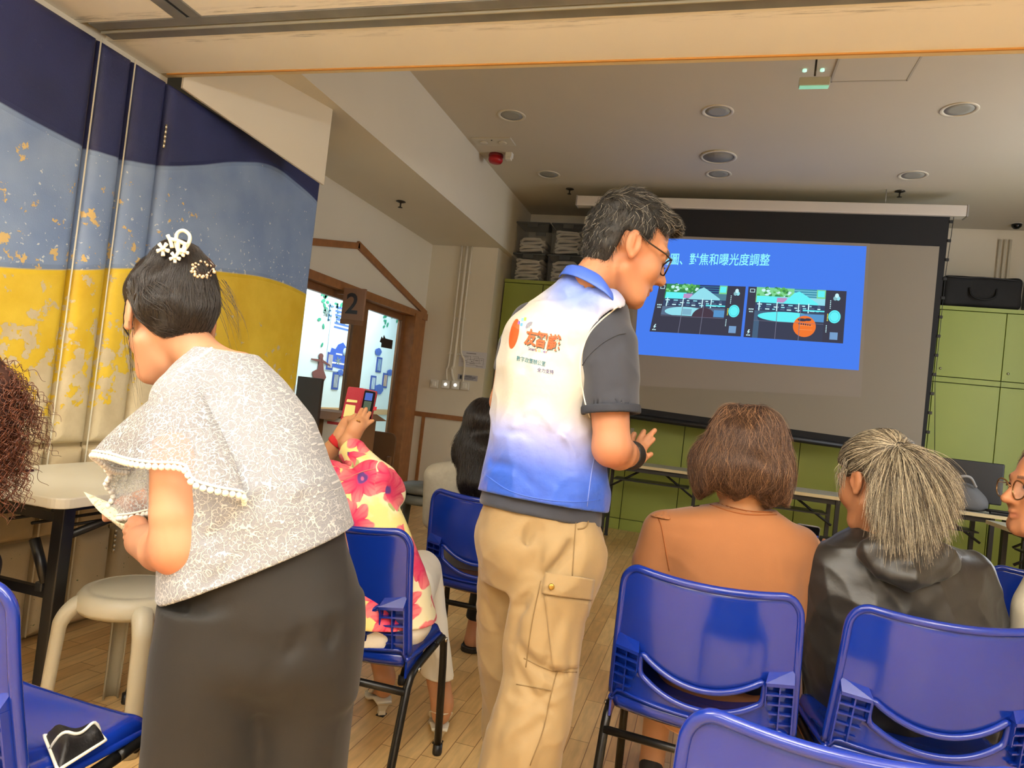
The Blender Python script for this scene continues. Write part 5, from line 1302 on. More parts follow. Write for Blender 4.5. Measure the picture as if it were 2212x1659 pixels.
# trousers
tr_rows_hip = rows([(1052, 1040, 1284, .110, 1.84), (1048, 1085, 1290, .118, 1.84), (1040, 1118, 1296, .130, 1.84), (1032, 1150, 1298, .145, 1.84), (1033, 1190, 1290, .14, 1.84), (1045, 1250, 1275, .12, 1.84)])
legR = CHAIN([at(1212, 1200, 1.79), at(1180, 1330, 1.765), at(1168, 1465, 1.74), at(1132, 1600, 1.70), at(1100, 1760, 1.68), at(1098, 1850, 1.67)], [.108, .100, .092, .097, .098, .10])
legL = CHAIN([at(1112, 1180, 1.91), at(1098, 1330, 1.94), at(1100, 1480, 1.955), at(1102, 1640, 1.965), at(1098, 1790, 1.97)], [.098, .085, .076, .076, .08])
tr0 = U(.025, tr_rows_hip, legR, legL)
creaseM = [([at(1165, 1150, 1.70), at(1160, 1230, 1.69)], .010, .016), ([at(1215, 1170, 1.70), at(1170, 1235, 1.69), at(1150, 1300, 1.70)], -.009, .014), ([at(1260, 1320, 1.69), at(1236, 1400, 1.68), at(1222, 1450, 1.68)], .008, .012), ([at(1120, 1320, 1.70), at(1105, 1390, 1.70)], .010, .013), ([at(1210, 1330, 1.68), at(1190, 1400, 1.66), at(1180, 1440, 1.66)], .007, .012), ([at(1110, 1500, 1.66), at(1150, 1510, 1.63), at(1185, 1530, 1.64)], .008, .012), ([at(1090, 1530, 1.65), at(1070, 1600, 1.63), at(1062, 1659, 1.62)], .008, .013), ([at(1050, 1480, 1.88), at(1062, 1560, 1.88), at(1055, 1630, 1.88)], .008, .012), ([at(1050, 1300, 1.87), at(1075, 1360, 1.86), at(1082, 1420, 1.86)], .006, .012), ([at(1150, 1130, 1.70), at(1120, 1250, 1.75), at(1098, 1400, 1.80)], 0.0240, 0.0135), ([at(1235, 1180, 1.70), at(1160, 1260, 1.69), at(1135, 1310, 1.70)], 0.0135, 0.0162), ([at(1110, 1390, 1.68), at(1160, 1440, 1.66), at(1200, 1460, 1.66)], 0.0120, 0.0135), ([at(1100, 1420, 1.68), at(1130, 1470, 1.66), at(1150, 1500, 1.65)], 0.0135, 0.0108), ([at(1080, 1560, 1.64), at(1130, 1540, 1.62), at(1180, 1500, 1.65)], 0.0105, 0.0135), ([at(1060, 1640, 1.62), at(1120, 1600, 1.60), at(1170, 1560, 1.62)], 0.0105, 0.0135), ([at(1200, 1540, 1.66), at(1160, 1600, 1.62), at(1140, 1659, 1.60)], -0.0090, 0.0135), ([at(1060, 1150, 1.80), at(1080, 1240, 1.82), at(1065, 1330, 1.85)], 0.0120, 0.0162)]
def wrinkle(P, s, amp, seed, stretch=(1, 1, .8)): return amp*(wav(P, s, seed, 6, stretch)+.5*wav(P, s*2.1, seed+1, 6, stretch))
tr1 = FOLD(lambda P: tr0(P)+wrinkle(P, 17, .005, 4, (1, 1, .6))+ridge(P, 12, .006, 6, (1, 1, .8))+ridge(P, 25, .003, 8, (1, 1, .9)), creaseM)
zc = at(1165, 1050, 1.84)[2]
trs = ISE(.003, tr1, lambda P: P[:, 2]-zc, lambda P: .045-P[:, 2])
m_khaki = mat('khaki_cotton', (148, 123, 84), .75, bump=.35, bscale=34, noise=.07, nscale=18, sheen=.15, bdist=.003)
kh = sdf_obj('trousers', trs, (-1.0, 1.3, .02), (.2, 2.35, 1.0), .0048, m_khaki, man, it=1)
def drape(pts, f, off, d=None):
    """pull photo-traced points onto the surface f along the view"""
    P = np.array([at(*p) for p in pts]); D_ = nrm(P.mean(0)-np.array([0, 0, EYE])); s = P-D_*.25; s = march(f, s, D_, 80); return s-D_*off
def seam(name, pts, f, r, m, par, off=.001, n=6): 
    sp_ = spline([np.array(p, float) for p in pts], n); return adopt(MB().tube(drape(sp_, f, off), r, 6).build(name, m, None), par)
m_khs = mat('khaki_seam', (122, 98, 62), .8)
def patch(name, poly, f, th, m, par, n=14, off=.0):
    """a cloth patch over f: poly is a quad of photo points"""
    q = [np.array(p, float) for p in poly]; pts = []
    for j in range(n):
        for i in range(n):
            u, v = i/(n-1), j/(n-1); pts.append((q[0]*(1-u)+q[1]*u)*(1-v)+(q[3]*(1-u)+q[2]*u)*v)
    S = drape(pts, f, th+off); mb = MB(); fs = [(j*n+i, j*n+i+1, (j+1)*n+i+1, (j+1)*n+i) for j in range(n-1) for i in range(n-1)]
    mb.add(S, fs, True); o = adopt(mb.build(name, m, None), par); s = o.modifiers.new('t', 'SOLIDIFY'); s.thickness = th*2; s.offset = 0; return o
seam('seam', [(1245, 1115, 1.75), (1240, 1180, 1.75), (1236, 1245, 1.75)], trs, .0014, m_khs, kh)
seam('seam', [(1168, 1255, 1.7), (1148, 1350, 1.7), (1136, 1440, 1.7)], trs, .0014, m_khs, kh)
seam('seam', [(1132, 1422, 1.7), (1190, 1448, 1.7), (1246, 1452, 1.7)], trs, .0014, m_khs, kh)
seam('seam', [(1116, 1478, 1.7), (1150, 1484, 1.7), (1190, 1492, 1.7)], trs, .0014, m_khs, kh)
seam('seam', [(1203, 1450, 1.7), (1190, 1500, 1.68), (1172, 1580, 1.66), (1146, 1650, 1.65)], trs, .0014, m_khs, kh)
seam('pocket_edge', [(1268, 1112, 1.75), (1270, 1130, 1.75), (1262, 1140, 1.75), (1248, 1143, 1.75)], trs, .002, m_khs, kh)
patch('cargo_pocket', [(1176, 1282, 1.7), (1276, 1296, 1.7), (1258, 1440, 1.7), (1196, 1446, 1.7)], trs, .0025, m_khaki, kh)
fl = patch('pocket_flap', [(1178, 1236, 1.7), (1284, 1252, 1.7), (1278, 1296, 1.7), (1172, 1282, 1.7)], trs, .003, m_khaki, kh, off=.005)
pc_ = drape([(1191, 1267, 1.7)], trs, .013)[0]; adopt(MB().lathe([(.0075, 0), (.0075, .003), (.005, .0045), (.001, .005)], 18, pc_, -VH).build('snap_button', mat('brass', (176, 140, 66), .35, metal=.7), None), kh)
for name, (p, d), m in (('shoe', (fR, fd), None), ('shoe', (fL, fd), None)):
    g = OFF(feet([(p, d)])[0], .008); g2 = ISE(.004, g, lambda P: P[:, 2]-.085, lambda P: .002-P[:, 2])
    sdf_obj('shoe', g2, np.minimum(p, p+d)-.09, np.maximum(p, p+d)+np.array([.09, .09, .13]), .006, mat('brown_leather', (84, 58, 40), .5), man)
# polo shirt: sleeves, hem under the vest
m_polo = mat('grey_pique', (48, 52, 64), .8, bump=.12, bscale=500, noise=.08, nscale=14, sheen=.2, bdist=.002)
slR = CHAIN([at(1300, 690, 1.80), at(1315, 745, 1.76), at(1317, 820, 1.735), at(1320, 905, 1.72)], [.068, .073, .070, .069])
slR = FOLD(lambda P: slR0(P)+wrinkle(P, 20, .0038, 12, (1, 1, .8))+ridge(P, 18, .004, 14), [([at(1270, 790, 1.66), at(1300, 770, 1.66), at(1345, 740, 1.68)], .006, .010), ([at(1262, 830, 1.66), at(1290, 850, 1.65), at(1340, 840, 1.66)], .005, .010), ([at(1340, 700, 1.70), at(1358, 760, 1.69), at(1362, 850, 1.68)], -.004, .010)]) if False else slR
slR0 = slR
slRf = FOLD(lambda P: slR0(P)+wrinkle(P, 20, .0038, 12, (1, 1, .8))+ridge(P, 18, .004, 14), [([at(1268, 800, 1.66), at(1300, 775, 1.66), at(1345, 735, 1.68)], .007, .011), ([at(1262, 830, 1.66), at(1290, 850, 1.65), at(1340, 838, 1.66)], .005, .010)])
hemR = PL(at(1320, 895, 1.72), at(1321, 950, 1.715)-at(1318, 830, 1.733))
slR_s = SUB(.003, ISE(.003, slRf, hemR), ISE(.003, OFF(slR0, -.007), lambda P: -(hemR(P)+.03)))
slL0 = CHAIN([at(1150, 700, 1.90), at(1124, 750, 1.955), at(1106, 812, 1.98)], [.062, .064, .058]); hemL = PL(at(1108, 806, 1.98), at(1106, 812, 1.98)-at(1124, 750, 1.955))
slL_s = ISE(.003, slL0, hemL)
pol_body = rows([(a+q, y, c-q, b-e, D) for (a, y, c, b, D), (q, e) in zip(torso_rows, [(16, .026)]*6+[(10, .018), (1, .003), (1, .003)])]); zp = at(1165, 1096, 1.84)
hem_pl = PL(at(1165, 1085, 1.72), nrm(np.cross(at(1300, 1113, 1.84)-at(1036, 1060, 1.84), VH+np.array([0, 0, -.05])))); hn = nrm(np.cross(at(1300, 1113, 1.84)-at(1036, 1060, 1.84), VH+np.array([0, 0, -.10]))); hn = hn if hn[2] < 0 else -hn
hem_polo = PL(at(1168, 1120, 1.70), hn); hem_vest = PL(at(1165, 1086, 1.70), nrm(np.array(hn)+.02*UH))
polo = ISE(.004, U(.02, U(.02, pol_body, OFF(trap_m, -.012)), slR_s, slL_s), hem_polo)
neckcut = CAP(mhL((0, -.03, -.05)), at(1290, 628, 1.79), .058)
polo = SUB(.004, polo, neckcut)
po = sdf_obj('polo_shirt', polo, (-.95, 1.5, .8), (.15, 2.3, 1.6), .005, m_polo, man)
seam('sleeve_seam', [(1252, 800, 1.7), (1270, 770, 1.7), (1300, 742, 1.7), (1332, 724, 1.7), (1352, 720, 1.7)], polo, .0016, mat('grey_seam', (58, 60, 70), .8), po)
cuff = ISE(.003, OFF(slR0, .0062), hemR, lambda P: -(hemR(P)+.022), lambda P: -(slR0(P)+.006))
sdf_obj('sleeve_cuff', cuff, at(1320, 895, 1.72)-.12, at(1320, 895, 1.72)+.12, .004, mat('cuff_grey', (44, 48, 59), .85, bump=.2, bscale=400), po)
# vest
vest_rows = [(a-3, y, c+4, b+.006, D) for a, y, c, b, D in torso_rows]
v0 = U(.03, rows(vest_rows), OFF(trap_m, .006))
creV = [([at(1120, 960, 1.68), at(1170, 940, 1.66), at(1260, 990, 1.68)], 0.0119, 0.0150), ([at(1100, 900, 1.70), at(1150, 880, 1.68), at(1210, 930, 1.68), at(1250, 980, 1.7)], -0.0102, 0.0150), ([at(1225, 790, 1.68), at(1245, 850, 1.68), at(1275, 920, 1.70)], 0.0136, 0.0150), ([at(1205, 770, 1.68), at(1230, 860, 1.67), at(1262, 960, 1.68)], -0.0102, 0.0125), ([at(1095, 830, 1.72), at(1120, 900, 1.70), at(1105, 990, 1.70)], 0.0102, 0.0125), ([at(1150, 990, 1.68), at(1200, 1040, 1.68), at(1240, 1080, 1.68)], 0.0102, 0.0125), ([at(1180, 660, 1.72), at(1150, 720, 1.72), at(1130, 790, 1.72)], 0.0102, 0.0150), ([at(1230, 680, 1.70), at(1250, 740, 1.70)], 0.0085, 0.0125), ([at(1230, 700, 1.70), at(1290, 690, 1.70), at(1325, 668, 1.70)], 0.0068, 0.0100), ([at(1070, 930, 1.75), at(1130, 935, 1.70), at(1160, 960, 1.68)], 0.0085, 0.0088), ([at(1060, 1000, 1.76), at(1110, 1010, 1.70), at(1170, 1070, 1.68)], 0.0102, 0.0112), ([at(1235, 930, 1.68), at(1270, 1000, 1.69), at(1280, 1060, 1.70)], 0.0119, 0.0125)]
v1 = FOLD(lambda P: v0(P)+wrinkle(P, 15, .0055, 21, (1, 1, .55))+ridge(P, 13, .006, 25, (1, 1, .8))+ridge(P, 24, .0028, 27, (1, 1, .7)), creV)
hole = CHAIN([at(1330, 655, 1.74), at(1322, 730, 1.735), at(1320, 800, 1.72), at(1322, 880, 1.70), at(1330, 930, 1.69)], [.010, .060, .068, .050, .020], .02)
hole = U(.02, CHAIN([at(1352, 655, 1.76), at(1337, 725, 1.75), at(1333, 800, 1.74), at(1335, 870, 1.72), at(1338, 950, 1.71)], [.020, .076, .082, .066, .040]))
holeL = CHAIN([at(1090, 690, 1.99), at(1096, 770, 2.0), at(1080, 860, 2.0)], [.03, .06, .05])
vest = SUB(.003, ISE(.003, v1, hem_vest), hole, holeL, CAP(mhL((.0, -.03, -.05)), at(1290, 628, 1.79), .056), lambda P: v1(P)+.016)
def mixc(a, b, t): return a*(1-t)[:, None]+b*t[:, None]
def vest_col(V):
    z = V[:, 2]-.02*wav(V, 9, 3); zt_, zb2 = at(1270, 660, 1.8)[2], at(1165, 1085, 1.7)[2]
    w, bl = np.array(lin((200, 197, 187))), np.array(lin((44, 88, 196))); lv = np.array(lin((150, 160, 222)))
    t = np.clip((at(1165, 850, 1.7)[2]-z)/(at(1165, 850, 1.7)[2]-at(1165, 1040, 1.7)[2]), 0, 1); t = t*t*(3-2*t)
    C = mixc(np.tile(w, (len(V), 1)), lv, np.clip(t*2, 0, 1)); C = mixc(C, bl, np.clip(t*2-1, 0, 1))
    d = np.linalg.norm(V-at(1268, 622, 1.78), axis=1); s = np.clip(1-(d-.055)/.10, 0, 1); s = s*s*(3-2*s)
    C = mixc(C, np.array(lin((96, 130, 222))), s*.9)
    # blue piping on the front edge of the right shoulder
    return C
m_vest = mat('glossy_polyester', attr=True, rough=.36, spec=.55, bump=.55, bscale=13, sheen=.2, bdist=.012)
ve = sdf_obj('vest', vest, (-1.0, 1.5, .82), (.15, 2.3, 1.62), .0048, m_vest, man, vest_col, it=1)
# collar
colr = mat('collar_blue', (62, 100, 206), .4, bump=.1, bscale=40)
cps = [(1333, 658, 1.715), (1318, 642, 1.70), (1300, 628, 1.70), (1268, 609, 1.71), (1236, 595, 1.735), (1212, 592, 1.775), (1204, 600, 1.82)]
cpt = [(1331, 643, 1.725), (1315, 612, 1.72), (1293, 584, 1.73), (1264, 569, 1.745), (1240, 565, 1.77), (1228, 567, 1.80), (1226, 576, 1.84)]
cin = [(1329, 655, 1.75), (1310, 632, 1.755), (1288, 606, 1.765), (1264, 594, 1.78), (1246, 590, 1.80), (1238, 592, 1.83), (1240, 602, 1.86)]
A_, B_, C_ = (spline([at(*p) for p in q], 5) for q in (cps, cpt, cin)); mb = MB(); n = len(A_)
mid = [a*.5+b*.5+nrm(np.array([0, 0, EYE])-b)*.004 for a, b in zip(A_, B_)]
mb.add(A_+mid+B_+C_, [(r*n+i, r*n+i+1, (r+1)*n+i+1, (r+1)*n+i) for r in range(3) for i in range(n-1)], True)
o = adopt(mb.build('collar', colr, None), ve); s = o.modifiers.new('t', 'SOLIDIFY'); s.thickness = .004; ss = o.modifiers.new('s', 'SUBSURF'); ss.levels = 1; ss.render_levels = 1
seam('hem_stitch', [(1040, 1020, 1.75), (1100, 1060, 1.70), (1170, 1078, 1.69), (1240, 1084, 1.69), (1298, 1080, 1.72)], vest, .0013, colr, ve, .0005)
seam('side_seam', [(1290, 960, 1.7), (1278, 1020, 1.7), (1268, 1095, 1.7)], vest, .0012, mat('seam_lilac', (120, 136, 206), .6), ve, .0005)
seam('armhole_binding', [(1334, 662, 1.7), (1300, 690, 1.7), (1272, 722, 1.7), (1256, 765, 1.7), (1254, 810, 1.7), (1262, 860, 1.7), (1274, 905, 1.7)], lambda P: np.minimum(vest(P), polo(P)), .0022, mat('binding_cream', (228, 220, 204), .6), ve, .0)
# the print on the back of the vest
def print_on(me, name, m, f, par, D=1.72, off=.0014):
    n = len(me.vertices); a = np.empty(n*3); me.vertices.foreach_get('co', a); P = a.reshape(-1, 3)
    c0 = np.array([0, 0, EYE]); d = P-c0; dist = np.linalg.norm(d, axis=1)[:, None]; d = d/dist
    S = P-d*.2; t = np.zeros(n)
    for _ in range(70):
        s = f(S); S = S+(np.clip(s*.8, -.02, .04))[:, None]*d
    me.vertices.foreach_set('co', (S-d*off).ravel()); me.update(); return adopt(link(name, me, m), par)
def subdiv(me, L=.004):
    bm = bmesh.new(); bm.from_mesh(me); bmesh.ops.triangulate(bm, faces=bm.faces[:])
    for _ in range(4):
        e = [x for x in bm.edges if x.calc_length() > L]
        if not e: break
        bmesh.ops.subdivide_edges(bm, edges=e, cuts=1); bmesh.ops.triangulate(bm, faces=bm.faces[:])
    bm.to_mesh(me); bm.free(); return me
def px_text(body, pxs, p0, ex, ey, m, name, size, bold=0., D=1.72, par=None, sp=1., off=.0014):
    """text set on the photo plane: origin p0, px per unit along ex and ey"""
    me = text_mesh(body, size=1., bold=bold, spacing=sp); n = len(me.vertices); a = np.empty(n*3); me.vertices.foreach_get('co', a); a = a.reshape(-1, 3)
    P = np.array([at(p0[0]+ex[0]*x+ey[0]*y, p0[1]+ex[1]*x+ey[1]*y, D) for x, y, _ in a]); me.vertices.foreach_set('co', P.ravel()); me.update()
    return print_on(subdiv(me), name, m, vest, par or ve, D, off)
m_pr = mat('print_orange', (232, 84, 34), .5); m_prs = mat('print_shadow', (70, 84, 72), .5); m_prt = mat('print_teal', (38, 110, 128), .5); m_prn = mat('print_navy', (66, 70, 130), .5)
for i, ch in enumerate('友智識'):
    ox, oy = (1131.5, 1154, 1179)[i], (740, 745, 751)[i]
    px_text(ch, 0, (ox+1.4, oy+3.2), ((25, 25, 29)[i], 4.2), (8, -36), m_prs, 'printed_shadow', 1, .022, off=.0007)
    px_text(ch, 0, (ox, oy), ((25, 25, 29)[i], 4.2), (8, -36), m_pr, 'printed_character', 1, .028, off=.0022)
for i, (t, c) in enumerate((('Smart', (84, 70, 130)), ('S', (232, 120, 40)), ('i', (236, 176, 60)), ('l', (150, 190, 90)), ('v', (100, 160, 210)), ('e', (110, 80, 160)), ('r', (214, 70, 90)))):
    px_text(t, 0, ((1141, 1156, 1162.5, 1165.5, 1168.5, 1173.5, 1178.5)[i], (756, 759, 760, 760.6, 761.2, 762, 763)[i]), (6.6 if i == 0 else 9, 1.1), (.6, -10), mat('print_letter_%d' % i, c, .5), 'printed_word' if i == 0 else 'printed_letter', 1, .012)
px_text('數字政策辦公室', 0, (1115, 778), (9.0, 1.85), (1.6, -12), m_prt, 'printed_line', 1, .012)
px_text('全力支持', 0, (1160, 802), (9.0, 1.5), (1.0, -10), m_prn, 'printed_line', 1, .012)
def px_poly(name, polys, m):
    mb = MB()
    for pts in polys: mb.add([at(x, y, 1.72) for x, y in pts], [tuple(range(len(pts)))])
    return print_on(subdiv(mb.mesh(name, False), .004), name, m, vest, ve)
def pell(cx_, cy_, a, b, tilt, n=26, t0=0, t1=2*math.pi):
    r = []
    for k in range(n): t = t0+(t1-t0)*k/(n-1 if t1-t0 < 6.2 else n); x, y = a*math.cos(t), b*math.sin(t); r.append((cx_+x*math.cos(tilt)-y*math.sin(tilt), cy_+x*math.sin(tilt)+y*math.cos(tilt)))
    return r
px_poly('printed_badge', [pell(1110.5, 721, 9.5, 33, .2)], m_pr)
for k, (x, y, c) in enumerate(((1120.5, 697, (64, 84, 190)), (1126.5, 701, (80, 150, 210)), (1128.5, 690, (120, 190, 220)), (1134.5, 689, (140, 200, 70)))):
    px_poly('printed_square', [[(x-2, y-3.6), (x+3, y-3.2), (x+2, y+3.6), (x-3, y+3.2)]], mat('print_square_%d' % k, c, .5))
for k in range(3):
    r0, r1 = 4+3*k, 5.3+3*k; a = pell(1147, 706, r1, r1*.9, -.5, 10, math.pi*1.05, math.pi*1.75); b = pell(1147, 706, r0, r0*.9, -.5, 10, math.pi*1.05, math.pi*1.75)
    px_poly('printed_arc', [a+b[::-1]], m_prn)
# hair
hcap_l = U(.02, ELL((0, -.018, .046), (.087, .101, .093)), ELL((0, -.052, -.012), (.068, .054, .075)), ELL((0, .052, .088), (.060, .048, .032)))
def hc_w(P): q = mhI(P); return (hcap_l(q)+.0035*wav(P, 60, 31))*1.08
def hair_cut(P):
    q = mhI(P); x, y, z = np.abs(q[:, 0]), q[:, 1], q[:, 2]
    # front hairline, temples, around the ear, nape
    a = (y-.066-.5*(z-.085)*0)*1.0; front = np.minimum(y-(.058+.02*np.clip((z-.06)/.04, 0, 1)), .093-z)
    temple = np.minimum(y-.020, .058-z); low = -.075-z+.35*np.clip(-y-.04, -1, .0)*0; ear = np.minimum(y+.040, .016-z)
    return np.maximum(np.maximum(front, temple), np.maximum(low, ear))*1.08
hair_m = lambda P: smax(hc_w(P), hair_cut(P), .010)
b0 = mh_c-.22; b1 = mh_c+.22
m_hm = hairmat('black_hair_base', (24, 22, 21), .5); m_hms = greyhair('greying_black_hair', (20, 18, 17), (190, 184, 172), .16, .3)
hm_o = sdf_obj('hair', hair_m, b0, b1, .0042, m_hm, man, it=1)
Vh, _ = sdf_mesh(hair_m, b0, b1, .006)
crown = mhL((.02, -.05, .12))
def man_dir(P):
    q = mhI(P); top = np.clip((q[:, 2]-.045)/.05, 0, 1)[:, None]
    ft = mhR.T @ np.array([.45, 1., .12]); dn = mhR.T @ np.array([.1, .15, -1.]); return ft*top+dn*(1-top)
st = groom(Vh, hair_m, man_dir, 5200, lambda P: .018+.026*np.clip((mhI(P)[:, 2]-.02)/.06, 0, 1), 6, .010, .35, 5)
adopt(strands('hair_strands', st, taper(6, .00042), m_hms), hm_o)
# glasses
m_gl = mat('tortoise_frame', (40, 28, 22), .3)
gfr = bpy.data.objects.new('glasses', None); COL.objects.link(gfr); adopt(gfr, man)
for sg in (-1, 1):
    rim = [mhL((sg*.036+.026*math.cos(t), .098-.006*abs(math.cos(t)), -.004+.021*math.sin(t))) for t in np.linspace(0, 2*math.pi, 29)[:-1]]
    adopt(MB().tube(rim, .0020, 8, closed=True).build('rim', m_gl, None), gfr)
    adopt(MB().add(rim, [tuple(range(28))]).build('lens', mat('spectacle_lens', (235, 238, 238), .05, alpha=.14), None), gfr)
    adopt(MB().tube([mhL(p) for p in ((sg*.061, .093, .008), (sg*.072, .070, .010), (sg*.0805, .020, .012), (sg*.083, -.008, .020), (sg*.083, -.028, .004))], .0021, 8).build('temple', m_gl, None), gfr)
    adopt(MB().lathe([(.001, .0118), (.006, .010), (.0095, .007), (.0118, 0), (.0095, -.007), (.001, -.0118)], 16, mhL((sg*.032, .073, .006))).build('eye', mat('eye_white', (226, 218, 206), .2), None), man)
    adopt(MB().lathe([(.001, .0015), (.0055, .001), (.0058, -.001)], 16, mhL((sg*.032, .0845, .004)), mhR.T @ np.array([0, 1., -.1])).build('iris', mat('dark_iris', (34, 22, 16), .15), None), man)
adopt(MB().tube([mhL((-.012, .099, .0)), mhL((0, .1025, .004)), mhL((.012, .099, .0))], .0020, 8).build('bridge', m_gl, None), gfr)
# black wrist brace
bw0, bw1 = at(1352, 982, 1.82), at(1374, 984, 1.885)
bd = nrm(bw1-bw0); bmid = at(1363, 984, 1.855)
br_ = ISE(.004, OFF(U(.02, foreR, palm), .0045), PL(bmid+bd*.026, bd), PL(bmid-bd*.030, -bd))
sdf_obj('wrist_brace', br_, bmid-.08, bmid+.08, .0035, mat('black_neoprene', (20, 20, 22), .6, bump=.15, bscale=300), man)

# ------------------------------------------------------------------ the person in white lace
wom = thing('person', 'person in a white lace blouse and black trousers bending over, hair up in pearl clips', 'person', (at(560, 1300, 1.46)[0], at(560, 1300, 1.46)[1], 0))
def lace_material(name, alpha):
    m = bpy.data.materials.new(name); m.use_nodes = True; nt = m.node_tree; L = nt.links.new; b = nt.nodes['Principled BSDF']
    tc = nt.nodes.new('ShaderNodeTexCoord'); ns = nt.nodes.new('ShaderNodeTexNoise'); ns.inputs['Scale'].default_value = 16; ns.inputs['Detail'].default_value = 2; L(tc.outputs['Object'], ns.inputs['Vector'])
    mxv = nt.nodes.new('ShaderNodeMix'); mxv.data_type = 'VECTOR'; mxv.inputs[0].default_value = .045; L(tc.outputs['Object'], mxv.inputs[4]); L(ns.outputs['Color'], mxv.inputs[5])
    def M_(op, a, c=None):
        n = nt.nodes.new('ShaderNodeMath'); n.operation = op
        for i, x in enumerate((a, c)):
            if x is None: continue
            if isinstance(x, (int, float)): n.inputs[i].default_value = x
            else: L(x, n.inputs[i])
        return n.outputs[0]
    def st(v, lo, hi, a, c):
        r = nt.nodes.new('ShaderNodeMapRange'); r.inputs[1].default_value = lo; r.inputs[2].default_value = hi; r.inputs[3].default_value = a; r.inputs[4].default_value = c; L(v, r.inputs[0]); return r.outputs[0]
    # trailing stems: cell edges; flowers: petals round cell centres
    v1 = nt.nodes.new('ShaderNodeTexVoronoi'); v1.feature = 'DISTANCE_TO_EDGE'; v1.inputs['Scale'].default_value = 66; L(mxv.outputs[1], v1.inputs['Vector'])
    v3 = nt.nodes.new('ShaderNodeTexVoronoi'); v3.feature = 'DISTANCE_TO_EDGE'; v3.inputs['Scale'].default_value = 170; L(mxv.outputs[1], v3.inputs['Vector'])
    n5 = nt.nodes.new('ShaderNodeTexNoise'); n5.inputs['Scale'].default_value = 58; n5.inputs['Detail'].default_value = .6; L(tc.outputs['Object'], n5.inputs['Vector'])
    n6 = nt.nodes.new('ShaderNodeTexNoise'); n6.inputs['Scale'].default_value = 84; n6.inputs['Detail'].default_value = .6; L(mxv.outputs[1], n6.inputs['Vector'])
    def contour(f, lv, w): return st(M_('ABSOLUTE', M_('SUBTRACT', f, lv)), w*.5, w, 1, 0)
    lines = M_('MAXIMUM', contour(n5.outputs['Fac'], .5, .030), contour(n6.outputs['Fac'], .46, .030)); fine = st(v3.outputs['Distance'], .04, .09, .22, 0)
    v2 = nt.nodes.new('ShaderNodeTexVoronoi'); v2.inputs['Scale'].default_value = 21; v2.inputs['Randomness'].default_value = .7; L(tc.outputs['Object'], v2.inputs['Vector'])
    sv = nt.nodes.new('ShaderNodeVectorMath'); sv.operation = 'SUBTRACT'; sc_ = nt.nodes.new('ShaderNodeVectorMath'); sc_.operation = 'SCALE'; sc_.inputs[3].default_value = 1.; L(tc.outputs['Object'], sv.inputs[0]); L(v2.outputs['Position'], sv.inputs[1])
    sx = nt.nodes.new('ShaderNodeSeparateXYZ'); L(sv.outputs[0], sx.inputs[0])
    hor = M_('ADD', M_('MULTIPLY', sx.outputs[0], float(UH[0])), M_('MULTIPLY', sx.outputs[1], float(UH[1])))
    ang = M_('ARCTAN2', sx.outputs[2], hor); rad = M_('SQRT', M_('ADD', M_('MULTIPLY', hor, hor), M_('MULTIPLY', sx.outputs[2], sx.outputs[2])))
    pet = M_('ABSOLUTE', M_('COSINE', M_('MULTIPLY', ang, 3.0))); R_ = M_('ADD', M_('MULTIPLY', pet, .0115), .0042)
    fl = st(M_('ABSOLUTE', M_('SUBTRACT', rad, R_)), 0.0008, .0016, 1, 0); core = st(rad, .0022, .0030, 1, 0)
    flo = M_('MAXIMUM', fl, core); inside = st(M_('SUBTRACT', rad, R_), -.001, .0, 1, 0)
    lines2 = M_('MULTIPLY', lines, M_('SUBTRACT', 1., inside))
    pat = M_('MAXIMUM', M_('MAXIMUM', lines2, flo), fine)
    mx = nt.nodes.new('ShaderNodeMix'); mx.data_type = 'RGBA'; L(pat, mx.inputs[0]); mx.inputs[6].default_value = rgba((132, 134, 141) if alpha >= 1 else (170, 170, 178)); mx.inputs[7].default_value = rgba((190, 190, 191)); L(mx.outputs[2], b.inputs['Base Color'])
    b.inputs['Roughness'].default_value = .7; b.inputs['Sheen Weight'].default_value = .25
    bp = nt.nodes.new('ShaderNodeBump'); bp.inputs['Strength'].default_value = .8; bp.inputs['Distance'].default_value = .0022; L(pat, bp.inputs['Height']); L(bp.outputs[0], b.inputs['Normal'])
    if alpha < 1:
        L(st(pat, 0, 1, alpha, .97), b.inputs['Alpha'])
    MATS[name] = m; return m
m_lace = lace_material('white_lace', 1.); m_lace2 = lace_material('sheer_white_lace', .42)
DW = 1.47
wrows = [(432, 752, 548, .07, 1.56), (385, 795, 606, .10, 1.55), (352, 858, 655, .125, 1.53), (342, 930, 692, .14, 1.51), (340, 1000, 722, .15, 1.50), (346, 1080, 750, .155, 1.49), (362, 1150, 766, .16, 1.48), (368, 1230, 776, .165, 1.47), (366, 1310, 778, .165, 1.465), (362, 1400, 774, .16, 1.46)]
wt_in = rows([(a+18, y, c-18, b-.022, D) for a, y, c, b, D in wrows[:-1]], 2.3)
azw = math.radians(16+180-52)
wf = np.array([math.cos(azw), math.sin(azw), -.62]); wu = np.array([math.cos(azw)*.62, math.sin(azw)*.62, 1.])
wh_c = at(368, 690, 1.62); whd, whR, whL, whI = head_sdf(wh_c, wf, wu, 1.12)
neck_w = CHAIN([whL((0, -.03, -.04)), at(428, 764, 1.58), at(480, 822, 1.56)], [.050, .050, .060])
armLw = lim([(402, 888, 1.45), (392, 1000, 1.39), (392, 1110, 1.365), (392, 1178, 1.36)], [.062, .058, .058, .056], .02)
foreLw = lim([(390, 1180, 1.36), (350, 1185, 1.41), (308, 1168, 1.50)], [.054, .046, .036], .02)
wrw = at(308, 1168, 1.50)
wf_j = []
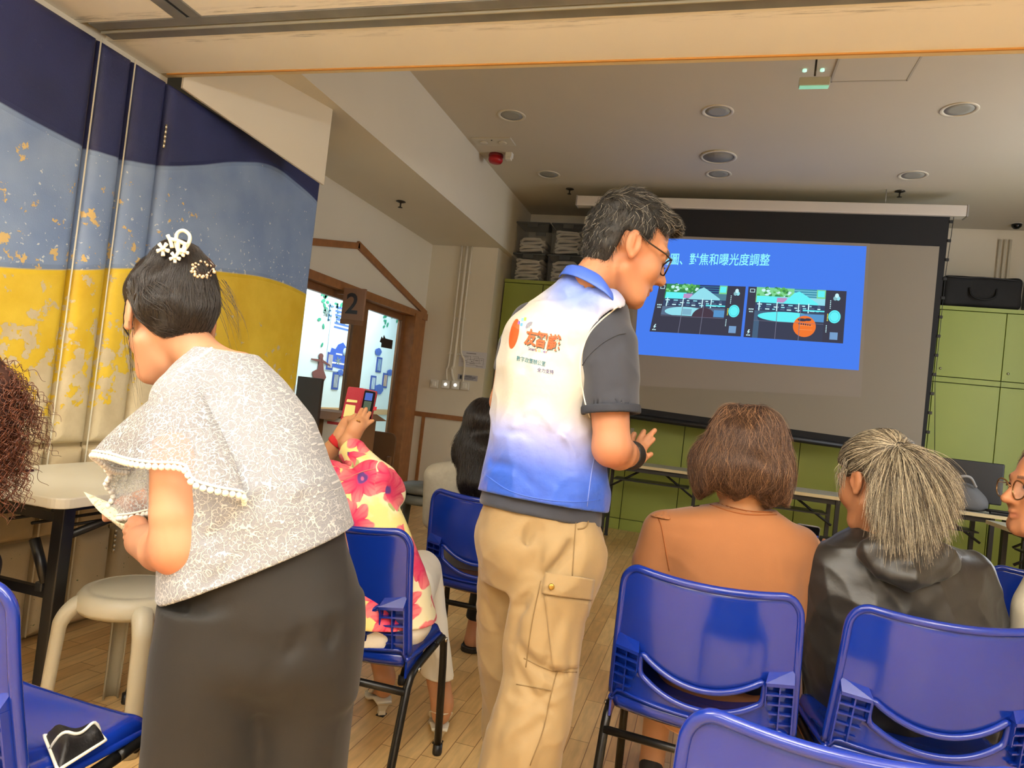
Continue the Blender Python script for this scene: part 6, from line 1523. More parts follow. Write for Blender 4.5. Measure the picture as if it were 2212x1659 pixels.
for k, (x, y) in enumerate(((284, 1136), (279, 1149), (280, 1163), (285, 1177))):
    wf_j.append([at(x+13, y, 1.505), at(x, y-1, 1.512), at(x-7, y-2, 1.535), at(x+2, y-3, 1.56)])
handLw = hand_sdf(wrw, [at(302, 1160, 1.522)], wf_j, [at(314, 1140, 1.505), at(306, 1126, 1.515), at(294, 1121, 1.535), at(284, 1122, 1.55)], rp=.027, k=.004)
armRw = lim([(560, 850, 1.66), (480, 960, 1.74), (380, 1060, 1.78)], [.055, .05, .042]); foreRw = lim([(380, 1060, 1.78), (300, 1090, 1.74), (270, 1100, 1.70)], [.042, .034, .03])
hRw = hand_sdf(at(270, 1100, 1.70), [at(258, 1104, 1.69)], [[at(250, 1098+6*k, 1.69), at(238, 1100+6*k, 1.68), at(228, 1104+6*k, 1.67)] for k in range(4)], [at(262, 1090, 1.68), at(246, 1084, 1.67)], rp=.028, k=.006)
hipsw = rows([(415, 1200, 735, .12, 1.465), (410, 1320, 732, .12, 1.46), (420, 1400, 720, .09, 1.455)])
legsw = U(.02, lim([(462, 1440, 1.43), (450, 1700, 1.42), (452, 2010, 1.43)], [.07, .055, .042]), lim([(664, 1460, 1.49), (655, 1720, 1.49), (648, 2060, 1.49)], [.07, .055, .042]))
fLw, fRw = at(452, 2040, 1.43), at(648, 2090, 1.49); fLw[2] = 0; fRw[2] = 0; fdw = np.array([math.cos(azw)*.16, math.sin(azw)*.16, 0]); ftw = feet([(fLw, fdw), (fRw, fdw)])
ankw = U(.01, CAP(at(452, 2000, 1.43), fLw+np.array([0, 0, .05]), .04, .033), CAP(at(648, 2040, 1.49), fRw+np.array([0, 0, .05]), .04, .033))
body_w = U(.006, U(.02, U(.02, whd, neck_w), wt_in, U(.02, armLw, foreLw), U(.02, armRw, foreRw), hipsw, legsw, ankw, *ftw), handLw, hRw)
sdf_obj('body', body_w, (-1.62, .75, -.02), (-.5, 2.0, 1.72), .0032, m_skin, wom, lambda V: skin_col(V, [whI], SKIN_W, brow=(46, 38, 34), blush=[(at(380, 1235, 1.33), .07, .6), (at(300, 1120, 1.5), .05, .4)]))
# trousers
up_ = rows([(412, 1080, 728, .12, 1.48), (408, 1150, 746, .13, 1.472), (400, 1210, 764, .140, 1.465), (384, 1300, 776, .152, 1.462), (356, 1400, 770, .150, 1.458), (356, 1460, 760, .10, 1.458)])
lgl = rows([(366, 1280, 590, .14, 1.44), (346, 1420, 585, .145, 1.43), (336, 1550, 578, .14, 1.425), (329, 1670, 572, .14, 1.42), (330, 2030, 566, .14, 1.42)])
lgr = rows([(545, 1270, 772, .13, 1.48), (556, 1400, 768, .135, 1.485), (564, 1540, 757, .13, 1.49), (560, 1670, 747, .13, 1.49), (552, 2060, 742, .13, 1.49)])
tw0 = U(.03, up_, lgl, lgr)
creW = [([at(600, 1360, 1.30), at(575, 1480, 1.30), at(568, 1600, 1.30), at(562, 1700, 1.30)], .012, .016), ([at(700, 1240, 1.32), at(660, 1360, 1.32), at(610, 1430, 1.34)], .009, .015), ([at(735, 1330, 1.36), at(690, 1420, 1.38), at(620, 1500, 1.40)], .009, .014), ([at(690, 1200, 1.32), at(695, 1290, 1.32)], .006, .012), ([at(400, 1310, 1.33), at(395, 1420, 1.32)], .008, .012), ([at(620, 1480, 1.40), at(640, 1560, 1.41)], .007, .012)]
tw1 = FOLD(lambda P: tw0(P)+wrinkle(P, 11, .004, 41, (1, 1, .5))+ridge(P, 9, .004, 43, (1, 1, .5)), creW)
tws = ISE(.004, tw1, lambda P: P[:, 2]-(at(560, 1090, 1.46)[2]), lambda P: .05-P[:, 2])
trw = sdf_obj('trousers', tws, (-1.4, .9, .03), (-.4, 2.0, 1.05), .006, mat('black_crepe', (21, 18, 15), .75, bump=.2, bscale=400, noise=.08, nscale=6, sheen=.08, bdist=.001), wom)
for p in (fLw, fRw):
    g = ISE(.004, OFF(feet([(p, fdw)])[0], .008), lambda P: P[:, 2]-.075, lambda P: .002-P[:, 2])
    sdf_obj('shoe', g, np.minimum(p, p+fdw)-.08, np.maximum(p, p+fdw)+np.array([.08, .08, .12]), .007, m_black, wom)
# blouse
bl0 = U(.03, rows([(a-3, y, c+3, b+(.004 if y < 1000 else .014), D) for a, y, c, b, D in wrows], 2.3), CHAIN([at(408, 868, 1.46), at(404, 930, 1.435)], [.074, .074]))
hemn = nrm(np.cross(at(776, 1142, 1.48)-at(375, 1296, 1.44), VH)); hemn = hemn if hemn[2] < 0 else -hemn
hem_b = PL(at(375, 1294, 1.40), hemn)
creB = [([at(770, 1100, 1.35), at(650, 1130, 1.31), at(540, 1180, 1.30), at(450, 1270, 1.31)], .009, .014), ([at(740, 1050, 1.36), at(640, 1085, 1.33), at(540, 1120, 1.31), at(470, 1190, 1.31)], .010, .014), ([at(690, 980, 1.38), at(610, 1040, 1.34), at(520, 1110, 1.32), at(455, 1160, 1.32)], .012, .013), ([at(760, 1150, 1.36), at(650, 1180, 1.31)], .006, .012), ([at(715, 1010, 1.40), at(640, 1065, 1.36)], -.007, .014)]
bl1 = FOLD(lambda P: bl0(P)+wrinkle(P, 14, .0035, 51, (.6, .6, 1.3))+ridge(P, 10, .003, 53, (.7, .7, 1.3)), creB)
nk_w = CAP(at(372, 700, 1.60), at(428, 756, 1.57), .058)
blouse = SUB(.003, ISE(.003, bl1, hem_b), U(.03, nk_w, CAP(at(428, 756, 1.57), at(388, 782, 1.60), .054)), lambda P: bl1(P)+.018)
blo = sdf_obj('blouse', blouse, (-1.5, .9, .72), (-.4, 1.85, 1.42), .0048, m_lace, wom)
m_pom = mat('white_cotton_trim', (238, 236, 230), .8)
def beads(name, pts, r, sp, m, par, sq=.8):
    P = [np.array(p) for p in pts]; acc = 0; mb = MB(); last = P[0]
    for a, b in zip(P[:-1], P[1:]):
        d = np.linalg.norm(b-a); t = sp-acc
        while t < d:
            q = a+(b-a)*t/d; mb.lathe([(.0005, r), (r*.7, r*.7), (r, 0), (r*.7, -r*.7), (.0005, -r)], 8, q-np.array([0, 0, r*.6])); t += sp
        acc = (acc+d) % sp
    return adopt(mb.build(name, m, None), par)
nkl = drape(spline([(384, 800, 1.5), (410, 783, 1.5), (436, 766, 1.5), (462, 748, 1.5), (484, 732, 1.5), (500, 724, 1.5)], 6), lambda P: bl1(P), .003)
nkl = np.array([p for p in nkl if abs((p-np.array([0, 0, EYE])) @ CF-1.5) < .13])
beads('neck_trim', nkl, .0055, .0105, m_pom, blo)
# fluttering sleeves: a flared cape of sheer lace
def flutter(top, hem, name, amp, seed):
    n = 70; T = [np.array(p) for p in spline([at(*p) for p in top], 12)]; H = [np.array(p) for p in spline([at(*p) for p in hem], 12)]
    def rs(P): 
        P = np.array(P); s = np.concatenate([[0], np.cumsum(np.linalg.norm(np.diff(P, axis=0), axis=1))]); x = np.linspace(0, s[-1], n); return np.stack([np.interp(x, s, P[:, k]) for k in range(3)], 1)
    T, H = rs(T), rs(H); mb = MB(); ctr = T.mean(0)
    def fn(a, c):
        i = int(round(a*(n-1))); p = T[i]*(1-c)+H[i]*c; out = p-ctr; out[2] = 0; out = out/max(np.linalg.norm(out), 1e-6)
        p = p+out*(.030*math.sin(math.pi*c*.6)+amp*c*c*math.sin(a*26+seed)); return p
    mb.grid(fn, n, 14); o = adopt(mb.build(name, m_lace2, None), wom); ss = o.modifiers.new('s', 'SUBSURF'); ss.levels = 1; ss.render_levels = 1
    e = [fn(i/(n-1), 1.) for i in range(n)]; adopt(MB().tube(e, .0026, 6).build('hem_cord', m_pom, None), o); beads('pompom_trim', [p-np.array([0, 0, .005]) for p in e], .0066, .0135, m_pom, o)
    return o
flutter([(352, 880, 1.56), (352, 845, 1.50), (372, 818, 1.45), (400, 810, 1.43), (428, 825, 1.415), (445, 860, 1.42), (452, 920, 1.43)],
        [(300, 1020, 1.60), (252, 1010, 1.52), (240, 978, 1.44), (285, 985, 1.37), (340, 994, 1.325), (395, 1000, 1.30), (412, 1030, 1.295), (460, 1046, 1.30), (512, 1060, 1.325), (505, 1085, 1.36), (470, 1108, 1.385)], 'sleeve', .008, 1)
flutter([(352, 900, 1.60), (340, 930, 1.62), (345, 960, 1.62)], [(262, 1000, 1.56), (268, 1060, 1.60), (272, 1112, 1.60), (318, 1098, 1.57), (345, 1085, 1.56)], 'sleeve_drape', .006, 2)
# hair, gathered up at the back
hw_l = U(.025, ELL((0, -.016, .044), (.086, .105, .094)), ELL((0, -.062, .000), (.078, .062, .085)), ELL((.0, -.085, .075), (.052, .045, .058)))
def hw_w(P): q = whI(P); return (hw_l(q)+.004*wav(P, 45, 61))*1.12
def hw_cut(P):
    q = whI(P); x, y, z = np.abs(q[:, 0]), q[:, 1], q[:, 2]
    front = np.minimum(y-.062, .090-z); temple = np.minimum(y-.030, .040-z); low = -.082-z+.25*np.maximum(y+.06, 0)*-1; ear = np.minimum(y+.034, -.004-z)
    return np.maximum(np.maximum(front, temple), np.maximum(low, ear))*1.12
hair_w = lambda P: smax(hw_w(P), hw_cut(P), .012)
m_hw = hairmat('brown_black_hair', (34, 28, 24), .42); hwo = sdf_obj('hair', hair_w, wh_c-.24, wh_c+.24, .0045, m_hw, wom)
Vw, _ = sdf_mesh(hair_w, wh_c-.24, wh_c+.24, .007)
bun = whL((.0, -.085, .10))
def w_dir(P): d = bun-P; return d/np.linalg.norm(d, axis=1)[:, None]
m_hws = hairmat('brown_black_strands', (40, 32, 27), .28, .4)
st = groom(Vw, hair_w, w_dir, 4200, .10, 10, .004, .10, 6, wave=.001); adopt(strands('hair_strands', st, taper(10, .00042), m_hws), hwo)
rW = np.random.RandomState(3); fly = []
for k in range(46):
    if k < 26: a = np.array([268+rW.rand()*22, 640+rW.rand()*50, 1.60+.04*rW.randn()]); b = a+np.array([5+rW.rand()*22, 90+rW.rand()*120, 0]); c = (a+b)/2+np.array([-8+rW.randn()*6, 0, 0])
    else: a = np.array([470+rW.rand()*20, 600+rW.rand()*80, 1.62]); b = a+np.array([20+rW.rand()*35, 60+rW.rand()*70, 0]); c = (a+b)/2+np.array([18*rW.rand()+5, 0, 0])
    fly.append([at(*((1-t)**2*a+2*t*(1-t)*c+t*t*b)) for t in np.linspace(0, 1, 10)])
adopt(strands('loose_strands', np.array(fly), taper(10, .0005), m_hws), hwo)
sid = []
for k in range(140):
    a = np.array([276+rW.rand()*60, 590+rW.rand()*60, 1.545]); b = a+np.array([40+rW.rand()*50, 70+rW.rand()*30, -.005]); c = (a+b)/2+np.array([-18, 14, -.02])
    sid.append([at(*((1-t)**2*a+2*t*(1-t)*c+t*t*b)) for t in np.linspace(0, 1, 9)])
sidp = np.array(sid); fl_ = sidp.reshape(-1, 3); s_ = hair_w(fl_); fl_ = fl_-grad(hair_w, fl_)*(s_-.004)[:, None]; adopt(strands('swept_strands', fl_.reshape(sidp.shape), taper(9, .0007), m_hws), hwo)
# claw clips
m_ivory = mat('ivory_plastic', (238, 226, 196), .3); m_pearl = mat('pearl', (232, 222, 202), .18, coat=.6)
def pearls(cl, par, name='pearls', m=m_pearl):
    mb = MB()
    for p, r in cl: mb.lathe([(.0003, r), (r*.7, r*.7), (r, 0), (r*.7, -r*.7), (.0003, -r)], 10, p)
    return adopt(mb.build(name, m, None), par)
def on_hair(x, y, off=.004): 
    p = at(x, y, 1.4); d = nrm(p-np.array([0, 0, EYE])); s = march(hair_w, p[None]-d*.05, d[None], 90)[0]; s = s if np.linalg.norm(s-wh_c) < .3 else at(x, y, 1.58); return s-d*off
ck = thing('claw_clip', 'ivory hair claw with pearl flowers on the crown of the bent head', 'hair clip', on_hair(385, 525))
def hp(x, y, off): return on_hair(x, min(y, 540) if False else y, off)
bD = np.linalg.norm(on_hair(385, 540)-np.array([0, 0, EYE]))
Dk = float((on_hair(385, 545)-np.array([0, 0, EYE])) @ CF)
lp_ = [(382, 535), (380, 518), (384, 503), (396, 498), (408, 506), (410, 518), (404, 532), (396, 540)]
adopt(MB().tube(spline([at(x, y, Dk-.004) for x, y in lp_], 5, True), .0042, 8, closed=True).build('claw_loop', m_ivory, None), ck)
for q in ([(362, 508), (368, 520), (372, 536)], [(366, 516), (384, 520), (402, 528)], [(386, 520), (384, 538), (388, 548)], [(402, 524), (396, 540), (390, 550)]):
    adopt(MB().tube(spline([at(x, y, Dk-.010) for x, y in q], 5), .0045, 8).build('claw_arm', m_ivory, None), ck)
cl = []
for cx_, cy_, n_, r_ in ((352, 538, 5, 12), (378, 556, 5, 10), (398, 544, 4, 8)):
    for k in range(n_):
        a = 2*math.pi*k/n_+.3
        for t in (.35, .6, .85, 1.05):
            for w in (-.14, .14): cl.append((at(cx_+r_*t*math.cos(a+w), cy_+r_*t*math.sin(a+w)*1.05, Dk-.016), .0030))
    cl.append((at(cx_, cy_, Dk-.02), .0042))
pearls(cl, ck)
c2 = thing('claw_clip', 'small beaded clip at the back of the gathered dark hair', 'hair clip', on_hair(440, 582))
cl = []
for k in range(26):
    a = 2*math.pi*k/26*1.7; rr = 14+10*rW.rand(); cl.append((on_hair(438+rr*math.cos(a)*1.1, 582+rr*math.sin(a)*.8, .004), .0030+.0014*rW.rand()))
pearls(cl, c2, 'beads', mat('champagne_bead', (226, 196, 160), .15, metal=.35)); adopt(MB().tube([on_hair(x, y, .002) for x, y in ((414, 568), (430, 590), (452, 592), (462, 574), (450, 560))], .004, 8).build('clip_bar', mat('dark_clip', (50, 32, 26), .3), None), c2)
# glasses seen at the edge of the face
gw = bpy.data.objects.new('glasses', None); COL.objects.link(gw); adopt(gw, wom)
for sg in (-1, 1):
    rim = [whL((sg*.036+.025*math.cos(t), .098-.006*abs(math.cos(t)), -.004+.02*math.sin(t))) for t in np.linspace(0, 2*math.pi, 25)[:-1]]
    adopt(MB().tube(rim, .0018, 6, closed=True).build('rim', m_gl, None), gw)
    adopt(MB().tube([whL(p) for p in ((sg*.061, .093, .008), (sg*.074, .070, .010), (sg*.083, .020, .010), (sg*.086, -.012, .016))], .0019, 6).build('temple', m_gl, None), gw)
# the sheet of paper held in the near hand
pg = thing('paper_sheet', 'bent sheet of printed paper held low by the person in white lace', 'paper', at(240, 1110, 1.56))
pq_ = [np.array(q, float) for q in ((180, 1062, 1.62), (262, 1096, 1.60), (310, 1148, 1.55), (268, 1132, 1.545))]
def pfn(u, v):
    a = pq_[0]*(1-u)+pq_[1]*u; b = pq_[3]*(1-u)+pq_[2]*u; q = a*(1-v)+b*v; p = at(*q); return p+np.array([0, 0, -.022])*math.sin(math.pi*u)*(v)+np.array([0, 0, -.016])*math.sin(math.pi*v)*(1-u)
def paper_mat():
    m = mat('printed_paper', (212, 202, 172), .6); nt = m.node_tree; b = nt.nodes['Principled BSDF']; tc = nt.nodes.new('ShaderNodeTexCoord'); n = nt.nodes.new('ShaderNodeTexNoise'); n.inputs['Scale'].default_value = 120; n.inputs['Detail'].default_value = 3
    nt.links.new(tc.outputs['Object'], n.inputs['Vector']); r = nt.nodes.new('ShaderNodeMapRange'); r.inputs[1].default_value = .55; r.inputs[2].default_value = .6; nt.links.new(n.outputs['Fac'], r.inputs[0]); mx = nt.nodes.new('ShaderNodeMix'); mx.data_type = 'RGBA'; mx.inputs[6].default_value = rgba((214, 204, 174)); mx.inputs[7].default_value = rgba((168, 158, 130)); nt.links.new(r.outputs[0], mx.inputs[0]); nt.links.new(mx.outputs[2], b.inputs['Base Color']); return m
mb = MB(); mb.grid(pfn, 16, 10); o = adopt(mb.build('sheet', paper_mat(), None), pg); s = o.modifiers.new('t', 'SOLIDIFY'); s.thickness = .0006

# ------------------------------------------------------------------ seated people
def legs_seated(hipL, hipR, kneeL, kneeR, footL, footR, r=(.085, .062, .04)):
    return U(.03, CHAIN([hipL, kneeL, footL], list(r)), CHAIN([hipR, kneeR, footR], list(r)))
def shoe_at(p, az, par, m, name='shoe', L=.17):
    p = np.array([p[0], p[1], 0.]); d = np.array([math.cos(az)*L, math.sin(az)*L, 0])
    g = ISE(.004, OFF(feet([(p, d)])[0], .006), lambda P: P[:, 2]-.075, lambda P: .002-P[:, 2]); return sdf_obj(name, g, np.minimum(p, p+d)-.08, np.maximum(p, p+d)+np.array([.08, .08, .12]), .007, m, par)
V3 = lambda *a: np.array(a, float)

# --- person in the orange top with a wavy bob
ora = thing('person', 'seated person with a wavy brown bob and a plain rust orange top, seen from behind', 'person', (.10, 2.1, 0))
of_ = V3(math.cos(math.radians(96)), math.sin(math.radians(96)), -.28); ou = V3(0, .28, 1.)
oh_c = at(1604, 985, 2.02); ohd, ohR, ohL, ohI = head_sdf(oh_c, of_, ou, 1.06)
orows = [(1545, 1088, 1672, .07, 2.02), (1440, 1106, 1722, .095, 2.02), (1412, 1140, 1752, .11, 2.02), (1420, 1200, 1740, .12, 2.02), (1430, 1290, 1724, .12, 2.02), (1425, 1380, 1722, .125, 2.03), (1415, 1480, 1725, .14, 2.05), (1412, 1560, 1722, .14, 2.06)]
o_t = rows([(a+16, y, c-16, b-.018, D) for a, y, c, b, D in orows])
o_neck = CHAIN([ohL((0, -.03, -.05)), at(1606, 1085, 2.02), at(1600, 1130, 2.03)], [.052, .055, .06])
o_aL = lim([(1424, 1160, 2.02), (1408, 1290, 2.02), (1415, 1390, 2.05)], [.052, .045, .04]); o_fL = lim([(1415, 1390, 2.05), (1520, 1380, 2.30)], [.04, .03])
o_aR = lim([(1735, 1185, 2.02), (1738, 1300, 2.03), (1735, 1380, 2.06)], [.052, .045, .04]); o_fR = lim([(1735, 1380, 2.06), (1690, 1330, 2.34)], [.04, .03])
o_leg = legs_seated(V3(-.03, 2.10, .55), V3(.19, 2.08, .55), V3(-.05, 2.46, .525), V3(.16, 2.48, .525), V3(-.06, 2.40, .05), V3(.15, 2.44, .05), (.08, .06, .04))
def open_hand(w, az, par=None, s=1.):
    f = V3(math.cos(az), math.sin(az), .1); r = V3(math.sin(az), -math.cos(az), 0); pl = w+f*.05
    fs = [[pl+r*(.026-.017*k)+f*.02, pl+r*(.028-.018*k)+f*.052+V3(0, 0, -.006), pl+r*(.026-.017*k)+f*.078+V3(0, 0, -.020)] for k in range(4)]
    return hand_sdf(w, [pl, pl+f*.02], fs, [w+f*.03+r*.02, pl+r*.045+V3(0, 0, .01), pl+r*.05+f*.03], rp=.022, k=.006)
o_h = U(0, open_hand(at(1520, 1380, 2.30), math.radians(40)), open_hand(at(1690, 1330, 2.34), math.radians(140)))
ob = U(.006, U(.02, ohd, o_neck, o_t, o_aL, o_fL, o_aR, o_fR, o_leg, *feet([(V3(-.06, 2.38, 0), V3(0, .16, 0)), (V3(.15, 2.42, 0), V3(0, .16, 0))])), o_h)
sdf_obj('body', ob, (-.45, 1.75, -.02), (.62, 2.75, 1.4), .0042, m_skin, ora, lambda V: skin_col(V, [ohI], (200, 150, 112), brow=(60, 44, 36)))
osl = U(.02, lim([(1432, 1150, 2.02), (1412, 1215, 2.02), (1405, 1300, 2.02)], [.062, .062, .058]), lim([(1722, 1180, 2.03), (1738, 1240, 2.02), (1726, 1330, 2.02)], [.062, .064, .056]))
ot0 = U(.03, rows(orows), osl)
creO = [([at(1440, 1190, 1.9), at(1450, 1250, 1.9), at(1432, 1310, 1.9)], .007, .010), ([at(1425, 1230, 1.9), at(1440, 1290, 1.9)], .006, .009), ([at(1745, 1260, 1.9), at(1728, 1300, 1.9), at(1700, 1330, 1.9)], .008, .010), ([at(1750, 1285, 1.9), at(1738, 1320, 1.9), at(1720, 1345, 1.9)], .007, .008), ([at(1470, 1190, 1.9), at(1480, 1260, 1.9)], .003, .012), ([at(1560, 1140, 1.9), at(1640, 1150, 1.9)], .003, .014)]
ot1 = FOLD(lambda P: ot0(P)+wrinkle(P, 10, .0025, 71, (1, 1, .7))+ridge(P, 9, .003, 73), creO)
otop = SUB(.003, ISE(.004, ot1, lambda P: at(1570, 1530, 2.0)[2]-P[:, 2], lambda P: -10+0*P[:, 2]), CAP(ohL((0, -.03, -.05)), at(1608, 1088, 2.02), .066))
m_or = mat('rust_jersey', (160, 103, 60), .8, bump=.12, bscale=260, noise=.05, nscale=14, sheen=.2, bdist=.0015)
oto = sdf_obj('top', otop, (-.45, 1.75, .35), (.62, 2.4, 1.2), .005, m_or, ora)
seam('collar_seam', [(1548, 1086, 1.9), (1580, 1096, 1.9), (1620, 1104, 1.9), (1670, 1107, 1.9)], ot1, .0016, mat('rust_seam', (150, 82, 32), .8), oto); seam('collar_seam', [(1530, 1089, 1.9), (1575, 1104, 1.9), (1620, 1112, 1.9), (1680, 1112, 1.9)], ot1, .0016, MATS['rust_seam'], oto)
seam('shoulder_seam', [(1418, 1112, 1.9), (1428, 1135, 1.9), (1438, 1190, 1.9), (1446, 1235, 1.9)], ot1, .0015, MATS['rust_seam'], oto)
ofl = ISE(.003, OFF(ot1, .008), BOX(at(1424, 1110, 1.98), (.030, .022, .012), frame(VH, (0, 0, 1))), lambda P: -(ot1(P)-.001)); sdf_obj('shoulder_flap', ofl, at(1424, 1110, 1.98)-.07, at(1424, 1110, 1.98)+.07, .004, m_or, oto)
osh = ISE(.01, OFF(o_leg, .014), lambda P: .40-P[:, 2], lambda P: P[:, 1]-2.55); sdf_obj('shorts', osh, (-.3, 1.9, .35), (.4, 2.62, .72), .007, mat('black_shorts', (24, 23, 24), .8), ora)
for x, y in ((-.06, 2.38), (.15, 2.42)): shoe_at((x, y), math.pi/2, ora, mat('dark_canvas', (40, 40, 44), .7))
# bob: built as a wavy volume plus long strands
obob_l = U(.03, ELL((0, -.018, .040), (.102, .112, .098)), ELL((0, -.045, -.045), (.112, .085, .075)), ELL((-.085, -.01, -.045), (.040, .062, .085)), ELL((.085, -.01, -.045), (.040, .062, .085)))
def ob_w(P): q = ohI(P); return (obob_l(q)+.009*wav(P, 30, 81, 6, (1, 1, .55)))*1.06
def ob_cut(P): q = ohI(P); return np.maximum(np.minimum(q[:, 1]-.05, .085-q[:, 2]), -.118-q[:, 2]+.008*np.sin(q[:, 0]*70))*1.06
hair_o = lambda P: smax(ob_w(P), ob_cut(P), .012)
m_ho = hairmat('brown_hair_base', (64, 46, 38), .5); hoo = sdf_obj('hair', hair_o, oh_c-.26, oh_c+.24, .006, m_ho, ora)
Vo, _ = sdf_mesh(hair_o, oh_c-.26, oh_c+.24, .008)
part = ohL((-.02, -.02, .13))
def o_dir(P): d = P-part; d = d/np.linalg.norm(d, axis=1)[:, None]; return d*.5+V3(0, 0, -1.)
m_hos = greyhair('brown_strands', (84, 60, 47), (182, 138, 102), .30, .3)
rO = np.random.RandomState(5)
topm = lambda V: (V[:, 2] > oh_c[2]-.08)
st = groom(Vo, hair_o, o_dir, 6500, .15, 13, .013, .16, 8, topm, wave=.0045, wl=70); adopt(strands('hair_strands', st, taper(13, .00055), m_hos), hoo)

# --- person with the grey ponytail and black hooded jacket
pon = thing('person', 'seated person with a long grey ponytail and a black hooded rain jacket', 'person', (.58, 2.15, 0))
DP = 1.97
pf = V3(math.cos(math.radians(124)), math.sin(math.radians(124)), -.36); pu = V3(math.cos(math.radians(124))*.36, math.sin(math.radians(124))*.36, 1.)
ph_c = at(1893, 1040, 1.99); phd, phR, phL, phI = head_sdf(ph_c, pf, pu, 1.10)
prow = [(1850, 1140, 1990, .08, 1.99), (1800, 1166, 2090, .105, 1.98), (1778, 1195, 2112, .12, 1.97), (1764, 1250, 2130, .13, 1.96), (1758, 1325, 2148, .14, 1.96), (1752, 1410, 2150, .145, 1.96), (1752, 1500, 2140, .15, 1.97), (1756, 1590, 2120, .15, 1.98)]
p_t = rows([(a+26, y, c-26, b-.03, D) for a, y, c, b, D in prow]); p_neck = CHAIN([phL((0, -.03, -.05)), at(1905, 1140, 1.98), at(1915, 1180, 1.98)], [.052, .056, .07])
p_aL = lim([(1800, 1235, 1.97), (1790, 1360, 1.98), (1800, 1430, 2.0)], [.05, .045, .04]); p_fL = lim([(1800, 1430, 2.0), (1768, 1260, 2.26)], [.04, .03])
p_aR = lim([(2090, 1250, 1.96), (2110, 1380, 1.98), (2090, 1450, 2.0)], [.05, .045, .04]); p_fR = lim([(2090, 1450, 2.0), (1900, 1330, 2.30)], [.04, .03])
phl = at(1757, 1165, 2.30)
p_hL = hand_sdf(at(1768, 1260, 2.26), [at(1762, 1215, 2.28), at(1760, 1205, 2.28)], [[at(1768+2*k, 1205-7*k, 2.285), at(1778+2*k, 1196-7*k, 2.30), at(1774+2*k, 1188-7*k, 2.33)] for k in range(4)], [at(1752, 1215, 2.27), at(1744, 1200, 2.285), at(1748, 1185, 2.292)], rp=.024, k=.006)
p_hR = open_hand(at(1900, 1330, 2.30), math.radians(150))
p_leg = legs_seated(V3(.49, 2.22, .55), V3(.68, 2.22, .55), V3(.42, 2.56, .525), V3(.64, 2.58, .525), V3(.42, 2.54, .05), V3(.62, 2.56, .05))
pbd = U(.006, U(.02, U(.014, phd, p_neck), p_t, p_aL, p_fL, p_aR, p_fR, p_leg, *feet([(V3(.42, 2.52, 0), V3(-.04, .16, 0)), (V3(.62, 2.54, 0), V3(0, .16, 0))])), p_hL, p_hR)
sdf_obj('body', pbd, (.15, 1.8, -.02), (1.05, 2.9, 1.45), .0042, m_skin, pon, lambda V: skin_col(V, [phI], (180, 124, 88), brow=(90, 84, 80)))
m_jk = mat('black_ripstop', (33, 31, 29), .42, bump=.3, bscale=30, noise=.1, nscale=10, sheen=.1, bdist=.004, spec=.6)
psl = U(.02, lim([(1795, 1220, 1.97), (1784, 1310, 1.975), (1780, 1400, 1.99), (1786, 1440, 2.01)], [.062, .064, .06, .058]), CHAIN([at(1786, 1440, 2.01), at(1770, 1300, 2.2)], [.058, .045]), lim([(2092, 1240, 1.96), (2112, 1330, 1.965), (2116, 1420, 1.99)], [.062, .066, .06]), CHAIN([at(2116, 1420, 1.99), at(2000, 1400, 2.2)], [.06, .048]))
pj0 = U(.03, rows(prow), psl)
hoodo = U(.03, CHAIN([at(1868, 1205, 1.86), at(1900, 1232, 1.82), at(1965, 1250, 1.80), at(2035, 1228, 1.83), at(2066, 1204, 1.87)], [.012, .018, .024, .018, .012]), ELL(at(1962, 1205, 1.84), (.135, .038, .062), frame(VH, ZUP)))
pj0 = U(.012, pj0, hoodo)
creP = [([at(1830, 1190, 1.80), at(1870, 1240, 1.76), at(1940, 1280, 1.75), at(2010, 1276, 1.76), at(2080, 1230, 1.80)], .012, .012), ([at(1935, 1185, 1.78), at(1985, 1240, 1.76)], .010, .010), ([at(1990, 1190, 1.78), at(1986, 1245, 1.76)], -.008, .010), ([at(2030, 1190, 1.78), at(2010, 1250, 1.76)], .007, .008), ([at(1880, 1190, 1.79), at(1930, 1250, 1.76)], -.007, .010), ([at(1790, 1240, 1.82), at(1850, 1290, 1.78), at(1900, 1310, 1.78)], .007, .011), ([at(1770, 1290, 1.83), at(1810, 1330, 1.80), at(1900, 1350, 1.78), at(2000, 1340, 1.78)], .007, .012), ([at(1780, 1330, 1.82), at(1830, 1370, 1.80)], .006, .010), ([at(2110, 1210, 1.82), at(2090, 1290, 1.80), at(2020, 1310, 1.78)], .007, .012), ([at(2140, 1300, 1.84), at(2060, 1340, 1.79)], .006, .011), ([at(1775, 1380, 1.84), at(1800, 1460, 1.83)], .009, .011), ([at(1810, 1380, 1.84), at(1790, 1480, 1.83)], .007, .010)]
pj1 = FOLD(lambda P: pj0(P)+wrinkle(P, 17, .004, 91, (1, 1, 1))+ridge(P, 12, .008, 93)+ridge(P, 24, .004, 95), creP)
pjk = SUB(.003, ISE(.004, pj1, lambda P: at(1950, 1575, 1.97)[2]-P[:, 2]), CAP(phL((0, -.03, -.05)), at(1908, 1150, 1.98), .064))
pjo = sdf_obj('jacket', pjk, (.15, 1.7, .35), (1.1, 2.5, 1.2), .0048, m_jk, pon)
ptr = ISE(.01, OFF(p_leg, .016), lambda P: .07-P[:, 2]); sdf_obj('trousers', ptr, (.2, 1.95, .04), (1.0, 2.80, .75), .008, mat('black_trousers', (26, 25, 26), .8), pon)
for x, y in ((.42, 2.52), (.62, 2.54)): shoe_at((x, y), math.pi/2, pon, MATS['dark_canvas'])
pcap_l = U(.02, ELL((0, -.018, .040), (.088, .105, .094)), ELL((0, -.055, .000), (.076, .062, .080)))
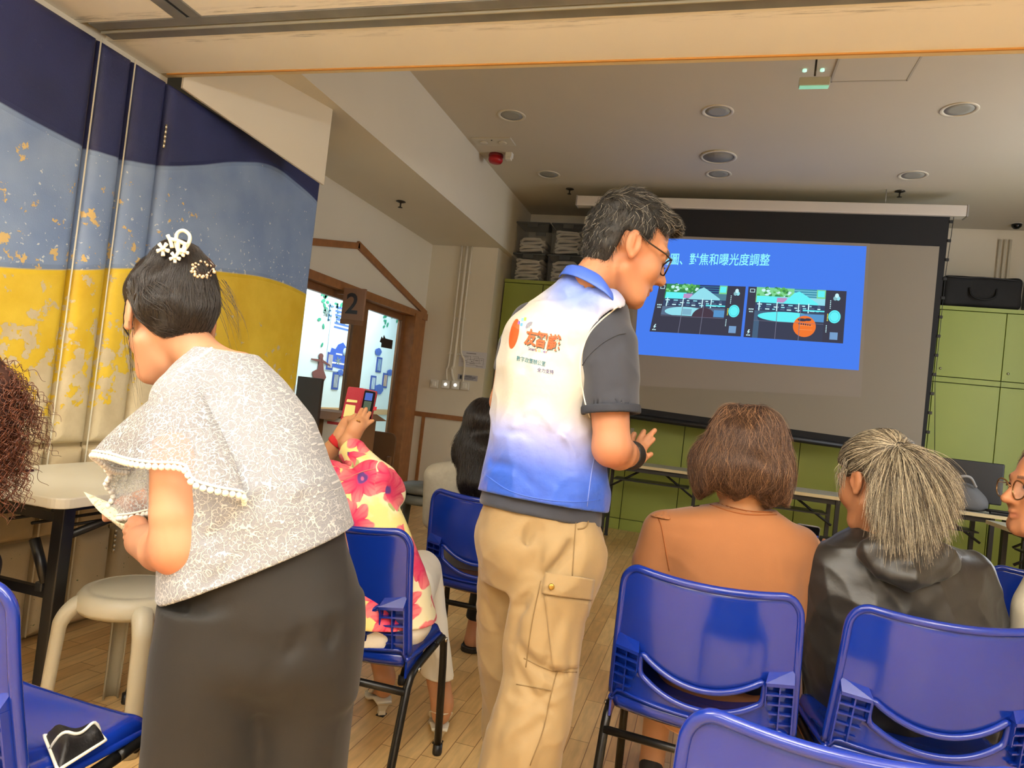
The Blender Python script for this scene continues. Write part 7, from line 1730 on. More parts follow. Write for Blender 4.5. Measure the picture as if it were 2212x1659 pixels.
def pc_w(P): q = phI(P); return (pcap_l(q)+.002*wav(P, 50, 33))*1.10
def pc_cut(P):
    q = phI(P); x, y, z = np.abs(q[:, 0]), q[:, 1], q[:, 2]; return np.maximum(np.maximum(np.minimum(y-.066, .09-z), np.minimum(y-.03, .05-z)), np.maximum(-.085-z, np.minimum(y+.036, .012-z)))*1.10
hair_p = lambda P: smax(pc_w(P), pc_cut(P), .010)
m_hp = hairmat('grey_hair_base', (92, 84, 72), .5); hpo = sdf_obj('hair', hair_p, ph_c-.24, ph_c+.24, .005, m_hp, pon)
Vp, _ = sdf_mesh(hair_p, ph_c-.24, ph_c+.24, .008)
tie_px = at(1941, 967, 1.86); dt_ = nrm(tie_px-V3(0, 0, EYE)); tie = march(hair_p, (tie_px-dt_*.1)[None], dt_[None], 90)[0]
tie = tie if np.linalg.norm(tie-ph_c) < .25 else phL((.02, -.115, .06))
def p_dir(P): d = tie-P; return d/np.linalg.norm(d, axis=1)[:, None]
m_hps = greyhair('silver_strands', (84, 74, 60), (208, 196, 170), .5, .3)
st = groom(Vp, hair_p, p_dir, 4600, lambda P: np.minimum(np.linalg.norm(tie-P, axis=1)*.98, .16), 10, .003, .05, 9, lj=.08); adopt(strands('hair_strands', st, taper(10, .0005, .8), m_hps), hpo)
rP = np.random.RandomState(12); pt = []
Dt = float((tie-V3(0, 0, EYE)) @ CF)
for k in range(7200):
    u = rP.rand(); end = np.array([1872+u*212+rP.randn()*6, 1090+95*math.sin(math.pi*min(1, u*1.05))**.6+rP.randn()*26+ (u*-4), Dt-.075+.035*rP.randn()+.02*abs(u-.5)])
    if rP.rand() < .35: end[:2] = np.array([1941, 967])+(end[:2]-np.array([1941, 967]))*(.55+.45*rP.rand())
    s0 = np.array([1941+rP.randn()*3.5, 967+rP.randn()*3, Dt-.012+.006*rP.randn()]); mid = s0*.45+end*.55+np.array([(end[0]-1960)*.18, -38-10*rP.rand(), -.05]); mid[2] = Dt-.075+.03*rP.randn()
    ph = rP.rand(2)*6.28; wv = 7*rP.rand()**2
    pt.append([at(*(((1-t)**2*s0+2*t*(1-t)*mid+t*t*end)+np.array([wv*t*math.sin(ph[0]+t*11), wv*.5*t*math.sin(ph[1]+t*9), 0]))) for t in np.linspace(0, 1, 13)])
tail = strands('ponytail', np.array(pt), taper(13, .0005, .35), m_hps); adopt(tail, hpo)
adopt(MB().tube([tie+.013*(math.cos(a)*CR+math.sin(a)*CD)-CF*.008 for a in np.linspace(0, 6.28, 17)[:-1]], .004, 8, closed=True).build('hair_tie', mat('hair_tie_black', (26, 22, 20), .7), None), hpo)
fly = []
for k in range(60):
    a = np.array([1812+rP.rand()*20, 985+rP.rand()*45, 1.96]); b = a+np.array([-12+rP.rand()*14, 15+rP.rand()*50, .01*rP.randn()]); c = (a+b)/2+np.array([-12*rP.rand(), 0, 0]); fly.append([at(*((1-t)**2*a+2*t*(1-t)*c+t*t*b)) for t in np.linspace(0, 1, 8)])
adopt(strands('loose_strands', np.array(fly), taper(8, .0005), m_hps), hpo)
# phone held up between them
phn = thing('phone', 'silver edged phone showing the blue slide, held beside the orange shoulder', 'phone', phl)
e0, e1 = nrm(at(1784, 1168, 2.30)-at(1768, 1136, 2.30)), nrm(at(1768, 1140, 2.3)-at(1730, 1134, 2.3))
pc0 = at(1770, 1138, 2.30)
def slabq(o, ex, ey, w, h, t, name, m, par, r=.008, z0=0.):
    n = nrm(np.cross(ex, ey)); pts = [o+ex*x+ey*y+n*z0 for x, y in rounded_rect(0, w, 0, h, r)]; return adopt(MB().prism(pts, n*t).build(name, m, None, bevel=.0008), par)
ny = nrm(np.cross(e1, e0)); ey_ = nrm(e0-e1*(e0 @ e1)); o0 = pc0-e1*.075
nn = nrm(np.cross(e1, ey_)); sgn = 1 if nn @ CF < 0 else -1
slabq(o0, e1, ey_, .078, .155, .009, 'case', mat('silver_edge', (190, 192, 196), .25, metal=.7), phn, z0=-.0045)
front = -CF
zf = .0048 if nn @ CF < 0 else -.0058
slabq(o0+e1*.003+ey_*.003, e1, ey_, .072, .149, .0009, 'screen', mat('phone_black', (22, 22, 26), .1), phn, z0=zf)
zf2 = zf+(.001 if nn @ CF < 0 else -.001)
slabq(o0+e1*.005+ey_*.030, e1, ey_, .068, .042, .0008, 'picture', mat('phone_blue', (20, 20, 30), .2, emit=(52, 74, 150), es=.9), phn, r=.002, z0=zf2)
slabq(o0+e1*.005+ey_*.073, e1, ey_, .068, .020, .0008, 'picture', mat('phone_pale', (20, 20, 30), .2, emit=(120, 150, 190), es=.9), phn, r=.002, z0=zf2)

# --- person in the floral shirt holding up the red phone case
flo = thing('person', 'seated person in a pink and cream floral shirt holding a phone up in both hands', 'person', (-.93, 2.05, 0))
DF = 2.10
ff = V3(math.cos(math.radians(88)), math.sin(math.radians(88)), .05); fh_c = at(590, 925, 2.16); fhd, fhR, fhL, fhI = head_sdf(fh_c, ff, V3(0, -.05, 1), 1.02)
frow = [(590, 985, 730, .08, 2.15), (565, 1010, 815, .11, 2.13), (560, 1050, 850, .125, 2.11), (575, 1110, 880, .13, 2.10), (590, 1180, 908, .135, 2.09), (600, 1250, 934, .15, 2.08), (605, 1310, 946, .16, 2.08), (608, 1370, 944, .16, 2.08), (615, 1420, 925, .15, 2.08)]
f_t = rows([(a+24, y, c-24, b-.025, D) for a, y, c, b, D in frow[:-2]]); f_neck = CHAIN([fhL((0, -.03, -.05)), at(630, 995, 2.15), at(670, 1030, 2.14)], [.05, .052, .06])
fwR = at(752, 958, 2.36)
f_aR = CHAIN([at(812, 1050, 2.12), at(838, 1075, 2.22), at(800, 1030, 2.30), fwR], [.05, .044, .038, .028]); fwL = at(735, 948, 2.40)
f_aL = CHAIN([at(600, 1050, 2.14), at(610, 1090, 2.30), at(690, 1000, 2.40), fwL], [.05, .042, .034, .027])
# near hand: back of the hand to the viewer, fingers reaching up and right to the phone
hb0 = at(766, 930, 2.365)
FN = [[(777, 912, 2.37), (784, 898, 2.385), (791, 883, 2.40)], [(783, 916, 2.37), (791, 905, 2.39), (799, 892, 2.405)], [(772, 908, 2.37), (776, 896, 2.395), (782, 884, 2.41)], [(786, 922, 2.372), (796, 914, 2.39), (805, 909, 2.40)]]
f_hR = hand_sdf(fwR, [at(760, 942, 2.365), hb0, at(772, 918, 2.37)], [[at(*q) for q in f] for f in FN], [at(764, 922, 2.375), at(757, 908, 2.395), at(764, 900, 2.41)], rp=.030, k=.006)
f_hL = hand_sdf(fwL, [at(744, 928, 2.42), at(752, 915, 2.42)], [[at(756+3*k, 912-2*k, 2.43), at(760+4*k, 898-2*k, 2.44), at(764+4*k, 890, 2.44)] for k in range(4)], [at(750, 920, 2.41), at(760, 908, 2.405), at(766, 898, 2.41)], rp=.028, k=.006)
hL_, hR_ = V3(-1.06, 2.08, .55), V3(-.88, 2.07, .55)
f_leg = legs_seated(hL_, hR_, V3(-1.20, 2.40, .525), V3(-.97, 2.42, .525), V3(-1.04, 2.36, .13), V3(-.775, 2.27, .13), (.085, .062, .038))
def heel_foot(p, d): p = np.array(p); d = np.array(d); return U(.02, CHAIN([p+V3(0, 0, .135), p+V3(0, 0, .095), p+d*.55+V3(0, 0, .06), p+d+V3(0, 0, .03)], [.033, .031, .026, .024]))
pR, pL = V3(-.772, 2.26, 0), V3(-1.03, 2.345, 0); dR_, dL_ = V3(-.06, .15, 0), V3(-.10, .13, 0)
fbd = U(.005, U(.02, fhd, f_neck, f_t, f_aR, f_aL, f_leg, heel_foot(pR, dR_), heel_foot(pL, dL_)), f_hR, f_hL)
sdf_obj('body', fbd, (-1.5, 1.8, -.02), (-.55, 2.75, 1.36), .004, m_skin, flo, lambda V: skin_col(V, [fhI], (190, 136, 96), brow=(60, 50, 46)))
fsl = U(.02, CHAIN([at(800, 1040, 2.12), at(834, 1066, 2.20), at(805, 1028, 2.28), at(760, 978, 2.34)], [.066, .064, .058, .046]), CHAIN([at(600, 1050, 2.14), at(612, 1085, 2.28), at(680, 1010, 2.38)], [.064, .058, .05]))
ft0 = U(.03, rows(frow), fsl)
creF = [([at(770, 1000, 2.2), at(830, 1040, 2.1)], .008, .012), ([at(750, 1010, 2.0), at(830, 1030, 2.0)], .006, .010), ([at(790, 1100, 1.96), at(860, 1160, 1.96), at(880, 1220, 1.96)], .007, .012), ([at(870, 1090, 2.0), at(890, 1180, 1.98), at(930, 1260, 1.98)], .006, .012), ([at(760, 1120, 1.96), at(820, 1180, 1.95)], .006, .012)]
ft1 = FOLD(lambda P: ft0(P)+wrinkle(P, 14, .004, 101)+ridge(P, 12, .005, 103), creF)
ftop = SUB(.003, ISE(.004, ft1, lambda P: at(800, 1345, 2.0)[2]-P[:, 2], PL(at(752, 970, 2.36), at(752, 970, 2.36)-at(800, 1026, 2.29))), CAP(fhL((0, -.03, -.05)), at(632, 992, 2.15), .058))
def floral_material():
    m = bpy.data.materials.new('floral_print'); m.use_nodes = True; nt = m.node_tree; L = nt.links.new; b = nt.nodes['Principled BSDF']; MATS['floral_print'] = m
    tc = nt.nodes.new('ShaderNodeTexCoord'); n0 = nt.nodes.new('ShaderNodeTexNoise'); n0.inputs['Scale'].default_value = 9; n0.inputs['Detail'].default_value = 3; L(tc.outputs['Object'], n0.inputs['Vector'])
    mv = nt.nodes.new('ShaderNodeMix'); mv.data_type = 'VECTOR'; mv.inputs[0].default_value = .06; L(tc.outputs['Object'], mv.inputs[4]); L(n0.outputs['Color'], mv.inputs[5]); V = mv.outputs[1]
    def M_(op, a, c=None):
        n = nt.nodes.new('ShaderNodeMath'); n.operation = op
        for i, x in enumerate((a, c)):
            if x is None: continue
            if isinstance(x, (int, float)): n.inputs[i].default_value = x
            else: L(x, n.inputs[i])
        return n.outputs[0]
    def st(v, lo, hi, a=0., c=1.):
        r = nt.nodes.new('ShaderNodeMapRange'); r.inputs[1].default_value = lo; r.inputs[2].default_value = hi; r.inputs[3].default_value = a; r.inputs[4].default_value = c; L(v, r.inputs[0]); return r.outputs[0]
    def mix(f, a, c):
        n = nt.nodes.new('ShaderNodeMix'); n.data_type = 'RGBA'; L(f, n.inputs[0])
        for i, x in ((6, a), (7, c)):
            if isinstance(x, tuple): n.inputs[i].default_value = rgba(x)
            else: L(x, n.inputs[i])
        return n.outputs[2]
    v = nt.nodes.new('ShaderNodeTexVoronoi'); v.inputs['Scale'].default_value = 7.5; v.inputs['Randomness'].default_value = .8; L(V, v.inputs['Vector'])
    sv = nt.nodes.new('ShaderNodeVectorMath'); sv.operation = 'SUBTRACT'; L(V, sv.inputs[0]); L(v.outputs['Position'], sv.inputs[1]); sx = nt.nodes.new('ShaderNodeSeparateXYZ'); L(sv.outputs[0], sx.inputs[0])
    hor = M_('ADD', M_('MULTIPLY', sx.outputs[0], float(UH[0])), M_('MULTIPLY', sx.outputs[1], float(UH[1])))
    ang = M_('ARCTAN2', sx.outputs[2], hor); rad = M_('SQRT', M_('ADD', M_('MULTIPLY', hor, hor), M_('MULTIPLY', sx.outputs[2], sx.outputs[2])))
    ca = M_('ABSOLUTE', M_('COSINE', M_('MULTIPLY', ang, 4.0))); R_ = M_('ADD', M_('MULTIPLY', ca, .022), .048)
    pet = st(M_('SUBTRACT', R_, rad), -.002, .002)
    n1 = nt.nodes.new('ShaderNodeTexNoise'); n1.inputs['Scale'].default_value = 7; n1.inputs['Detail'].default_value = 4; L(tc.outputs['Object'], n1.inputs['Vector'])
    ground = mix(st(n1.outputs['Fac'], .45, .55), (236, 218, 138), (240, 228, 186))
    n3 = nt.nodes.new('ShaderNodeTexNoise'); n3.inputs['Scale'].default_value = 12; n3.inputs['Detail'].default_value = 2; L(tc.outputs['Object'], n3.inputs['Vector'])
    ground = mix(st(n3.outputs['Fac'], .62, .64), ground, (168, 176, 110))
    streak = M_('ABSOLUTE', M_('COSINE', M_('MULTIPLY', ang, 12.)))
    pk = mix(st(M_('ADD', ca, M_('MULTIPLY', streak, .5)), .3, 1.3), (206, 30, 82), (240, 128, 128))
    pk = mix(st(rad, .02, .06), (214, 44, 92), pk)
    c = mix(pet, ground, pk); c = mix(st(M_('SUBTRACT', .017, rad), -.002, .003), c, (92, 52, 122)); c = mix(st(M_('SUBTRACT', .006, rad), -.001, .002), c, (190, 90, 130))
    L(c, b.inputs['Base Color']); b.inputs['Roughness'].default_value = .8; return m
fto = sdf_obj('shirt', ftop, (-1.55, 1.75, .4), (-.5, 2.75, 1.3), .0052, floral_material(), flo)
seam('sleeve_edge', [(735, 1040, 2.0), (780, 1020, 2.0), (812, 1012, 2.0)], ft1, .0015, mat('print_seam', (196, 120, 110), .8), fto)
m_wt = mat('white_cotton', (234, 228, 214), .8, bump=.15, bscale=60)
fpn0 = U(.03, OFF(f_leg, .014), rows([(640, 1285, 925, .12, 2.08), (645, 1325, 930, .13, 2.08), (655, 1352, 915, .125, 2.08)])); fpn = ISE(.008, lambda P: fpn0(P)+wrinkle(P, 14, .003, 111), lambda P: P[:, 2]-.64, lambda P: .205-P[:, 2])
sdf_obj('trousers', fpn, (-1.3, 1.8, .15), (-.55, 2.75, .75), .006, m_wt, flo)
def sandal(p, d, par):
    p, d = np.array(p), np.array(d); n = nrm(d); s = np.array([n[1], -n[0], 0]); o = bpy.data.objects.new('sandal', None); COL.objects.link(o); adopt(o, par); m = mat('cream_leather', (226, 216, 194), .4)
    sp_ = [p+V3(0, 0, .062)-n*.03, p+V3(0, 0, .060)+n*.02, p+d*.55+V3(0, 0, .028), p+d+V3(0, 0, .006), p+d+n*.03+V3(0, 0, .008)]
    mb = MB(); top = spline(sp_, 6); vs = []; N = len(top); 
    for i, q in enumerate(top):
        w = .026+.010*math.sin(math.pi*i/(N-1)); vs += [q+s*w, q-s*w, q-s*w-V3(0, 0, .010), q+s*w-V3(0, 0, .010)]
    mb.add(vs, [(i*4+k, i*4+(k+1) % 4, (i+1)*4+(k+1) % 4, (i+1)*4+k) for i in range(N-1) for k in range(4)]+[(0, 3, 2, 1), tuple((N-1)*4+k for k in range(4))], True); adopt(mb.build('sole', m, None), o)
    hb = MB(); vs = []
    for z, w, y in ((.058, .026, -.012), (.045, .018, -.006), (.02, .012, .0), (.004, .014, .002)): vs += [p+n*(y-w)+s*w+V3(0, 0, z), p+n*(y+w)+s*w+V3(0, 0, z), p+n*(y+w)-s*w+V3(0, 0, z), p+n*(y-w)-s*w+V3(0, 0, z)]
    hb.add(vs, [(i*4+k, i*4+(k+1) % 4, (i+1)*4+(k+1) % 4, (i+1)*4+k) for i in range(3) for k in range(4)]+[(0, 3, 2, 1), (12, 13, 14, 15)], False); adopt(hb.build('heel', m, None, bevel=.002), o)
    adopt(MB().box(p+V3(0, 0, .002), (.03, .03, .004)).build('heel_tip', m_black, None), o)
    def strap(pts): adopt(MB().tube(spline(pts, 6), .0058, 8, flat=.5).build('strap', m, None), o)
    strap([p+d*.35+s*.032+V3(0, 0, .06), p+n*.0+s*.034+V3(0, 0, .105), p-n*.034+V3(0, 0, .112), p+n*.0-s*.034+V3(0, 0, .105), p+d*.35-s*.032+V3(0, 0, .06)])
    strap([p+d*.60+s*.034+V3(0, 0, .045), p+d*.5+V3(0, 0, .094), p+d*.42-s*.034+V3(0, 0, .055)]); strap([p+d*.60-s*.034+V3(0, 0, .045), p+d*.5+V3(0, 0, .096), p+d*.42+s*.034+V3(0, 0, .055)])
    strap([p+d*.95+s*.034+V3(0, 0, .02), p+d*.85+V3(0, 0, .062), p+d*.95-s*.034+V3(0, 0, .02)])
sandal(pR, dR_, flo); sandal(pL, dL_, flo)
hair_f = lambda P: smax(ELL((0, -.02, .03), (.095, .11, .10))(fhI(P)), np.maximum(fhI(P)[:, 1]-.05, -.1-fhI(P)[:, 2]), .01); sdf_obj('hair', hair_f, fh_c-.18, fh_c+.18, .008, hairmat('dark_hair', (40, 32, 28), .45), flo)
wb_ = ISE(.003, OFF(CAP(fwL, at(690, 1000, 2.40), .027, .034), .005), PL(at(738, 944, 2.40), fwL-at(690, 1000, 2.40)), PL(at(722, 958, 2.40), at(690, 1000, 2.40)-fwL)); wt_ = sdf_obj('wrist_band', wb_, fwL-.09, fwL+.09, .004, mat('red_silicone', (206, 40, 46), .4), flo)
adopt(MB().tube([at(774+4.2*math.cos(t), 912+3.4*math.sin(t)+1.5*math.cos(t), 2.352+.012*math.sin(t)) for t in np.linspace(0, 6.28, 15)[:-1]], .0022, 6, closed=True).build('ring', mat('gold', (190, 150, 80), .2, metal=1.), None), flo)
cp = thing('phone', 'phone in an open red wallet case held up by the person in the floral shirt', 'phone', at(780, 880, 2.43))
m_red = mat('red_leather', (150, 24, 44), .45, bump=.15, bscale=220)
def quadslab(px, D, t, name, m, par, r=.08, off=0.):
    q = [np.array(p, float) for p in px]; pts = []
    for u, v in rounded_rect(0, 1, 0, 1, r, 4): p = (q[0]*(1-u)+q[1]*u)*(1-v)+(q[3]*(1-u)+q[2]*u)*v; pts.append(at(p[0], p[1], D-off))
    return adopt(MB().prism(pts, CF*t).build(name, m, None, bevel=.001), par)
quadslab([(752, 835), (787, 839), (775, 906), (735, 908)], 2.43, .006, 'wallet_flap', m_red, cp)
quadslab([(785, 839), (815, 846), (800, 918), (770, 908)], 2.43, .012, 'case_back', m_red, cp)
quadslab([(788, 842), (812, 847), (799, 914), (775, 906)], 2.426, .005, 'screen', mat('phone_black', (22, 22, 26), .1), cp)
quadslab([(790, 848), (806, 850), (803, 866), (787, 864)], 2.426, .001, 'picture', mat('phone_blue2', (20, 20, 30), .2, emit=(70, 110, 200), es=.9), cp, .05, .0012)
quadslab([(787, 866), (803, 868), (797, 894), (782, 890)], 2.426, .001, 'picture', mat('phone_green', (20, 20, 30), .2, emit=(96, 116, 90), es=.7), cp, .05, .0012)
quadslab([(750, 862), (772, 865), (771, 870), (748, 868)], 2.43, .001, 'card', mat('card_yellow', (206, 204, 130), .5), cp, .05, .0012)
quadslab([(747, 873), (768, 876), (764, 902), (741, 900)], 2.43, .001, 'card', mat('card_yellow'), cp, .05, .0012)
quadslab([(806, 878), (814, 879), (812, 887), (805, 886)], 2.43, .006, 'clasp', mat('tag_red'), cp)

# --- person with long black hair, half hidden by the standing person
bla = thing('person', 'seated person with very long wavy black hair and a grey top, behind the vest', 'person', (-.82, 2.9, 0))
bf = V3(.05, 1, -.05); bh_c = at(1050, 925, 3.06); bhd, bhR, bhL, bhI = head_sdf(bh_c, bf, V3(0, .05, 1), 1.0)
brow_ = [(1010, 985, 1100, .07, 3.05), (955, 1000, 1160, .10, 3.05), (938, 1030, 1175, .11, 3.05), (932, 1070, 1175, .12, 3.05), (940, 1130, 1165, .12, 3.05), (950, 1200, 1160, .13, 3.06), (955, 1260, 1160, .14, 3.06)]
b_leg = legs_seated(V3(-.92, 2.95, .55), V3(-.72, 2.95, .55), V3(-.94, 3.30, .525), V3(-.72, 3.32, .525), V3(-.955, 3.14, .06), V3(-.70, 3.2, .06), (.08, .06, .04))
b_arm = U(.02, CHAIN([at(945, 1030, 3.05), at(938, 1120, 3.08), at(990, 1150, 3.3)], [.05, .042, .03]), CHAIN([at(1165, 1050, 3.05), at(1165, 1140, 3.08), at(1110, 1160, 3.3)], [.05, .042, .03]))
bb = U(.006, U(.02, bhd, CHAIN([bhL((0, -.03, -.05)), at(1055, 995, 3.05)], [.05, .055]), rows([(a+14, y, c-14, b-.02, D) for a, y, c, b, D in brow_]), b_arm, b_leg, *feet([(V3(-.955, 3.13, 0), V3(-.02, .16, 0)), (V3(-.70, 3.2, 0), V3(.02, .16, 0))])), open_hand(at(990, 1150, 3.3), math.radians(60)), open_hand(at(1110, 1160, 3.3), math.radians(120)))
sdf_obj('body', bb, (-1.25, 2.6, -.02), (-.4, 3.65, 1.35), .005, m_skin, bla, lambda V: skin_col(V, [bhI], (196, 140, 104), brow=(30, 26, 24)))
btop = SUB(.003, ISE(.004, U(.03, rows(brow_), OFF(b_arm, .012)), lambda P: at(1050, 1255, 3.0)[2]-P[:, 2]), CAP(bhL((0, -.03, -.05)), at(1055, 990, 3.05), .06)); sdf_obj('top', btop, (-1.3, 2.6, .45), (-.35, 3.45, 1.2), .007, mat('grey_marl', (158, 152, 138), .85, bump=.15, bscale=160, noise=.08, nscale=60), bla)
sdf_obj('trousers', ISE(.008, OFF(b_leg, .014), lambda P: .14-P[:, 2]), (-1.1, 2.75, .1), (-.55, 3.5, .7), .008, MATS['black_trousers'], bla)
for p in (V3(-.955, 3.13, 0), V3(-.70, 3.2, 0)):
    so = bpy.data.objects.new('sandal', None); COL.objects.link(so); adopt(so, bla); m_s = mat('black_sandal', (28, 25, 24), .5)
    adopt(MB().prism([(p[0]+x, p[1]+.06+y, .002) for x, y in rounded_rect(-.048, .044, -.11, .15, .04)], (0, 0, .026)).build('sole', m_s, None, bevel=.004), so)
    for y in (.0, .08, .14): adopt(MB().tube(spline([p+V3(-.042, y, .02), p+V3(-.02, y, .072-.2*y), p+V3(.02, y, .072-.2*y), p+V3(.040, y, .02)], 5), .006, 6).build('strap', m_s, None), so)
bl_h = U(.03, ELL((0, -.02, .035), (.092, .108, .098)), ELL((-.01, -.075, -.10), (.100, .05, .12)))
hair_b = lambda P: smax(U(.04, lambda Q: bl_h(bhI(Q)), CHAIN([at(1045, 980, 2.99), at(1030, 1040, 2.965)], [.085, .075]))(P)+.006*wav(P, 22, 121, 6, (1, 1, .4)), bhI(P)[:, 1]-.05, .01)
m_hb = hairmat('long_black_hair', (28, 24, 23), .4); hbo = sdf_obj('hair', hair_b, (-1.2, 2.6, .78), (-.55, 3.2, 1.4), .007, m_hb, bla)
Vb, _ = sdf_mesh(hair_b, (-1.2, 2.6, .78), (-.55, 3.2, 1.4), .010)
st = groom(Vb, hair_b, lambda P: (P-bhL((0, -.02, .12)))*1.2/np.linalg.norm(P-bhL((0, -.02, .12)), axis=1)[:, None]*.5+V3(0, 0, -1.), 3600, .22, 14, .010, .10, 14, wave=.004, wl=60); adopt(strands('hair_strands', st, taper(14, .0007), hairmat('long_black_strands', (34, 28, 26), .26, .4)), hbo)

# --- person in glasses in profile at the right edge
gls = thing('person', 'person in glasses and a pale top seen in profile at the right edge', 'person', (1.12, 2.2, 0))
gaz = math.radians(16+180-8); gf = V3(math.cos(gaz), math.sin(gaz), .0); gh_c = at(2273, 1063, 1.86); ghd, ghR, ghL, ghI = head_sdf(gh_c, gf, (0, 0, 1), 1.05)
grow = [(2262, 1190, 2364, .075, 1.90), (2222, 1268, 2480, .105, 1.90), (2206, 1305, 2495, .12, 1.90), (2200, 1370, 2490, .125, 1.90), (2192, 1460, 2480, .13, 1.90), (2200, 1525, 2470, .14, 1.91)]
g_leg = legs_seated(V3(1.03, 2.20, .55), V3(1.22, 2.22, .55), V3(.98, 2.58, .525), V3(1.17, 2.62, .525), V3(.97, 2.56, .05), V3(1.16, 2.60, .05), (.085, .062, .04))
g_arm = U(.02, CHAIN([at(2246, 1322, 1.88), at(2250, 1470, 1.90), at(2250, 1450, 2.12)], [.050, .044, .03]), CHAIN([at(2460, 1330, 1.94), at(2460, 1480, 1.96), at(2380, 1450, 2.16)], [.05, .044, .03]))
gb = U(.006, U(.02, U(.014, ghd, CHAIN([ghL((0, -.03, -.05)), at(2314, 1202, 1.89)], [.052, .06])), rows([(a+16, y, c-16, b-.02, D) for a, y, c, b, D in grow]), g_arm, g_leg, *feet([(V3(.97, 2.54, 0), V3(-.03, .16, 0)), (V3(1.16, 2.58, 0), V3(-.03, .16, 0))])), open_hand(at(2250, 1450, 2.12), math.radians(110)), open_hand(at(2380, 1450, 2.16), math.radians(120)))
glo, ghi = V3(.55, 1.7, -.02), V3(1.6, 2.9, 1.42)
sdf_obj('body', gb, glo, ghi, .004, m_skin, gls, lambda V: skin_col(V, [ghI], (190, 130, 92), brow=(96, 70, 58), lip=(150, 80, 68)))
gtp = SUB(.003, ISE(.004, FOLD(lambda P: U(.03, rows(grow), OFF(g_arm, .014))(P)+wrinkle(P, 14, .0035, 131), [([at(2192, 1290, 1.78), at(2200, 1360, 1.78), at(2196, 1420, 1.78)], .008, .012)]), lambda P: at(2300, 1515, 1.90)[2]-P[:, 2]), CAP(ghL((0, -.03, -.05)), at(2314, 1197, 1.89), .064)); sdf_obj('top', gtp, glo, ghi, .006, mat('pale_cotton', (206, 198, 178), .85, bump=.15, bscale=80), gls)
sdf_obj('trousers', ISE(.008, OFF(U(.03, g_leg, rows([(2215, 1470, 2455, .12, 1.91), (2215, 1520, 2455, .13, 1.91)])), .014), lambda P: .07-P[:, 2]), glo, ghi, .009, mat('navy_trousers', (44, 46, 60), .8), gls)
for p in (V3(.97, 2.54, 0), V3(1.16, 2.58, 0)): shoe_at(p, math.radians(100), gls, MATS['dark_canvas'])
ghl = U(.02, ELL((0, -.022, .044), (.088, .104, .094)), ELL((0, -.06, -.02), (.08, .06, .085)))
hair_g = lambda P: smax(ghl(ghI(P))+.003*wav(P, 40, 141), np.maximum(np.maximum(np.minimum(ghI(P)[:, 1]-.062, .085-ghI(P)[:, 2]), np.minimum(ghI(P)[:, 1]-.03, .05-ghI(P)[:, 2])), np.maximum(-.09-ghI(P)[:, 2], np.minimum(ghI(P)[:, 1]+.03, .005-ghI(P)[:, 2]))), .01)
hgo = sdf_obj('hair', hair_g, gh_c-.2, gh_c+.2, .006, hairmat('brown_hair_g', (74, 50, 38), .45), gls)
Vg, _ = sdf_mesh(hair_g, gh_c-.2, gh_c+.2, .009); st = groom(Vg, hair_g, lambda P: ghR.T @ V3(0, -1, .1)+0*P, 1800, .07, 8, .006, .2, 15); adopt(strands('hair_strands', st, taper(8, .0005), hairmat('brown_strands_g', (92, 62, 46), .3)), hgo)
gg = bpy.data.objects.new('glasses', None); COL.objects.link(gg); adopt(gg, gls); m_gg = mat('gold_frame', (150, 112, 72), .25, metal=.8)
for sg in (-1, 1):
    rim = [ghL((sg*.037+.028*math.cos(t), .104-.006*abs(math.cos(t)), -.004+.024*math.sin(t))) for t in np.linspace(0, 2*math.pi, 29)[:-1]]
    adopt(MB().tube(rim, .0021, 8, closed=True).build('rim', m_gg, None), gg); adopt(MB().add(rim, [tuple(range(28))]).build('lens', MATS['spectacle_lens'], None), gg)
    adopt(MB().tube([ghL(p) for p in ((sg*.064, .098, .008), (sg*.076, .070, .008), (sg*.086, .015, .008), (sg*.088, -.02, .006))], .0020, 6).build('temple', m_gg, None), gg)
    adopt(MB().lathe([(.001, .0118), (.006, .010), (.0095, .007), (.0118, 0), (.0095, -.007), (.001, -.0118)], 16, ghL((sg*.032, .0735, .006))).build('eye', MATS['eye_white'], None), gls)
    adopt(MB().lathe([(.001, .0015), (.0055, .001), (.0058, -.001)], 16, ghL((sg*.032, .085, .006)), ghR.T @ V3(0, 1, 0)).build('iris', MATS['dark_iris'], None), gls)
adopt(MB().tube([ghL((-.010, .104, .004)), ghL((0, .109, .008)), ghL((.010, .104, .004))], .002, 6).build('bridge', m_gg, None), gg)

# --- curly hair at the left edge
cur = thing('person', 'person with curly reddish brown hair cut off by the left edge, at the white table', 'person', (-1.86, 1.36, 0))
ch_c = at(-84, 872, 1.78); chd, chR, chL, chI = head_sdf(ch_c, V3(-.5, .85, -.1), (0, 0, 1), 1.02); cz = ch_c[2]
cx_, cy_ = ch_c[0]-.22, ch_c[1]-.07
c_leg = legs_seated(V3(cx_-.1, cy_+.0, .55), V3(cx_+.1, cy_, .55), V3(cx_-.24, cy_+.32, .50), V3(cx_-.05, cy_+.36, .50), V3(cx_-.24, cy_+.30, .05), V3(cx_-.05, cy_+.34, .05), (.08, .06, .04))
c_tor = LOFT([(cx_, cy_, .46), (cx_, cy_, .62), (cx_, cy_+.0, .80), (cx_, cy_, cz-.22), (cx_, cy_, cz-.15)], [.16, .15, .17, .17, .07], [.12, .11, .12, .10, .06], (.86, .5, 0), (-.5, .86, 0))
c_arm = U(.02, CHAIN([V3(cx_-.17, cy_-.09, cz-.24), V3(cx_-.22, cy_-.06, cz-.45), V3(cx_-.30, cy_+.15, .80)], [.05, .042, .03]), CHAIN([V3(cx_+.14, cy_+.09, cz-.24), V3(cx_+.12, cy_+.14, cz-.40), V3(cx_-.10, cy_+.30, .80)], [.05, .042, .03]))
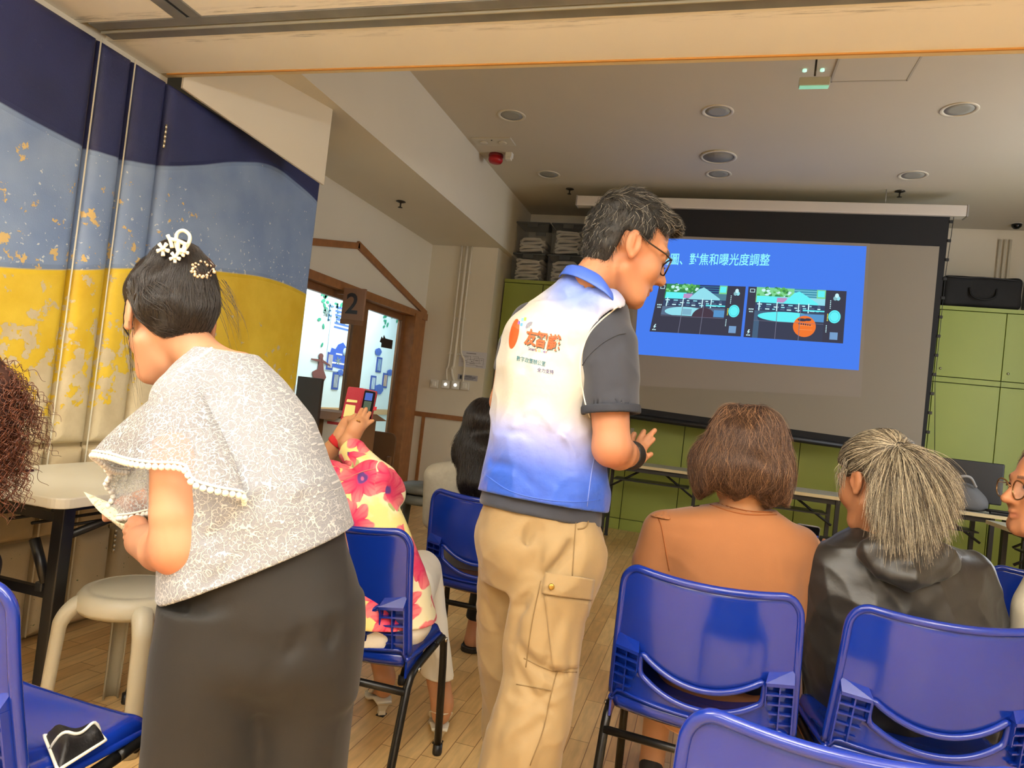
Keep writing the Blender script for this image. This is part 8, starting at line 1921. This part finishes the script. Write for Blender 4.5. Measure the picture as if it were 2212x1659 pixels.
cbd = U(.006, U(.02, chd, CHAIN([chL((0, -.03, -.05)), V3(cx_+.06, cy_, cz-.15)], [.05, .055]), c_tor, c_arm, c_leg, *feet([(V3(cx_-.24, cy_+.28, 0), V3(-.08, .14, 0)), (V3(cx_-.05, cy_+.32, 0), V3(-.08, .14, 0))])), open_hand(V3(cx_-.30, cy_+.15, .80), math.radians(110)), open_hand(V3(cx_-.10, cy_+.30, .80), math.radians(140)))
lo_, hi_ = V3(cx_-.55, cy_-.35, -.02), V3(cx_+.45, cy_+.75, cz+.2)
sdf_obj('body', cbd, lo_, hi_, .007, m_skin, cur, lambda V: skin_col(V, [chI], (206, 150, 110)))
sdf_obj('top', SUB(.003, ISE(.004, OFF(U(.03, c_tor, c_arm), .012), lambda P: .47-P[:, 2], lambda P: P[:, 1]-cy_-.2), CAP(chL((0, -.03, -.05)), V3(cx_, cy_, cz-.15), .06)), lo_, hi_, .009, mat('plum_knit', (92, 58, 70), .85), cur)
sdf_obj('trousers', ISE(.008, OFF(c_leg, .014), lambda P: .07-P[:, 2], lambda P: P[:, 2]-.62), lo_, hi_, .010, MATS['navy_trousers'], cur)
for p in (V3(cx_-.24, cy_+.28, 0), V3(cx_-.05, cy_+.32, 0)): shoe_at(p, math.radians(115), cur, MATS['dark_canvas'])
c_hl = U(.03, ELL((0, -.025, .03), (.115, .125, .11)), ELL((.03, -.05, -.07), (.11, .09, .09)))
hair_c = lambda P: smax(c_hl(chI(P))+.010*wav(P, 34, 151), chI(P)[:, 1]-.06, .01)
hco = sdf_obj('hair', hair_c, ch_c-.26, ch_c+.2, .007, hairmat('auburn_hair', (70, 36, 24), .5), cur)
Vc, _ = sdf_mesh(hair_c, ch_c-.26, ch_c+.2, .010); rC = np.random.RandomState(4); N = 1500; P0 = Vc[rC.randint(0, len(Vc), N)]
ax = P0-chL((0, -.02, .02)); ax = ax/np.linalg.norm(ax, axis=1)[:, None]*.5+V3(0, 0, -.75)+rC.randn(N, 3)*.15; ax /= np.linalg.norm(ax, axis=1)[:, None]
e1_ = np.cross(ax, V3(.3, .2, .9)); e1_ /= np.linalg.norm(e1_, axis=1)[:, None]; e2_ = np.cross(ax, e1_); Lc = .07+.10*rC.rand(N); phc = rC.rand(N)*6.28; turns = 3+2.5*rC.rand(N); tt = np.linspace(0, 1, 34)
cu_ = P0[:, None]+ax[:, None]*(Lc[:, None]*tt)[..., None]+(.0075*np.minimum(1, tt*4)*np.cos(phc[:, None]+turns[:, None]*6.28*tt))[..., None]*e1_[:, None]+(.0075*np.minimum(1, tt*4)*np.sin(phc[:, None]+turns[:, None]*6.28*tt))[..., None]*e2_[:, None]
cu_[:, :, 2] -= .03*tt**2
adopt(strands('curls', cu_, taper(34, .0011, .5), hairmat('auburn_curls', (98, 54, 34), .32, .35)), hco)
